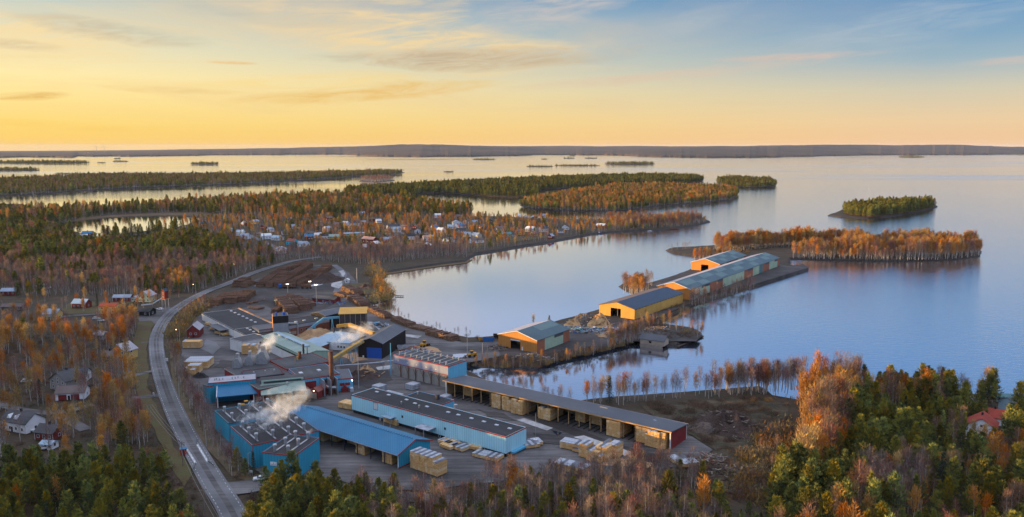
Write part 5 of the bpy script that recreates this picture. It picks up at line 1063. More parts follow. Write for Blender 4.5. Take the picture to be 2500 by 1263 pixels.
# ------------------------------------------------------------ houses
def house(px, py, w_, d_, h, rise, wm_, rm, label, rot=0.0, ridge='x', name='house', cat='house', chimney_=True, group=None, wins=3, porch=False):
    p = P(px, py, GZ); e = empty(name, label, cat, (p.x, p.y, GZ + .3), R(rot), group); L, D = w_, d_
    e.location.x -= (w_ / 2) * math.cos(R(rot)); e.location.y -= (w_ / 2) * math.sin(R(rot))
    u = Vector((math.cos(R(rot)), math.sin(R(rot)))); n_ = Vector((-u.y, u.x)); o = e.location.xy; excl([o, o + u * L, o + u * L + n_ * D, o + n_ * D], 4)
    if py >= 640: excl([(o.x - 1, o.y - 13), (o.x + L + 1, o.y - 13), (o.x + L + 1, o.y), (o.x - 1, o.y)], 0)
    if py < 640: excl([(o.x - 2, o.y - 24), (o.x + L + 2, o.y - 24), (o.x + L + 2, o.y), (o.x - 2, o.y)], 0)
    mb = MB().box(0, L, 0, D, 0, h); W_ = L if ridge == 'y' else D
    for a in ((0, L - .2) if ridge == 'x' else (0, D - .2)): mb.prism([(0, h), (W_, h), (W_ / 2, h + rise)], 'x' if ridge == 'x' else 'y', a, a + .2)
    mb.build('wall', wm_, e); k = rise / (W_ / 2); ov = .45; Q = L if ridge == 'x' else D; rf = MB()
    for s in (0, 1):
        a = -ov if s == 0 else W_ + ov
        rf.prism([(a, h - k * ov + .02), (W_ / 2, h + rise + .02), (W_ / 2, h + rise + .2), (a, h - k * ov + .2)], 'x' if ridge == 'x' else 'y', -ov, Q + ov)
    ro = rf.build('roof', rm, e)
    if chimney_: MB().box(L * .45, L * .45 + .7, D * .5 - .35, D * .5 + .35, h + rise - .5, h + rise + 1.1).build('chimney', 'wall_dark', ro)
    if py > 640:
        storeys = 2 if h > 4.4 else 1
        for st in range(storeys):
            for i in range(wins): window(e, L * (i + .6) / (wins + .2), 1.0 + st * 2.6, 1.0, 1.2, off=0)
            window(e, D * .3, 1.0 + st * 2.6, 1.0, 1.2, 'left', D, L); window(e, D * .5, 1.0 + st * 2.6, 1.0, 1.2, 'right', D, L)
        if ridge == 'y' and rise > 1.6: window(e, L / 2, h + .2, .9, .9)
        panel(e, L * .42, L * .42 + 1.0, 0, 2.1, 'wall_dark', 'front')
        MB().box(-.06, .12, -.06, -.004, 0, h - .1).box(L - .12, L + .06, -.06, -.004, 0, h - .1).build('corner_board', 'paint', e)
    else:
        gm = 'glass' if wm_ not in ('house_red', 'house_brown') else 'paint'
        for i in range(3): x = L * (i + .6) / 3.2; MB().box(x - .55, x + .55, -.05, -.004, 1.1, 2.5).build('window', gm, e)
        for i in range(2): y = D * (i + .6) / 2.2; MB().box(-.05, -.004, y - .5, y + .5, 1.1, 2.5).build('window', gm, e)
    if porch: c = MB().box(L * .4, L * .65, -1.8, -.02, 2.3, 2.45).build('porch_roof', rm, e); MB().box(L * .41, L * .43, -1.75, -1.6, 0, 2.3).box(L * .62, L * .64, -1.75, -1.6, 0, 2.3).build('porch_post', 'paint', c)
    return e
# near houses on the left and right
house(192, 754, 10.5, 8, 3.6, 2.6, 'house_red', 'roof_ice', 'red cottage with light-blue tin roof on the lawn', -6)
house(263, 768, 12, 8, 5.6, 1.6, 'house_yellow', 'roof_red', 'two-storey yellow house with red tile roof and white balcony', -2)
house(297, 737, 13, 6, 3.0, 1.7, 'house_red', 'roof_metal', 'long red outbuilding behind the hedge by the green house', 4, chimney_=False)
house(352, 739, 10, 9, 4.8, 3.4, 'house_green', 'roof_light', 'pale-green two-storey villa with pinkish roof near the road', -6, 'y')
house(328, 738, 4, 5, 3.0, 1.2, 'house_green', 'roof_light', 'low pale-green wing at the left of the green villa', -6, 'y', chimney_=False)
house(122, 782, 9.5, 8, 4.0, 2.8, 'house_yellow', 'roof_metal', 'yellow cottage with blue-grey roof and white porch', -2, porch=True)
house(101, 765, 5, 5, 3.2, 1.8, 'house_red', 'roof_brown', 'small red shed behind the yellow cottage', 8, 'y', chimney_=False)
house(30, 760, 15, 6, 3.0, 1.6, 'house_brown', 'roof_brown', 'long brown outbuilding half hidden by orange birches at the left edge', 5, chimney_=False)
house(20, 722, 12, 7, 3.2, 2, 'house_red', 'roof_metal', 'red building with grey roof among the birches at the far left', 3, chimney_=False)
house(104, 706, 9, 5, 2.6, 1, 'house_white', 'paint', 'low building with snow-white roof in the thicket', 2, chimney_=False)
house(338, 772, 17, 8, 3.0, 1.8, 'wall_dark', 'roof_black', 'dark-roofed kiosk building at the gravel square', -8, chimney_=False)
house(288, 880, 11, 9, 5.0, 3.6, 'house_yellow', 'roof_light', 'large yellow-brown house with grey roof behind birches', -18, 'y')
house(264, 884, 6, 7, 3.0, 2.2, 'house_brown', 'roof_brown', 'brown annex with old roof beside the large yellow-brown house', 8)
house(240, 830, 8, 6, 2.8, 1.8, 'house_grey', 'roof_light', 'small greyish roofed hut in the middle of the left birches', -20, chimney_=False)
house(143, 955, 12, 10, 5.2, 3.8, 'house_grey', 'roof_grey', 'big beige-grey house with slate roof above the garage', -28, 'y')
house(182, 935, 11, 8, 3.6, 2.4, 'house_white', 'roof_navy', 'house with blue-black roof behind the beige-grey one', 10, chimney_=False)
eg = house(172, 978, 12.5, 8, 3.4, 2.2, 'house_white', 'roof_brown', 'white garage building with two dark red doors', 12, chimney_=False, wins=0)
for x in (1.2, 6.6): panel(eg, x, x + 3.6, 0, 2.6, 'wall_red', 'front', t=.1, name='garage_door')
ew = house(33, 1056, 15, 9, 4.2, 3.2, 'house_white', 'roof_grey', 'long white villa with dark roof and dormers at the left edge', -22, wins=4, porch=False)
for x in (4, 8): MB().prism([(x - .9, 5.2), (x + .9, 5.2), (x, 6.8)], 'y', .8, 4).build('dormer', 'house_white', ew)
house(108, 1077, 8.5, 7, 3.2, 2.4, 'house_red', 'roof_grey', 'small red house with grey roof below the white villa', -12)
house(112, 1100, 5, 4, 2.2, .8, 'house_white', 'roof_ice', 'tiny shed with pale roof in front of the small red house', -10, chimney_=False)
house(2392, 1082, 10.5, 11, 6.2, 3.6, 'house_white', 'roof_red', 'white two-storey house with bright red tile roof in the right wood', -34, 'y')
house(2428, 1040, 9, 11, 3.2, 2.4, 'house_white', 'roof_red', 'lower red-roofed wing behind the white two-storey house', -30)
house(2350, 988, 7, 5, 2.6, .9, 'house_white', 'roof_light', 'pale shed deep between the pines on the right', -15, chimney_=False)
house(2500, 1010, 12, 8, 4.4, 2.2, 'house_ice', 'roof_slate', 'pale-blue house cut by the right edge of the view', 22)
house(2452, 985, 7, 5, 2.6, 1, 'house_green', 'panel_teal', 'small green-roofed shed near the pale-blue house', -20, chimney_=False)
# the village: every house seen, with its colours
W, RD, YL, CR, GR, BR = 'house_white', 'house_red', 'house_yellow', 'house_cream', 'house_green', 'house_brown'
rg, rm_, ri, rl, rb, rk, rt, rn = 'roof_grey', 'roof_metal', 'roof_ice', 'paint', 'roof_brown', 'roof_black', 'roof_tile', 'roof_navy'
V = [(498, 552, 10, RD, rg, 'red cottage by the left end of the village near the reeds'), (494, 572, 13, BR, rb, 'brown low house below the red cottage at the village edge'), (494, 492, 12, GR, rg, 'grey-green house alone in the wood above the village'), (556, 567, 9, W, ri, 'white house beside the tall yellow poplars'),
 (584, 576, 10, W, ri, 'white house on the left of the village street'), (595, 585, 11, W, rm_, 'white house with flat porch at the village street corner'), (592, 552, 8, RD, rl, 'small red house with white roof above the street'), (617, 547, 12, YL, rm_, 'cream-yellow house with grey roof at the top of the street'), (632, 578, 7, YL, rb, 'small yellow cabin with brown gable'), (652, 585, 12, W, rl, 'white house with snowy roof left of the tree pair'),
 (671, 588, 13, W, ri, 'white double-gabled house right of the tree pair'), (698, 574, 9, W, rg, 'white cube-like house behind the orange-roofed one'), (708, 599, 12, 'house_turquoise', 'roof_tile', 'bright turquoise house with orange roof'), (736, 603, 12, W, rm_, 'white house with blue-grey roof next to the turquoise one'), (715, 559, 8, W, rm_, 'little white house with blue roof in the middle rows'), (730, 560, 7, BR, rb, 'little brown house beside the blue-roofed white one'),
 (757, 577, 9, RD, rb, 'tall red house with pink-brown roof'), (755, 587, 11, RD, 'roof_blue', 'red shed with bright blue roof'), (778, 581, 9, W, rl, 'white house left of the dark-roofed gable'), (795, 585, 11, W, rk, 'white gabled house with dark roof'), (816, 585, 13, YL, 'roof_green', 'yellow house with green-white roof'), (793, 566, 11, W, rm_, 'blue-roofed low house behind the white gables'), (866, 577, 27, GR, 'roof_ice', 'long pale-green school-like building'),
 (841, 551, 9, W, rl, 'white gable house left of the navy-roofed one'), (866, 553, 13, W, rn, 'house with long navy roof'), (888, 549, 7, W, rm_, 'narrow white house right of the navy roof'), (861, 562, 9, YL, rb, 'yellow gabled cottage above the school-like building'), (826, 556, 14, 'house_pink', rb, 'long pinkish house in the upper rows'), (918, 541, 20, RD, rg, 'big red house with grey roof beside the tall mast'), (926, 545, 8, W, rl, 'white annex in front of the big red house'),
 (963, 559, 18, W, rg, 'white and brown two-storey apartment block'), (984, 563, 13, 'house_pink', rb, 'red and white apartment wing'), (970, 568, 10, W, ri, 'white hall in front of the apartment block'), (941, 573, 8, CR, rb, 'cream two-storey house by the road'), (776, 553, 9, 'house_pink', rb, 'reddish tall house in the upper middle'), (708, 544, 10, BR, rm_, 'grey roofed house hidden among orange birches'), (806, 540, 9, RD, rb, 'red house at the upper wood edge'), (946, 592, 10, RD, rm_, 'dark red boathouse-like cabin before the school'),
 (897, 594, 18, RD, 'house_pink', 'long red house with pink roof in the front row'), (912, 605, 9, RD, rl, 'small red house with white verge in the front thicket'), (890, 610, 5, W, rl, 'tiny white shed in the front thicket'), (686, 620, 13, W, rm_, 'white workshop beneath the bright street lamp'), (1004, 586, 11, W, rk, 'white house with black roof behind the yellow bush'), (1034, 584, 12, 'wall_dark', rb, 'dark house with white gable trim'), (1047, 590, 13, W, 'house_pink', 'white house with pink roof'),
 (1036, 607, 13, RD, rl, 'red and white villa in the shore thicket'), (1088, 596, 13, W, rb, 'white villa near the shore field'), (1120, 576, 8, YL, rb, 'small yellow house in the eastern rows'), (1158, 583, 11, CR, rm_, 'cream house with pale metal roof by the field'), (1167, 594, 17, W, rb, 'long low white barn on the shore field'), (1140, 579, 9, W, rm_, 'blue-roofed house left of the cream house'), (1129, 569, 8, W, rg, 'narrow white house behind the small yellow one'),
 (1103, 560, 12, W, ri, 'white house with ice-blue roof below the big white one'), (1117, 551, 13, W, rm_, 'big white house with white gable'), (1136, 546, 8, W, rk, 'steep white gable with dark roof'), (1128, 557, 12, W, 'roof_blue', 'low blue-roofed house right of the big white one'), (1069, 533, 10, W, rl, 'white house near the top of the eastern rows'), (1063, 563, 9, W, 'roof_blue', 'blue-roofed bungalow beside the orange bush'), (1072, 570, 10, W, rl, 'white bungalow beside the orange bush'), (1120, 534, 9, 'house_pink', rb, 'reddish house near the steep white gable'),
 (1236, 579, 14, GR, 'panel_teal', 'pale-green villa with green gables near the shore'), (1257, 578, 7, W, rg, 'white shed right of the green villa'), (1270, 574, 10, YL, rb, 'yellow house behind the pale shore villa'), (1291, 567, 13, CR, rl, 'pale villa with light roof near the shore'), (1309, 577, 10, YL, rb, 'second yellow house near the shore, right of the pale villa'), (1330, 567, 11, W, rn, 'house with navy roof above the red boathouse'), (1342, 583, 7, RD, rm_, 'red boathouse with blue-white roof at the shoreline'),
 (1370, 570, 9, W, rg, 'white cabin at the narrow end of the village'), (1382, 562, 9, W, rm_, 'white gabled cottage near the narrow end'), (1208, 573, 8, RD, rb, 'red cabin left of the pale-green villa'), (1221, 566, 10, CR, rb, 'cream house behind the red cabin'), (1261, 531, 8, W, rl, 'tiny white boathouse by the inner bay'), (1285, 538, 11, BR, rm_, 'brown house by the inner bay'), (1306, 537, 11, BR, rm_, 'grey-roofed house by the inner bay'), (1327, 532, 8, W, rm_, 'small white house farthest by the inner bay'),
 (1464, 557, 14, RD, rl, 'red house with white-blue roof alone on the point'), (865, 493, 10, W, rl, 'white house high up in the wood'), (852, 488, 7, CR, rb, 'small cream house high up in the wood'), (909, 514, 12, W, 'roof_blue', 'blue-white house in a gap of the upper wood'), (212, 577, 13, RD, 'roof_blue', 'red house with bright blue roof by the left pond'), (232, 593, 9, W, rl, 'white cottage by the little left road'), (206, 584, 8, W, rl, 'white shed below the blue-roofed red house'), (225, 588, 6, W, rm_, 'small white garage by the little left road'),
 (970, 582, 8, RD, rb, 'small red house by the bend of the village road'), (1020, 571, 8, W, rm_, 'white cottage behind the orange tree'), (1010, 560, 8, RD, rb, 'red cottage behind the orange tree'), (884, 526, 10, BR, rm_, 'brown-walled house in the upper wood near the mast'), (1180, 560, 9, RD, rb, 'red-brown house amid the eastern birches'), (1196, 545, 9, BR, rm_, 'brown house amid the eastern birches'), (1160, 548, 8, W, rm_, 'white cottage amid the eastern birches'), (640, 560, 8, RD, rb, 'red cottage behind the round green tree'), (655, 567, 9, W, rm_, 'pale house behind the round green tree')]
vr = random.Random(5)
for i, (px, py, w_, a, b, lab) in enumerate(V):
    house(px, py, w_, min(w_ * .75, 9), 3.2 if w_ < 9 else (4.6 if vr.random() < .5 and w_ < 20 else 3.4), 2.6 if w_ < 20 else .8, a, b, lab, vr.choice((-28, -15, 8, 30, -40, 15)), vr.choice('xxy') if w_ < 15 else 'x', group='village houses across the bay' if px > 450 else 'houses by the left pond', chimney_=w_ > 9)

# red cottage standing on tall white poles beside the road
p = P(397, 762, GZ); e = empty('stilt_cottage', 'little red cottage standing on four tall white poles beside the road', 'stilt house', (p.x, p.y, GZ), R(-25))
for x in (0, 3.2):
    for y in (0, 3): MB().tube((x, y, 0), (x, y, 9.5), .16, n=8).build('leg', 'wrap', e)
MB().box(-.6, 3.8, -.5, 3.5, 9.4, 9.7).build('platform', 'wood', e); MB().box(0, 3.2, 0, 3, 9.7, 15.4).prism([(0, 15.4), (3.2, 15.4), (1.6, 16.9)], 'y', 0, 3).build('wall', 'house_red', e)
MB().prism([(-.4, 15.1), (1.6, 16.95), (1.6, 17.15), (-.4, 15.3)], 'y', -.3, 3.3).prism([(3.6, 15.1), (3.6, 15.3), (1.6, 17.15), (1.6, 16.95)], 'y', -.3, 3.3).build('roof', 'roof_navy', e)
for z in (10.6, 13.2): window(e, 1.6, z, 1.0, 1.1)

# ------------------------------------------------------------ cars, machines
def car_proto(m, label, group=None):
    e = empty('parked_car', label, 'car', (0, 0, 0), 0, group); L = 4.6
    mb = MB(); mb.prism([(-2.3, .35), (2.3, .35), (2.35, .75), (2.1, .95), (1.0, 1.02), (-2.15, 1.05), (-2.32, .8)], 'y', -.9, .9)
    mb.prism([(-2.05, 1.05), (.95, 1.02), (.35, 1.50), (-1.6, 1.55)], 'y', -.72, .72); mb.build('body', m, e)
    MB().prism([(-1.9, 1.08), (.82, 1.08), (.30, 1.44), (-1.55, 1.46)], 'y', -.75, -.724).prism([(-1.9, 1.08), (.82, 1.08), (.30, 1.44), (-1.55, 1.46)], 'y', .724, .75).prism([(.96, 1.06), (1.0, 1.08), (.42, 1.50), (.38, 1.48)], 'y', -.66, .66).build('window', 'glass', e)
    for x in (-1.4, 1.45):
        for s in (-1, 1): w_ = MB().tube((x, s * .93, .34), (x, s * .72, .34), .34, n=12).build('wheel', 'tyre', e); MB().tube((x, s * .945, .34), (x, s * .931, .34), .2, n=8).build('rim', 'steel', w_)
    for s in (-.65, .65): MB().box(2.25, 2.37, s - .18, s + .18, .68, .84).build('headlight', 'skylight', e)
    return e
cw = car_proto('car_white', 'white car turning into the works road'); first = True
for (px, py, rot, lab) in ((635, 1175, 195, 'white estate car turning into the works entrance road'), (390, 758, 170, 'white car on the gravel square near the stilt cottage'), (151, 777, 5, 'white car beside the yellow cottage'), (65, 935, 10, 'silver-white car on the drive above the round bush'), (70, 1057, 12, 'white car at the gable of the long white villa'), (108, 1099, 15, 'pale car beside the tiny shed'), (236, 781, 0, 'white van-like car on the slab below the yellow house'), (247, 786, 10, 'small white car right of the slab below the yellow house'), (348, 768, -20, 'light car in front of the dark kiosk'), (640, 591, 40, 'car on the village street'), (1022, 594, 10, 'light car by the pink-roofed village house')):
    p = P(px, py, GZ)
    if first: o = cw; o.location = (p.x, p.y, GZ + .5); o.rotation_euler = (0, 0, R(rot)); o['label'] = lab; first = False
    else: copy_tree(cw, None, (p.x, p.y, GZ + .42), R(rot), lab)
def loader(px, py, rot, label):
    p = P(px, py, GZ); e = empty('wheel_loader', label, 'wheel loader', (p.x, p.y, GZ + .5), R(rot))
    MB().prism([(-3.2, 1.0), (-.2, 1.0), (-.2, 2.3), (-3.0, 2.5), (-3.4, 1.9)], 'y', -1.1, 1.1).box(-.1, 1.6, -.9, .9, .9, 1.8).build('body', 'machine_yellow', e)
    c = MB().box(-1.1, .3, -.7, .7, 2.35, 3.5).build('cab', 'glass', e); MB().box(-1.25, .45, -.85, .85, 3.504, 3.68).build('cab_roof', 'machine_yellow', c)
    for x in (-2.1, 1.0):
        for s in (-1, 1): MB().tube((x, s * 1.45, .8), (x, s * .92, .8), .8, n=14).build('wheel', 'tyre', e)
    MB().beam((1.4, -.6, 1.6), (3.3, -.6, .8), .25, .4).beam((1.4, .6, 1.6), (3.3, .6, .8), .25, .4).build('lift_arm', 'machine_yellow', e)
    MB().prism([(3.2, .1), (4.3, .1), (4.2, .3), (3.5, .4), (3.4, 1.3), (3.1, 1.2)], 'y', -1.4, 1.4).build('bucket', 'steel_dark', e)
loader(1037, 848, 60, 'yellow wheel loader driving between the black hall and the lilac kiln'); loader(1150, 874, 200, 'dark yellow wheel loader on the bank left of the orange shed'); loader(604, 1000, 30, 'small yellow machine among pallets below the blue lean-to')
def bin_(px, py, rot, m, label, L=6, D=2.4, h=2.2, name='skip_container', cat='container'):
    p = P(px, py, GZ); e = empty(name, label, cat, (p.x, p.y, GZ + .5), R(rot))
    MB().prism([(0, 0), (L, 0), (L + .6, h), (-.6, h)], 'y', 0, .12).prism([(0, 0), (L, 0), (L + .6, h), (-.6, h)], 'y', D - .12, D).box(.01, L - .01, .13, D - .13, 0, .15).build('body', m, e)
    MB().prism([(-.02, 0), (.1, 0), (-.48, h), (-.6, h)], 'y', .121, D - .121).prism([(L - .1, 0), (L + .02, 0), (L + .6, h), (L + .48, h)], 'y', .121, D - .121).build('end_wall', m, e)
    mb = MB()
    for i in range(6): mb.box(.3 + i * (L - .7) / 5, .45 + i * (L - .7) / 5, -.1, -.004, .1, h - .05)
    mb.build('rib', m, e)
bin_(1180, 836, -10, 'tarp_blue', 'blue open skip by the water left of the orange shed'); bin_(1206, 827, -5, 'wall_dark', 'black skip at the left corner of the orange shed', 5); bin_(1170, 834, 5, 'machine_yellow', 'orange-yellow skip beside the blue one', 4, 2.2, 1.6); bin_(972, 857, 0, 'wrap', 'white container beside the black hall', 9, 3, 2.4)
bin_(1327, 808, 10, 'tarp_blue', 'long blue skip lying in the scrap yard', 6) if False else None
# timber truck at the yard
p = P(680, 706, GZ); e = empty('timber_truck', 'log truck with crane and two loads between the back log piles', 'truck', (p.x, p.y, GZ + .5), R(-3))
MB().box(0, 2.4, 0, 2.5, .6, 3.4).build('cab', 'tarp_blue', e); MB().box(2.5, 28, .6, 1.9, .9, 1.2).build('chassis', 'steel_dark', e)
for x in (1.2, 5, 10, 12, 20, 24, 27):
    for y in (0, 2.5): MB().tube((x, y - .15, .5), (x, y + .15, .5), .5, n=10).build('wheel', 'tyre', e)
for a, b in ((4, 11), (19, 27)):
    mb = MB()
    for k in range(7):
        for j in range(6): mb.tube((a, .1 + k * .38, 1.45 + j * .36), (b, .1 + k * .38, 1.45 + j * .36), .19, n=5, mc=1)
    mb.build('log_load', ['bark', 'log_end'], e)
MB().beam((15, 1.2, 1.2), (15, 1.2, 6.5), .4, .4).beam((15, 1.2, 6.3), (16.5, 1.2, 8), .3, .3).beam((16.5, 1.2, 8), (15.8, 1.2, 4), .25, .25).build('crane', 'wall_dark', e)
# moored and stored boats, jetties
def boat(px, py, rot, label, s=1.0, m='wrap', z=.0, mast=False):
    p = P(px, py, z); e = empty('boat', label, 'boat', (p.x, p.y, z), R(rot)); e.scale = (s, s, s); mb = MB(); n = 9; pts = []
    for i in range(n):
        t = i / (n - 1); w_ = .95 * (1 - max(0, (t - .45) / .55) ** 2.2); x = -2.5 + 5 * t; pts.append((x, w_ + .01))
    for i in range(n - 1):
        (x0, w0), (x1, w1) = pts[i], pts[i + 1]
        for s_ in (-1, 1):
            q = [(x0, s_ * w0, .75), (x1, s_ * w1, .75), (x1, s_ * w1 * .55, 0), (x0, s_ * w0 * .55, 0)]; mb.quad(*(q if s_ < 0 else reversed(q)))
        mb.quad((x0, -w0 * .6, .25), (x1, -w1 * .6, .25), (x1, w1 * .6, .25), (x0, w0 * .6, .25))
    mb.quad((-2.5, -.95, .75), (-2.5, .95, .75), (-2.5, .5, 0), (-2.5, -.5, 0)); mb.build('hull', m, e)
    MB().box(-.3, .9, -.6, .6, .3, 1.1).build('cabin', 'paint', e); MB().box(-1.6, -1.3, -.8, .8, .5, .56).build('thwart', 'wood', e)
    if mast: MB().tube((.4, 0, .5), (.4, 0, 10), .06, n=6).build('mast', 'steel', e)
boat(1305, 1080, -15, 'white sailing boat with bare mast stored on the yard', 1.2, z=GZ + .7, mast=True)
boat(1462, 571, 0, 'long blue boat moored under the red house on the point', 1.8, 'tarp_blue'); boat(1587, 565, 10, 'white motorboat at the red jetty', 1.3); boat(768, 380.5, 0, 'tiny dark boat far out on the lake', 3, 'wall_dark'); boat(2123, 461, 150, 'small speedboat drawing a wake on the open lake', 1.2)
boat(1190, 592 + 8, 30, 'pale boat drawn up on the village shore', 1.2, z=.3); boat(1450, 803, 40, 'white upturned hull in the scrap yard', 1.2, z=GZ + .6)
for a, b, lab, m in (((1592, 561), (1656, 559), 'long red-brown jetty under the point', 'rust'), ((1180, 607), (1222, 611), 'narrow plank jetty at the village shore', 'wood'), ((965, 723), (985, 724), 'short jetty at the shore bend', 'pole_wood'), ((1655, 848), (1716, 822), 'log boom edging the small islet', 'bark_dark')):
    A_ = P(*a, .3); B_ = P(*b, .3); v = B_ - A_; e = empty('jetty', lab, 'jetty', (A_.x, A_.y, 0), math.atan2(v.y, v.x)); MB().box(0, v.length, -1.6 if m == 'rust' else -.8, 1.6 if m == 'rust' else .8, .5, .9 if m != 'rust' else 1.3).build('deck', m, e)
    for i in range(4): MB().tube((i * v.length / 3.2 + .3, -.6, -.7), (i * v.length / 3.2 + .3, -.6, .5), .18, n=6).build('pile', 'pole_wood', e)

# ------------------------------------------------------------ lamps, poles, lines, rails, signs
def pole(px, py, hgt, label, kind='lamp', m='pole_grey', rot=0.0, lit=True, lm='lamp_on', r_=.10, group=None):
    p = P(px, py, GZ); nm = {'lamp': 'street_lamp', 'flood': 'floodlight_mast', 'flag': 'flagpole', 'mast': 'mast', 'utility': 'utility_pole'}[kind]
    e = empty(nm, label, {'lamp': 'street lamp', 'flood': 'floodlight mast', 'flag': 'flagpole', 'mast': 'mast', 'utility': 'utility pole'}[kind], (p.x, p.y, GZ + .2), R(rot), group)
    MB().tube((0, 0, 0), (0, 0, hgt), r_ * 1.4, r_, 8).build('post', m, e)
    if kind == 'lamp':
        MB().beam((0, 0, hgt - .05), (1.6, 0, hgt + .2), .09, .09).build('arm', m, e); hd = MB().box(1.3, 2.1, -.18, .18, hgt + .1, hgt + .3).build('lamp_head', 'steel_dark', e)
        if lit: MB().tube((1.7, 0, hgt + .09), (1.7, 0, hgt - .22), .26, .20, 10).build('bulb', lm, hd)
    elif kind == 'flood':
        MB().box(-1.1, 1.1, -.1, .1, hgt - .2, hgt).build('crossbar', m, e)
        for x in (-.8, .1, .8): hd = MB().box(x - .25, x + .25, -.3, -.104, hgt, hgt + .45).build('lamp_head', 'steel_dark', e); MB().box(x - .22, x + .22, -.36, -.304, hgt + .03, hgt + .42).build('bulb', lm, hd)
    elif kind == 'utility': MB().box(-1.2, 1.2, -.08, .08, hgt - .7, hgt - .5).build('crossarm', 'pole_wood', e)
    else: MB().tube((0, 0, hgt), (0, 0, hgt + .2), .16, n=8).build('finial', 'machine_yellow' if kind == 'flag' else 'steel_dark', e)
    return e
for px, py, hg, lab in ((577, 671, 10, 'lit street lamp at the road beside the highest lone log pile'), (479, 722, 9, 'lit street lamp where the road leaves the birch wood'), (440, 845, 10, 'lit street lamp at the left yard by the timber stack'), (688, 634, 10, 'bright street lamp by the white village workshop')): pole(px, py, hg, lab, rot=200)
for px, py, hg, lab in ((785, 1178 + 0, 9, 'x'),): pass
pole(608, 1160, 8, 'unlit slim street lamp in front of the small kiln', lit=False, rot=60); pole(504, 1092, 7, 'unlit lamp post with white head by the road bridge', lit=False); pole(438, 1012 - 40, 7, 'unlit lamp post on the bank right of the road', lit=False)
pole(773, 745, 15, 'floodlight mast with bright lamps behind the brick saw hall', 'flood', lm='lamp_white'); pole(703, 716, 7, 'short floodlight mast at the log sorter', 'flood', lm='lamp_white'); pole(757, 700, 4, 'low floodlight mast beside the white lime', 'flood', lm='lamp_white')
pole(955, 917, 17, 'tall pale lamp mast at the left end of the lilac kiln', 'mast', r_=.2, m='wall_azure'); pole(1141, 876, 12, 'slim mast on the bank by the dark yellow loader', 'mast'); pole(1178, 885, 11, 'second slim mast on the bank toward the orange shed', 'mast'); pole(1190, 884, 10, 'leaning wooden mast on the bank', 'mast', m='pole_wood')
pole(1030, 545, 22, 'tall thin mast rising over the village birches', 'mast', m='pole_wood', r_=.2); pole(955, 558, 20, 'thin antenna mast by the apartment block', 'mast', r_=.2); pole(872, 692, 13, 'grey lattice-like mast on the shore grass', 'mast', r_=.3); pole(876, 950, 16, 'slim steel mast with white pipe near the soil heap', 'mast')
for px, py, lab in ((303, 934, 'left flagpole with gold top by the sign on the lawn'), (316, 931, 'right flagpole by the sign on the lawn'), (305, 742, 'white flagpole at the long red outbuilding')): pole(px, py, 11, lab, 'flag', m='wrap')
pl = []
for px, py, hg, lab in ((368, 1040, 9.5, 'farthest wooden line pole on the road verge'), (447, 1139, 9.5, 'middle wooden line pole beside the red hut'), (500, 1262, 9.5, 'nearest wooden line pole in the lower verge'), (590, 1420, 9.5, 'line pole just below the view')):
    e = pole(px, py, hg, lab, 'utility', m='pole_wood', rot=25, r_=.13, group=None); pl.append(e)
pole(140, 1052, 9, 'wooden line pole on the drive of the left houses', 'utility', m='pole_grey', rot=20)
for k, lab in ((-1.1, 'left'), (0, 'middle'), (1.1, 'right')):
    mb = MB(); prev = None
    for a, b in zip(pl, pl[1:]):
        for i in range(13):
            t = i / 12; c = a.location.lerp(b.location, t); z = c.z + 9.0 - 4 * .9 * t * (1 - t); q = Vector((c.x + k * math.cos(R(25)), c.y + k * math.sin(R(25)), z))
            if prev is not None and i: mb.tube(prev, q, .045, n=4, caps=False)
            prev = q
    tag(mb.build('power_line', 'wire'), lab + ' wire of the power line along the lower left verge', 'power line')
# bridge rails of the little bridge on the road
for a, b, lab in (((453, 1093), (478, 1132), 'white bridge parapet on the left side of the road'), ((482, 1087), (507, 1128), 'white bridge parapet on the right side of the road')):
    A_ = P(*a, GZ + .6); B_ = P(*b, GZ + .6); v = B_ - A_; e = empty('bridge_railing', lab, 'railing', (A_.x, A_.y, GZ + .45), math.atan2(v.y, v.x))
    MB().box(0, v.length, -.35, .35, 0, .45).build('kerb', 'paint', e)
    for i in range(7): MB().box(i * v.length / 6 - .05, i * v.length / 6 + .05, -.05, .05, .45, 1.2).build('post', 'steel', e)
    MB().box(0, v.length, -.06, .06, 1.2, 1.32).build('handrail', 'steel', e)
for a, b, lab in (((478, 1134), (470, 1155), 'dark guard rail below the left parapet'), ((507, 1129), (522, 1140), 'dark guard rail below the right parapet'), ((480, 1086), (482, 1072), 'dark guard rail above the right parapet'), ((451, 1092), (435, 1078), 'dark guard rail above the left parapet')):
    A_ = P(*a, GZ + .4); B_ = P(*b, GZ + .4); v = B_ - A_; e = empty('guard_rail', lab, 'guard rail', (A_.x, A_.y, GZ + .4), math.atan2(v.y, v.x)); MB().box(0, v.length, -.05, .05, .5, .8).build('rail', 'steel_dark', e)
    for i in range(3): MB().box(i * v.length / 2 - .06, i * v.length / 2 + .06, .06, .18, 0, .75).build('post', 'steel', e)
p = P(441, 1114, GZ); e = empty('bus_shelter', 'small red hut with blue roof beside the bridge', 'shelter', (p.x, p.y, GZ + .4), R(20)); MB().box(0, 2.2, 0, 1.8, 0, 2.2).build('wall', 'car_red', e); MB().box(-.3, 2.5, -.3, 2.1, 2.204, 2.4).build('roof', 'roof_blue', e); panel(e, .6, 1.5, 0, 1.9, 'wall_red', 'front')
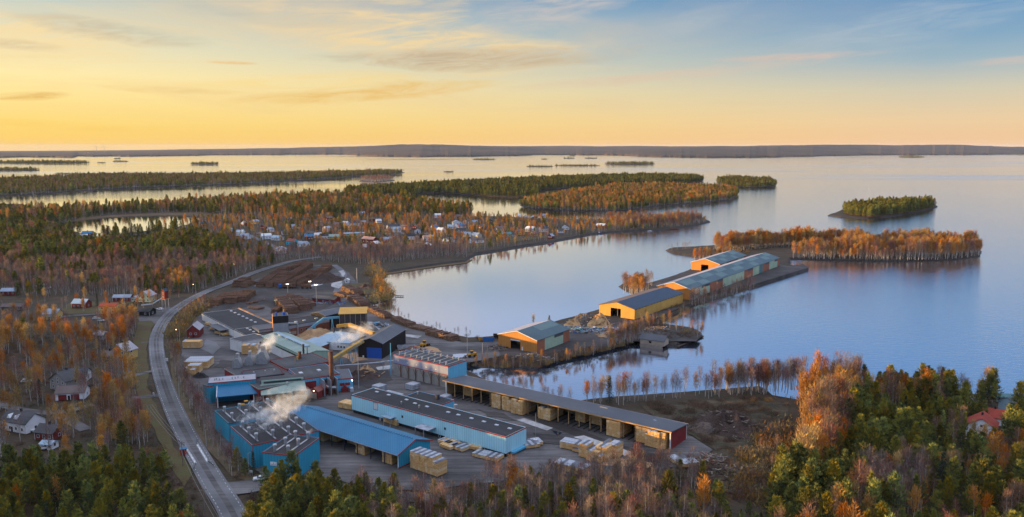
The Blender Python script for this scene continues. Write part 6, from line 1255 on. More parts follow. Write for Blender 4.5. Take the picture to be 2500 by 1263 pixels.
def sign(px, py, label, w_=1.6, h=1.1, zb=1.2, rot=-20, m='paint'):
    p = P(px, py, GZ); e = empty('sign', label, 'sign', (p.x, p.y, GZ + .3), R(rot)); MB().box(0, w_, 0, .08, zb, zb + h).build('board', m, e); MB().box(.1, .2, .084, .16, 0, zb + h).box(w_ - .2, w_ - .1, .084, .16, 0, zb + h).build('post', 'steel', e)
    MB().box(.15, w_ - .15, -.02, -.003, zb + h * .55, zb + h * .7).box(.15, w_ * .6, -.02, -.003, zb + h * .3, zb + h * .42).build('lettering', 'wall_grey', e)
sign(320, 920, 'white information sign between lawn and side road', 2.2, 1.6, 1.0); sign(405, 886, 'small white-blue sign right of the road bend', 1.6, 1.6, .8); sign(432, 756 + 6, 'small road sign by the white hall corner', .7, .7, 1.6); sign(374, 970, 'yellowish give-way board at the left drive', .8, .8, 1.2); sign(610, 1164, 'white double sign board at the works entrance', 1.2, .8, 1.4)
p = P(402, 748, GZ); q = P(345, 748, GZ); e = empty('picket_fence', 'white fence curving before the pale-green villa', 'fence', (q.x, q.y, GZ + .3)); o = Vector((q.x, q.y, GZ)); pts = [P(*a, GZ) - o for a in ((345, 748), (372, 745), (392, 733), (398, 728))]
for a, b in zip(pts, pts[1:]): MB().beam(a + Vector((0, 0, .6)), b + Vector((0, 0, .6)), .1, 1.0).build('fence_panel', 'paint', e)
# far factory and wind turbines on the skyline
p = P(216, 381); e = empty('far_factory', 'distant factory with smoking stack on the left skyline', 'factory', (p.x * 1.1, p.y * 1.1, 0)); e.scale = (.5, .5, .5); MB().box(-120, 120, 0, 80, 0, 45).box(-60, -20, 0, 60, 45, 75).build('hall', 'wall_tan', e)
MB().tube((20, 20, 0), (20, 20, 120), 9, 6, 8).build('stack', 'wall_tan', e)
for px, lab in ((237, 'left distant wind turbine on the skyline'), (256, 'right distant wind turbine on the skyline')):
    p = P(px, 381); e = empty('wind_turbine', lab, 'wind turbine', (p.x * 1.3, p.y * 1.3, 10)); MB().tube((0, 0, 0), (0, 0, 110), 3.5, 2, 8).build('tower', 'wall_grey', e)
    for k in range(3): a = R(90 + 120 * k); MB().beam((0, -4, 110), (50 * math.cos(a), -4, 110 + 50 * math.sin(a)), 2, 1.5).build('blade', 'wall_grey', e)
HAZE = True

# ------------------------------------------------------------ trees
def leaf(mb, c, d, L_, wd, r, m=0):
    d = d.normalized(); s = d.cross(Vector((r.uniform(-1, 1), r.uniform(-1, 1), r.uniform(-1, 1)))).normalized() * wd
    i = len(mb.v); e_ = c + d * L_; mb.v += [tuple(c - s * .5), tuple(c + s * .5), tuple(e_)]; mb.f.append((i, i + 1, i + 2)); mb.m.append(m)
def trunk_mb(h, r0, r, bend=.4, top=.92, limbs=0, m=0, z0=.45, up=1.2, ll=.22):
    mb = MB(); pts = []; x = y = 0; n = 5
    for i in range(n + 1): pts.append(Vector((x, y, -.3 + (h * top + .3) * i / n))); x += r.uniform(-bend, bend) * h / 30; y += r.uniform(-bend, bend) * h / 30
    for i in range(n): mb.tube(pts[i], pts[i + 1], r0 * (1 - .85 * i / n), r0 * (1 - .85 * (i + 1) / n), 6, m, caps=False)
    ends = []
    for k in range(limbs):
        t = z0 + (top - z0 - .05) * (k + r.random() * .6) / limbs; a = k * 2.4 + r.random(); c = pts[0].lerp(pts[-1], t); L_ = h * ll * (1.2 - t) * r.uniform(.8, 1.2)
        d = Vector((math.cos(a), math.sin(a), up)).normalized() * L_; mid = c + d * .5 + Vector((0, 0, -.05 * L_)); e_ = c + d + Vector((0, 0, .1 * L_)); w_ = r0 * .32 * (1.2 - t)
        mb.tube(c, mid, w_, w_ * .6, 4, m, caps=False); mb.tube(mid, e_, w_ * .6, w_ * .2, 4, m, caps=False); ends.append((c, mid, e_))
    return mb, pts, ends
def birch(seed, n=520, h=13.0, leafy=0.0, size=1.0):
    r = random.Random(seed); t, pts, ends = trunk_mb(h, .15, r, .5, .95, 13, z0=.28, up=1.5, ll=.30)
    c = MB(); segs = ends + [(pts[2], pts[3], pts[4]), (pts[3], pts[4], pts[5])] * 2
    for i in range(n):
        a, b, e_ = r.choice(segs); q = r.random() ** .6; p = (a.lerp(b, q * 2) if q < .5 else b.lerp(e_, q * 2 - 1)); o = Vector((r.gauss(0, 1), r.gauss(0, 1), r.gauss(0, .9))) * .5 * size
        leaf(c, p + o, Vector((r.uniform(-.55, .55) + o.x * .5, r.uniform(-.55, .55) + o.y * .5, 1.0)), r.uniform(.55, 1.25) * size, r.uniform(.05, .11) * (1 + leafy * 2.6) * size, r)
    return t, c
def aspen(seed, n=620, h=12.0, wdt=.19):
    r = random.Random(seed); t, pts, ends = trunk_mb(h, .14, r, .4, .92, 14, z0=.25, up=1.1, ll=.28); c = MB()
    for i in range(n):
        a, b, e_ = r.choice(ends); q = r.random() ** .5; p = (a.lerp(b, q * 2) if q < .5 else b.lerp(e_, q * 2 - 1)); p = p + Vector((r.gauss(0, 1), r.gauss(0, 1), r.gauss(0, 1))) * .45
        leaf(c, p, Vector((r.gauss(0, 1), r.gauss(0, 1), r.gauss(0, .7) + .3)), r.uniform(.3, .55), r.uniform(.26, .48), r)
    return t, c
def pine(seed, n=64, h=11.0, low=.12, dens=22, sharp=1.0, rad=.24):
    r = random.Random(seed); t, pts, _ = trunk_mb(h, .17, r, .2, .95, 0); c = MB()
    for k in range(n):                       # shoots that turn upward, each a brush of needles
        q = low + (1 - low) * (k + .5) / n; a = k * 2.399 + r.uniform(-.4, .4); R_ = h * rad * ((1 - q) ** .75 + .04) * r.uniform(.55, 1.12) * (1.0 if q > low + .12 else .8)
        b = pts[0].lerp(pts[-1], q); tip = b + Vector((math.cos(a) * R_, math.sin(a) * R_, h * .035 + R_ * .25 * sharp)); t.tube(b, tip, .035, .02, 3, caps=False) if k % 3 == 0 else None
        m_ = 1 if r.random() < .25 + .5 * (q > .55) else 0  # sunlit needle colour painted mostly onto the upper shoots
        for j in range(dens):
            s = r.random() ** .7; p = b.lerp(tip, .25 + .75 * s) + Vector((r.gauss(0, .22), r.gauss(0, .22), r.gauss(0, .16))) * (1.2 - .4 * s)
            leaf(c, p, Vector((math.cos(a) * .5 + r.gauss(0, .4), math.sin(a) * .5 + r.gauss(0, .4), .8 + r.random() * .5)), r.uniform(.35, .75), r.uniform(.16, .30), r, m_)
    return t, c
def spruce(seed, n=90, h=14.0):
    r = random.Random(seed); t, pts, _ = trunk_mb(h, .16, r, .1, .98, 0); c = MB()
    for k in range(n):
        q = .06 + .93 * k / n; a = k * 2.399; R_ = h * .17 * (1 - q) ** .9 * r.uniform(.7, 1.15) + .1; b = pts[0].lerp(pts[-1], q); tip = b + Vector((math.cos(a) * R_, math.sin(a) * R_, -R_ * .25))
        for j in range(14):
            s = r.random(); p = b.lerp(tip, s) + Vector((r.gauss(0, .15), r.gauss(0, .15), r.gauss(0, .12)))
            leaf(c, p, Vector((math.cos(a) + r.gauss(0, .5), math.sin(a) + r.gauss(0, .5), -.25 + r.gauss(0, .2))), r.uniform(.35, .7), r.uniform(.14, .3), r)
    return t, c
def shrub(seed, n=200, h=2.4):
    r = random.Random(seed); c = MB(); t = MB()
    for k in range(7): a = r.uniform(0, 6.28); t.tube((0, 0, -.2), (math.cos(a) * h * .35, math.sin(a) * h * .35, h * .8), .04, .01, 3, caps=False)
    for i in range(n):
        p = Vector((r.gauss(0, .38) * h, r.gauss(0, .38) * h, abs(r.gauss(0, .35)) * h)); leaf(c, p, Vector((r.gauss(0, .5), r.gauss(0, .5), 1)), r.uniform(.25, .6), r.uniform(.05, .18), r)
    return t, c
def crown_only(pair, tm, cm):
    return pair[0].mesh('trunk', tm), pair[1].mesh('crown', cm)
def merged(name, pair, mats):
    t, c = pair; mb = MB(); mb.v = list(t.v); mb.f = list(t.f); mb.m = [0] * len(t.f); k = len(mb.v); mb.v += c.v; mb.f += [tuple(i + k for i in f) for f in c.f]; mb.m += [1 + m for m in c.m]
    return mb.mesh(name, mats)
KINDS = {}
def kind(key, name, cat, pairs, tm, cm):
    KINDS[key] = dict(name=name, cat=cat, parts=[crown_only(p, tm, cm) for p in pairs], hs=[max(v[2] for v in p[0].v) for p in pairs], merged=[merged(name, p, [tm] + (cm if isinstance(cm, list) else [cm])) for p in pairs], pts=[])
kind('birch', 'birch_tree', 'birch', [birch(i) for i in range(5)], 'birch_bark', 'twig_red')
kind('bare', 'bare_birch_tree', 'bare birch', [birch(20 + i, n=360) for i in range(4)], 'birch_bark', 'twig_grey')
kind('orange', 'orange_birch_tree', 'birch', [birch(40 + i, n=480, leafy=.55) for i in range(4)], 'birch_bark', 'leaf_orange')
kind('aspen', 'aspen_tree', 'aspen', [aspen(60 + i) for i in range(3)], 'birch_bark', 'leaf_yellow')
kind('pine', 'pine_tree', 'pine', [pine(80 + i, rad=.27 + .04 * (i % 3), low=.10 + .06 * (i % 3)) for i in range(5)], 'pine_bark', ['needle', 'needle_sunlit'])
kind('tallpine', 'tall_pine_tree', 'pine', [pine(95 + i, h=15, low=.45, n=46, dens=26, rad=.19) for i in range(3)], 'pine_bark', ['needle', 'needle_sunlit'])
kind('spruce', 'spruce_tree', 'spruce', [spruce(110 + i) for i in range(3)], 'pine_bark', 'needle_dark')
kind('shrub', 'shrub', 'shrub', [shrub(120 + i) for i in range(3)], 'pole_wood', 'brush')
kind('goldshrub', 'golden_shrub', 'shrub', [shrub(130 + i, 260, 2.6) for i in range(2)], 'pole_wood', 'brush_gold')
TR = random.Random(99)
def scatter(poly, sp, mix, hr, where, world=False, dens=None, jit=.5, ground=GZ, far=False):
    """trees standing on a piece of ground (outline in photo px of their feet)"""
    pts = [Vector(p) for p in poly] if world else [P(p[0], p[1], GZ).xy for p in poly]
    x0 = min(p.x for p in pts); x1 = max(p.x for p in pts); y0 = min(p.y for p in pts); y1 = max(p.y for p in pts); tot = sum(mix.values()); keys = list(mix); y = y0; row = 0; cnt = 0
    while y < y1:
        x = x0 + (sp / 2 if row % 2 else 0)
        while x < x1:
            px = x + TR.uniform(-jit, jit) * sp; py = y + TR.uniform(-jit, jit) * sp; x += sp
            if not inside(px, py, pts) or blocked(px, py): continue
            if dens and noise.noise(Vector((px / dens[0], py / dens[0], 4))) < dens[1]: continue
            # kinds grow in groves
            g = (noise.noise(Vector((px / 28, py / 28, 9))) * .9 + .5) * .55 + TR.random() * .45; g = min(.999, max(0, g)) * tot
            hk = .84 if where == 'far' else 1.0
            for k in keys:
                g -= mix[k]
                if g <= 0: break
            h = hk * TR.uniform(*hr) * (.8 if k in ('aspen',) else 1) * (1 + .5 * noise.noise(Vector((px / 30, py / 30, 17))) + .3 * noise.noise(Vector((px / 9, py / 9, 21)))) * (1.12 if TR.random() < .15 else 1)
            KINDS[k]['pts'].append((px, py, ground - drop(math.hypot(px, py)), h, where)); cnt += 1
        y += sp * .87; row += 1
    return cnt
def row(line, n, k, hr, where, spread=2.0):
    L = [P(a, b, GZ) for a, b in line]
    for i in range(n):
        t = (i + TR.random()) / n * (len(L) - 1); j = min(int(t), len(L) - 2); p = L[j].lerp(L[j + 1], t - j)
        kk = TR.choice(k); x = p.x + TR.gauss(0, spread); y = p.y + TR.gauss(0, spread)
        if kk and not (blocked(x, y) and spread > .1): KINDS[kk]['pts'].append((x, y, GZ, TR.uniform(*hr) * (.32 if 'shrub' in kk and hr[1] > 4 and 'golden' not in where else 1), where))
def tree(px, py, k, h, where, label=None): p = P(px, py, GZ); KINDS[k]['pts'].append((p.x, p.y, GZ, h, where) + ((label,) if label else ()))
n = 0
NW = 'left village of the foreground'
n += scatter([(-260, 1150), (60, 1152), (200, 1165), (300, 1150), (385, 1145), (405, 1165), (400, 1200), (430, 1260), (470, 1340), (440, 1520), (-400, 1520)], 4.7, {'pine': 8, 'spruce': .4, 'orange': .3, 'tallpine': .8, 'aspen': .15}, (8, 13.5), 'in the pine wood at the lower left')
n += scatter([(650, 1205), (720, 1215), (900, 1222), (960, 1245), (1000, 1500), (560, 1600), (620, 1300), (640, 1240)], 4.2, {'pine': 8, 'spruce': .6, 'bare': .5, 'aspen': .3}, (7.5, 12), 'in the pine clump beside the works entrance')
n += scatter([(690, 1190), (770, 1172), (840, 1168), (850, 1195), (700, 1205)], 5.5, {'pine': 5, 'orange': 1.4, 'bare': 1}, (6, 10), 'beyond the entrance road by the small kiln')
n += scatter([(860, 1225), (1010, 1235), (1150, 1225), (1350, 1195), (1620, 1180), (1720, 1175), (1760, 1230), (1800, 1500), (950, 1560)], 4.4, {'birch': 4, 'bare': 3.2, 'pine': 2.4, 'orange': .5}, (8, 13), 'in the mixed birch wood at the lower middle')
n += scatter([(1000, 1280), (1300, 1262), (1560, 1275), (1900, 1260), (1960, 1560), (1000, 1560)], 4.4, {'pine': 7, 'bare': 2, 'aspen': .4, 'orange': .5}, (6, 9.5), 'in the young pines at the bottom middle')
n += scatter([(1180, 1198), (1400, 1176), (1700, 1160), (1720, 1190), (1200, 1225)], 3.6, {'bare': 5, 'birch': 4, 'orange': .8}, (7, 12.5), 'in the bare birch row at the yard edge')
n += scatter([(1960, 965), (2200, 966), (2420, 978), (2700, 1010), (2750, 1560), (1860, 1560), (1880, 1240), (1930, 1160), (1975, 1080)], 4.9, {'pine': 8.6, 'tallpine': 1.0, 'spruce': .3, 'birch': 1.5, 'orange': 2.8, 'aspen': .7, 'bare': .5}, (9, 15), 'in the large mixed wood on the right')
n += scatter([(1950, 958), (2110, 962), (2080, 1040), (2040, 1180), (1950, 1190), (1965, 1060)], 3.8, {'orange': 4.5, 'birch': 4, 'aspen': .5, 'bare': 1.5, 'pine': .6}, (12, 18), 'in the glowing birch stand at the left edge of the right wood')
n += scatter([(2090, 1200), (2260, 1190), (2260, 1260), (2100, 1270)], 3.2, {'bare': 6, 'birch': 1}, (13, 16), 'in the grey bare birch stand in the right wood')
row([(1430, 984), (1520, 980), (1600, 973), (1720, 966), (1800, 961), (1870, 954)], 95, ['bare', 'bare', 'bare', 'birch', 'bare', 'orange', None], (8, 15), 'in the thin birch line along the shore behind the clearing', 3)
row([(1780, 958), (1950, 950)], 70, ['bare', 'birch', 'birch'], (11, 17), 'in the birch line by the small inlet', 4)
row([(1230, 952), (1390, 998)], 14, ['bare', 'birch'], (7, 10), 'behind the long timber shed at the water', 2)
tree(1488, 982, 'spruce', 13, '', 'single dark spruce in the thin shoreline birches'); tree(1820, 968, 'spruce', 5, '', 'small spruce at the clearing edge'); tree(1254, 1215, 'aspen', 12, '', 'blazing yellow aspen at the yard edge, left crown'); tree(1272, 1222, 'aspen', 11, '', 'blazing yellow aspen at the yard edge, right crown'); tree(1244, 1232, 'aspen', 9, '', 'low yellow aspen before the blazing pair')
tree(1302, 800, 'orange', 9, '', 'pointed orange tree rising behind the nearest orange shed'); tree(1341, 792, 'pine', 6, '', 'small dark pine behind the nearest orange shed')
n += scatter([(420, 860), (436, 880), (470, 960), (515, 1030), (520, 1060), (500, 1080), (455, 1000), (425, 930)], 3.3, {'bare': 5, 'birch': 2.5, 'orange': .6}, (8, 12), 'in the strip between road and works')
n += scatter([(500, 1060), (530, 1075), (590, 1140), (600, 1165), (560, 1165), (520, 1110)], 4.2, {'bare': 4, 'birch': 2, 'pine': .8, 'aspen': .5}, (6, 11), 'on the bank between road and kilns')
n += scatter([(425, 800), (455, 770), (480, 745), (510, 730), (500, 750), (450, 800), (430, 850)], 4, {'goldshrub': 4, 'birch': 3, 'orange': 1}, (4, 8), 'on the verge where the road bends')
tree(620, 1160, 'spruce', 9, '', 'dark round conifer at the corner of the large kiln'); tree(600, 1165, 'pine', 7, '', 'small pine in front of the large kiln')
vill = {'birch': 4.0, 'orange': 3.2, 'bare': 2.6, 'aspen': 1.0, 'pine': .8}
n += scatter([(-300, 785), (60, 790), (200, 795), (330, 800), (345, 830), (330, 870), (340, 960), (300, 1000), (345, 1050), (380, 1100), (200, 1130), (-100, 1125), (-400, 1120)], 6.5, vill, (8, 14), 'among the houses left of the road', dens=(26, -.28))
n += scatter([(240, 975), (320, 985), (350, 1040), (370, 1095), (250, 1105), (230, 1040)], 4.2, {'birch': 5, 'orange': 2.5, 'bare': 1}, (9, 14), 'in the birch clump by the white garage')
n += scatter([(-300, 740), (100, 735), (440, 715), (450, 730), (330, 800), (60, 800), (-300, 800)], 9, vill, (6, 11), 'between the cottages on the far left lawn', dens=(22, -.05))
n += scatter([(285, 800), (335, 790), (335, 830), (290, 850)], 4.2, {'birch': 4, 'orange': 3}, (9, 13), 'in the orange birch group by the road bend')
tree(100, 985, 'spruce', 12, '', 'big dark spruce beside the white garage'); row([(140, 566), (200, 580), (300, 580), (400, 568), (480, 552)], 110, ['pine', 'pine', 'birch', 'orange', 'spruce'], (9, 19), 'on the near shore of the left pond', 7)
tree(48, 985, 'spruce', 9, '', 'round dark spruce left of the big one'); tree(238, 748, 'spruce', 10, '', 'dark spruce behind the yellow two-storey house'); tree(382, 733, 'spruce', 8, '', 'round dark spruce right of the pale-green villa')
row([(242, 757), (335, 752)], 26, ['spruce'], (3.5, 5), 'in the dark hedge behind the yellow two-storey house', 1.0)
BK = {'bare': 5.5, 'birch': 3.0, 'pine': 2.8, 'orange': 1.2, 'spruce': .3}
n += scatter([(-300, 645), (100, 640), (400, 640), (600, 628), (700, 618), (722, 628), (650, 650), (560, 682), (470, 715), (300, 722), (100, 725), (-300, 735)], 5.4, BK, (8, 13), 'in the bare thicket behind the road')
n += scatter([(700, 620), (760, 616), (900, 612), (1000, 615), (1130, 608), (1145, 632), (1050, 638), (960, 642), (900, 648), (800, 640), (720, 632)], 5.0, {'bare': 8, 'birch': 2, 'spruce': .5, 'goldshrub': 1}, (8, 13), 'in the bare thicket between log yard and village')
n += scatter([(450, 715), (475, 700), (440, 690), (400, 712)], 5.5, {'orange': 5, 'birch': 3}, (10, 14), 'in the orange birches beside the stilt cottage')
n += scatter([(-400, 560), (120, 560), (200, 600), (330, 600), (400, 590), (480, 575), (560, 600), (600, 628), (400, 645), (-300, 650)], 6.2, {'pine': 7, 'birch': 1.3, 'bare': 2.4, 'orange': .5}, (10, 16), 'in the pine forest left of the village')
n += scatter([(-900, 505), (80, 516), (250, 514), (450, 499), (600, 488), (700, 483), (840, 480), (900, 490), (1000, 494), (1150, 512), (1152, 530), (900, 530), (700, 532), (560, 524), (430, 519), (270, 524), (150, 545), (-300, 560), (-900, 600)], 10.5, {'birch': 4.5, 'orange': 1.2, 'pine': 4, 'bare': 2, 'spruce': .6}, (12, 18), 'in the wood beyond the village')
n += scatter([(430, 532), (700, 532), (1150, 532), (1270, 534), (1400, 540), (1500, 540), (1600, 538), (1690, 532), (1730, 543), (1650, 556), (1520, 563), (1380, 580), (1230, 606), (1150, 618), (1000, 614), (760, 615), (600, 625), (560, 600), (480, 570), (460, 548)], 9.0, {'birch': 4, 'orange': 3.0, 'bare': 2.0, 'pine': 3.0, 'aspen': .4, 'spruce': .6}, (6.5, 11.5), 'among the village houses across the bay', dens=(45, -.42))
n += scatter([(1480, 540), (1600, 538), (1690, 532), (1728, 543), (1650, 555), (1500, 562)], 6, {'birch': 6, 'orange': 2, 'bare': 1}, (10, 15), 'on the birch point right of the village')
for px, py, k, h, lab in ((1062, 583, 'aspen', 14, 'vivid orange round tree in the middle village'), (1050, 597, 'aspen', 13, 'bright orange tree in front of the vivid round one'), (1152, 575, 'aspen', 15, 'tall bright orange tree in the eastern village'), (1160, 574, 'spruce', 13, 'dark spruce touching the tall bright orange tree'), (1032, 566, 'spruce', 15, 'dark spruce by the thin village mast'), (1290, 555, 'aspen', 12, 'slender yellow tree near the inner bay'), (990, 590, 'aspen', 8, 'round yellow bush beside the black-roofed house'), (561, 572, 'aspen', 14, 'tall yellow poplar at the village street'), (645, 590, 'spruce', 11, 'round dark green tree between the white double gables'), (930, 722, 'aspen', 8, 'round yellow tree at the shore bend'), (820, 628, 'spruce', 14, 'narrow dark spruce in the thicket before the village'), (862, 622, 'spruce', 13, 'second narrow dark spruce in the thicket before the village'), (878, 622, 'spruce', 11, 'third dark spruce in the thicket before the village')):
    tree(px, py, k, h, '', lab)
row([(905, 650), (922, 680), (928, 700), (945, 722), (930, 738)], 60, ['goldshrub', 'goldshrub', 'orange'], (4, 8), 'in the golden bushes along the shore bend', 2.5)
row([(920, 748), (960, 772), (1010, 792), (1090, 815), (1180, 828)], 40, ['bare', 'shrub', 'bare'], (3, 7), 'on the bank of the shore road', 1.5)
row([(1150, 892), (1230, 896), (1320, 893), (1400, 871), (1480, 854), (1556, 832)], 170, ['bare', 'goldshrub', 'goldshrub', 'birch', 'shrub', 'orange'], (2.5, 7.5), 'on the bank below the spit', 2.0)
row([(1485, 845), (1530, 832), (1580, 826)], 55, ['birch', 'birch', 'orange', 'bare'], (8, 13), 'in the orange birch clump by the islet', 2.5)
row([(1560, 800), (1610, 795), (1690, 815), (1710, 822)], 40, ['birch', 'orange', 'bare', 'shrub', 'goldshrub'], (4, 10), 'on the small boathouse islet', 3)
row([(1560, 785), (1612, 780), (1680, 755)], 34, ['birch', 'goldshrub', 'shrub'], (4, 9), 'beside the yellow shed wall', 2)
row([(1690, 745), (1720, 738), (1790, 716), (1835, 702)], 80, ['bare', 'bare', 'birch', 'shrub'], (6, 13), 'in front of the long patchwork shed', 2)
row([(1530, 712), (1555, 722), (1580, 715), (1600, 702)], 45, ['orange', 'birch', 'birch'], (12, 17), 'in the orange birch grove left of the long shed', 3)
row([(1590, 698), (1640, 688), (1690, 672)], 22, ['birch', 'bare', None], (7, 13), 'at the water left of the outer sheds', 2)
row([(1700, 638), (1760, 632), (1800, 615)], 60, ['orange', 'orange', 'birch', 'goldshrub'], (7, 14), 'in the orange birches behind the outer shed', 4)
row([(1635, 612), (1690, 606)], 8, ['bare'], (6, 9), 'on the tip of the grassy point', 2)
n += scatter([(1740, 606), (1790, 600), (1860, 597), (1960, 592), (2060, 594), (2060, 600), (1960, 602), (1850, 608), (1760, 618)], 3.7, {'orange': 6, 'birch': 4}, (12, 17), 'in the long birch row of the outer island')
n += scatter([(1930, 630), (1990, 633), (2060, 634), (2150, 636), (2280, 634), (2345, 631), (2392, 624), (2396, 614), (2380, 606), (2300, 600), (2200, 595), (2130, 599), (2060, 600), (2050, 612), (1980, 618)], 4.5, {'orange': 5.5, 'birch': 4.5, 'bare': .6}, (12, 17), 'in the birch wood of the outer island')
# far woods that read as one mass
def shrink(px, a=.0): return px
n += scatter(FAR['dark_point'], 8, {'pine': 6, 'spruce': 2.5, 'bare': 1.4}, (13, 19), 'far')
n += scatter(FAR['mid'], 7.2, {'birch': 3.4, 'orange': 2.2, 'pine': 3.8, 'bare': 1}, (12, 17), 'far', dens=(60, -.5))
n += scatter(FAR['round'], 9, {'spruce': 3, 'pine': 4, 'birch': 2}, (13, 18), 'far')
n += scatter([(2075, 527), (2120, 531), (2180, 526), (2230, 518), (2280, 508), (2280, 503), (2200, 500), (2100, 507), (2060, 515), (2060, 522)], 6.2, {'pine': 7, 'spruce': 1, 'birch': .8}, (15, 20), 'far')
n += scatter(FAR['leftlong'], 11.5, {'pine': 6, 'birch': 1.6, 'bare': 2.5, 'spruce': 1}, (13, 19), 'far')
n += scatter(FAR['tuft'], 10, {'birch': 5, 'bare': 3}, (13, 18), 'far')
for px, th in ISLP:
    p = P(sum(a for a, b in px) / len(px), sum(b for a, b in px) / len(px)); sc_ = p.y / 796; h = max(9, min(22, th * p.y / F * .85))
    n += scatter(px, max(10, p.y / 230), {'spruce': 3, 'pine': 4, 'birch': 2}, (h * .7, h * 1.1), 'far', ground=1.0)
OFFP = ((60, 235, 9, 12), (235, 440, 19, 22), (440, 620, 10, 13))
# off to the left, outside the view: the forest whose long evening shade lies over the works
for y0, y1, h0, h1 in OFFP: n += scatter([(-20 - y0 * .72, y0), (-20 - y1 * .72, y1), (-470, y1), (-470, y0)], 6.0, {'pine': 5, 'tallpine': 3, 'spruce': 2}, (h0, h1), 'off', world=True)
# ground cover
n += scatter([(1570, 985), (1850, 972), (1920, 990), (1940, 1080), (1900, 1150), (1870, 1240), (1760, 1220), (1690, 1150), (1750, 1100), (1690, 1065)], 3.2, {'shrub': 6, 'goldshrub': 1, 'bare': .15}, (.8, 2.2), 'cover', dens=(14, -.1)) if False else 0
print('trees', n)
EX2 = EXCL; EXCL = []
scatter([(1570, 985), (1850, 972), (1920, 990), (1940, 1080), (1900, 1150), (1870, 1240), (1760, 1220), (1690, 1150), (1750, 1105), (1700, 1065)], 1.7, {'shrub': 6, 'goldshrub': 1.2, 'bare': .12}, (.6, 2.3), 'cover', dens=(9, -.05))
scatter([(1850, 1060), (1960, 1060), (1950, 1180), (1880, 1240), (1760, 1200), (1800, 1120)], 4.2, {'bare': 2, 'goldshrub': 2, 'birch': 1, 'shrub': 2}, (2, 6), 'on the overgrown edge of the clearing')
EXCL = EX2
for poly, sp in (([(1216, 868), (1330, 876), (1440, 852), (1545, 825), (1700, 828), (1612, 796), (1640, 780), (1560, 785), (1480, 812), (1540, 835), (1330, 892), (1200, 892)], 3.0), ([(1690, 735), (1830, 700), (1840, 695), (1700, 724), (1580, 765), (1600, 778)], 3.0), ([(345, 900), (390, 1000), (470, 1160), (480, 1260), (400, 1260), (330, 1060)], 3.4), ([(410, 860), (520, 1080), (640, 1190), (600, 1200), (430, 960)], 3.0), ([(1180, 885), (1560, 832), (1540, 842), (1300, 895), (1150, 893)], 2.4), ([(760, 1200), (1000, 1190), (1700, 1140), (1760, 1230), (1000, 1260)], 3.2), ([(-300, 790), (340, 800), (340, 1100), (-400, 1100)], 5.0), ([(930, 650), (1140, 636), (1150, 634), (1050, 642), (940, 660)], 5), ([(560, 1180), (640, 1215), (620, 1330), (560, 1300)], 2.6), ([(395, 1130), (470, 1180), (540, 1290), (440, 1290)], 3.4)):
    scatter(poly, sp, {'shrub': 6, 'goldshrub': 1.6}, (.6, 1.8), 'cover')

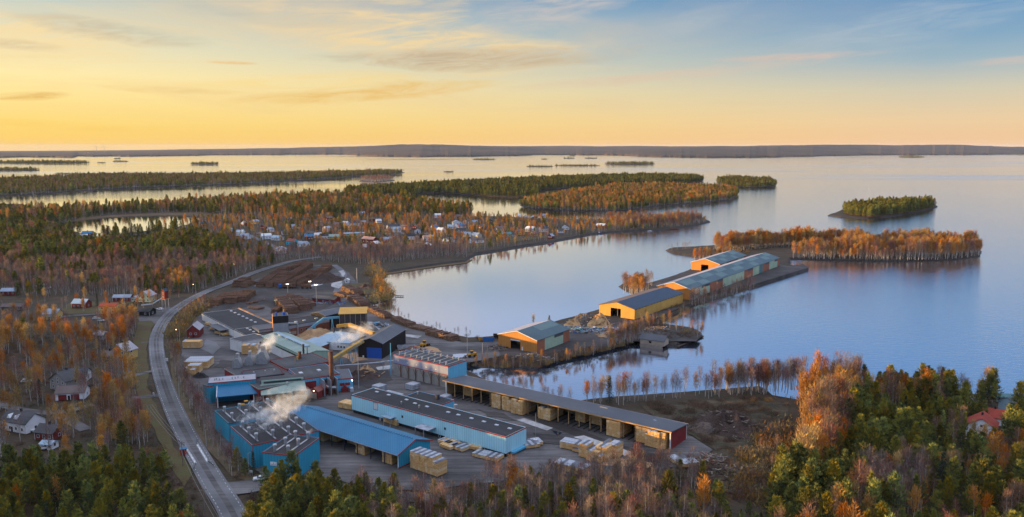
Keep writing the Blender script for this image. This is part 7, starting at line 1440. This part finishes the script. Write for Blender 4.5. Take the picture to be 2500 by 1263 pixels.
ADJ = {'birch': 'reddish birch', 'bare': 'bare grey birch', 'orange': 'orange birch', 'aspen': 'yellow-leaved aspen', 'pine': 'bushy green pine', 'tallpine': 'tall pine with bare lower trunk', 'spruce': 'dark pointed spruce', 'shrub': 'low brown shrub', 'goldshrub': 'low golden shrub'}
protos = {}
for key, K_ in KINDS.items():
    vis = []; rest = []
    lim = {'shrub': 0, 'goldshrub': 60}.get(key, 300)
    for t in K_['pts']:
        q = proj(t[0], t[1], t[2] + t[3] * .6)
        if lim and t[4] not in ('off', 'far', 'cover') and q and -20 < q[0] < 2520 and q[1] < 1290: vis.append(((t[3] / q[2]) * (3 if len(t) > 5 else 1), t))
        else: rest.append(t)
    vis.sort(key=lambda a: -a[0]); ind = [t for _, t in vis[:lim]]; rest += [t for _, t in vis[lim:]]
    tr = random.Random(len(K_['pts']))
    for t in ind:
        v = tr.randrange(len(K_['parts'])); s = t[3] / K_['hs'][v]
        lab = t[5] if len(t) > 5 else ADJ[key] + ' ' + t[4]
        e = empty(K_['name'], lab, K_['cat'], (t[0], t[1], t[2]), tr.uniform(0, 6.28), None if len(t) > 5 else ADJ[key] + ' trees ' + t[4])
        e.scale = (s * tr.uniform(.85, 1.15), s * tr.uniform(.85, 1.15), s)
        if key in ('aspen', 'pine'): e.scale.x *= 1.08; e.scale.y *= 1.08
        for me, nm in zip(K_['parts'][v], ('trunk', 'crown')):
            o = bpy.data.objects.new(nm, me); C.objects.link(o); o.parent = e
    print(key, len(ind), len(rest))
    if not rest: continue
    coll = bpy.data.collections.new(K_['name'] + '_shapes')
    for me in K_['merged']: o = bpy.data.objects.new(K_['name'], me); coll.objects.link(o)
    me = bpy.data.meshes.new(K_['name'] + '_wood'); me.from_pydata([(t[0], t[1], t[2]) for t in rest], [], [])
    for nm, ty in (('size', 'FLOAT_VECTOR'), ('turn', 'FLOAT_VECTOR'), ('pick', 'INT')): me.attributes.new(nm, ty, 'POINT')
    hm = sum(K_['hs']) / len(K_['hs']); s_ = []; r_ = []; p_ = []
    for t in rest:
        s = t[3] / hm; s_ += [s * tr.uniform(.85, 1.15), s * tr.uniform(.85, 1.15), s]; r_ += [tr.uniform(-.03, .03), tr.uniform(-.03, .03), tr.uniform(0, 6.28)]; p_.append(tr.randrange(len(K_['merged'])))
    me.attributes['size'].data.foreach_set('vector', s_); me.attributes['turn'].data.foreach_set('vector', r_); me.attributes['pick'].data.foreach_set('value', p_)
    ob = bpy.data.objects.new('ground_cover' if key == 'shrub' else K_['name'].replace('_tree', '') + '_wood', me); C.objects.link(ob)
    tag(ob, {'shrub': 'low brown brush covering banks, verges and the clearing'}.get(key, 'many ' + ADJ[key] + ' trees of the woods reading as one mass'), 'ground cover' if 'shrub' in key else 'wood', None, 'stuff')
    ng = bpy.data.node_groups.new(K_['name'] + '_scatter', 'GeometryNodeTree'); ng.interface.new_socket('Geometry', in_out='INPUT', socket_type='NodeSocketGeometry'); ng.interface.new_socket('Geometry', in_out='OUTPUT', socket_type='NodeSocketGeometry')
    gi = ng.nodes.new('NodeGroupInput'); go = ng.nodes.new('NodeGroupOutput'); ip = ng.nodes.new('GeometryNodeInstanceOnPoints'); ci = ng.nodes.new('GeometryNodeCollectionInfo')
    ci.inputs['Collection'].default_value = coll; ci.inputs['Separate Children'].default_value = True; ci.inputs['Reset Children'].default_value = True
    ip.inputs['Pick Instance'].default_value = True
    for nm, ty, sk in (('size', 'FLOAT_VECTOR', 'Scale'), ('turn', 'FLOAT_VECTOR', 'Rotation'), ('pick', 'INT', 'Instance Index')):
        na_ = ng.nodes.new('GeometryNodeInputNamedAttribute'); na_.data_type = ty; na_.inputs[0].default_value = nm
        src = na_.outputs['Attribute']
        if nm == 'turn':
            er = ng.nodes.new('FunctionNodeEulerToRotation'); ng.links.new(src, er.inputs[0]); src = er.outputs[0]
        ng.links.new(src, ip.inputs[sk])
    ng.links.new(gi.outputs[0], ip.inputs['Points']); ng.links.new(ci.outputs[0], ip.inputs['Instance']); ng.links.new(ip.outputs[0], go.inputs[0])
    md = ob.modifiers.new('scatter', 'NODES'); md.node_group = ng

# ------------------------------------------------------------ steam and air
def plume(A, za, B, zb, r0, r1, dens, label, seed=0):
    a = P(A[0], A[1], za); b = P(B[0], B[1], zb); c = (a + b) / 2; v = b - a; L = v.length / 2 + r1 * .6
    mb = MB(); nu, nv = 20, 12
    for i in range(nu + 1):
        for j in range(nv):
            th = math.pi * i / nu; ph = 2 * math.pi * j / nv; mb.v.append((-math.cos(th), math.sin(th) * math.cos(ph), math.sin(th) * math.sin(ph)))
    for i in range(nu):
        for j in range(nv): mb.f.append((i * nv + j, i * nv + (j + 1) % nv, (i + 1) * nv + (j + 1) % nv, (i + 1) * nv + j)); mb.m.append(0)
    m = bpy.data.materials.new('steam'); m.use_nodes = True; n = NT(m.node_tree); n.n.clear(); co = n.add('ShaderNodeTexCoord').outputs['Object']; s = n.add('ShaderNodeSeparateXYZ', {0: co})
    # a plume that widens with x
    wdt = n.map(s.outputs[0], -1, 1, r0 / r1, 1.0); rr = n.math('SQRT', n.math('ADD', n.math('MULTIPLY', s.outputs[1], s.outputs[1]), n.math('MULTIPLY', s.outputs[2], s.outputs[2])))
    q = n.math('DIVIDE', rr, wdt)
    mp = n.add('ShaderNodeMapping', {0: co, 1: (seed * 3.7, 0, 0), 3: (L / r1, 1, 1)}).outputs[0]
    nz = n.add('ShaderNodeTexNoise', {'Vector': mp, 'Scale': 1.9, 'Detail': 7.0, 'Roughness': .68, 'Distortion': 1.1}).outputs[0]
    edge = n.math('SUBTRACT', n.map(q, 0, 1.0, .46, -.06), n.math('MULTIPLY', n.math('ABSOLUTE', s.outputs[0]), .10))
    d = n.math('MULTIPLY', n.map(n.math('ADD', n.math('MULTIPLY', n.math('SUBTRACT', nz, .5), 2.8), edge), .12, .60), dens)
    d = n.math('MULTIPLY', d, n.map(s.outputs[0], -1, 1, 1.5, .45))
    pv = n.add('ShaderNodeVolumePrincipled', {'Color': (.97, .97, .97, 1), 'Density': d, 'Anisotropy': .2}); o_ = n.n.new('ShaderNodeOutputMaterial'); n.l.new(pv.outputs[0], o_.inputs['Volume'])
    o = mb.build('steam_plume', m); o.location = c; o.rotation_mode = 'QUATERNION'; o.rotation_quaternion = v.to_track_quat('X', 'Z'); o.scale = (L, r1, r1); tag(o, label, 'steam', None, 'stuff'); return o
plume((598, 1026), 11, (738, 966), 27, 1.3, 7.5, .24, 'large steam plume drifting from the far kiln vents over the blue roof', 1)
plume((626, 1050), 11, (716, 995), 24, 1.0, 4.4, .28, 'second steam plume rising from the large kiln toward the blue roof', 2)
plume((630, 862), 9, (668, 826), 26, 1.0, 4.6, .34, 'steam plume lit orange above the metal fan housings', 3)
plume((818, 835), 12, (900, 800), 24, 2.5, 6.5, .24, 'steam cloud lit orange left of the black hall roof', 4)
plume((600, 882), 8, (622, 868), 12, 1, 3, .25, 'small faint steam puff beside the timber stack in the works', 5)
plume((752, 1063), 11, (760, 1050), 15, .6, 1.3, .35, 'tiny steam wisp over the small kiln corner', 6)
sc.cycles.volume_bounces = 2; sc.cycles.volume_step_rate = 1.0; sc.cycles.volume_max_steps = 256
sc.cycles.max_bounces = 8; sc.cycles.transparent_max_bounces = 16; sc.cycles.sample_clamp_indirect = 4.0
m = bpy.data.materials.new('haze_air'); m.use_nodes = True; n_ = NT(m.node_tree); n_.n.clear()
pv = n_.add('ShaderNodeVolumePrincipled', {'Color': (.80, .86, 1.0, 1), 'Density': 8e-6}); o_ = n_.n.new('ShaderNodeOutputMaterial'); n_.l.new(pv.outputs[0], o_.inputs['Volume'])
if HAZE:
    hz = MB().box(-48000, 48000, -48000, 48000, -drop(47500) - 40, 190).build('haze', m); tag(hz, kind='stuff')
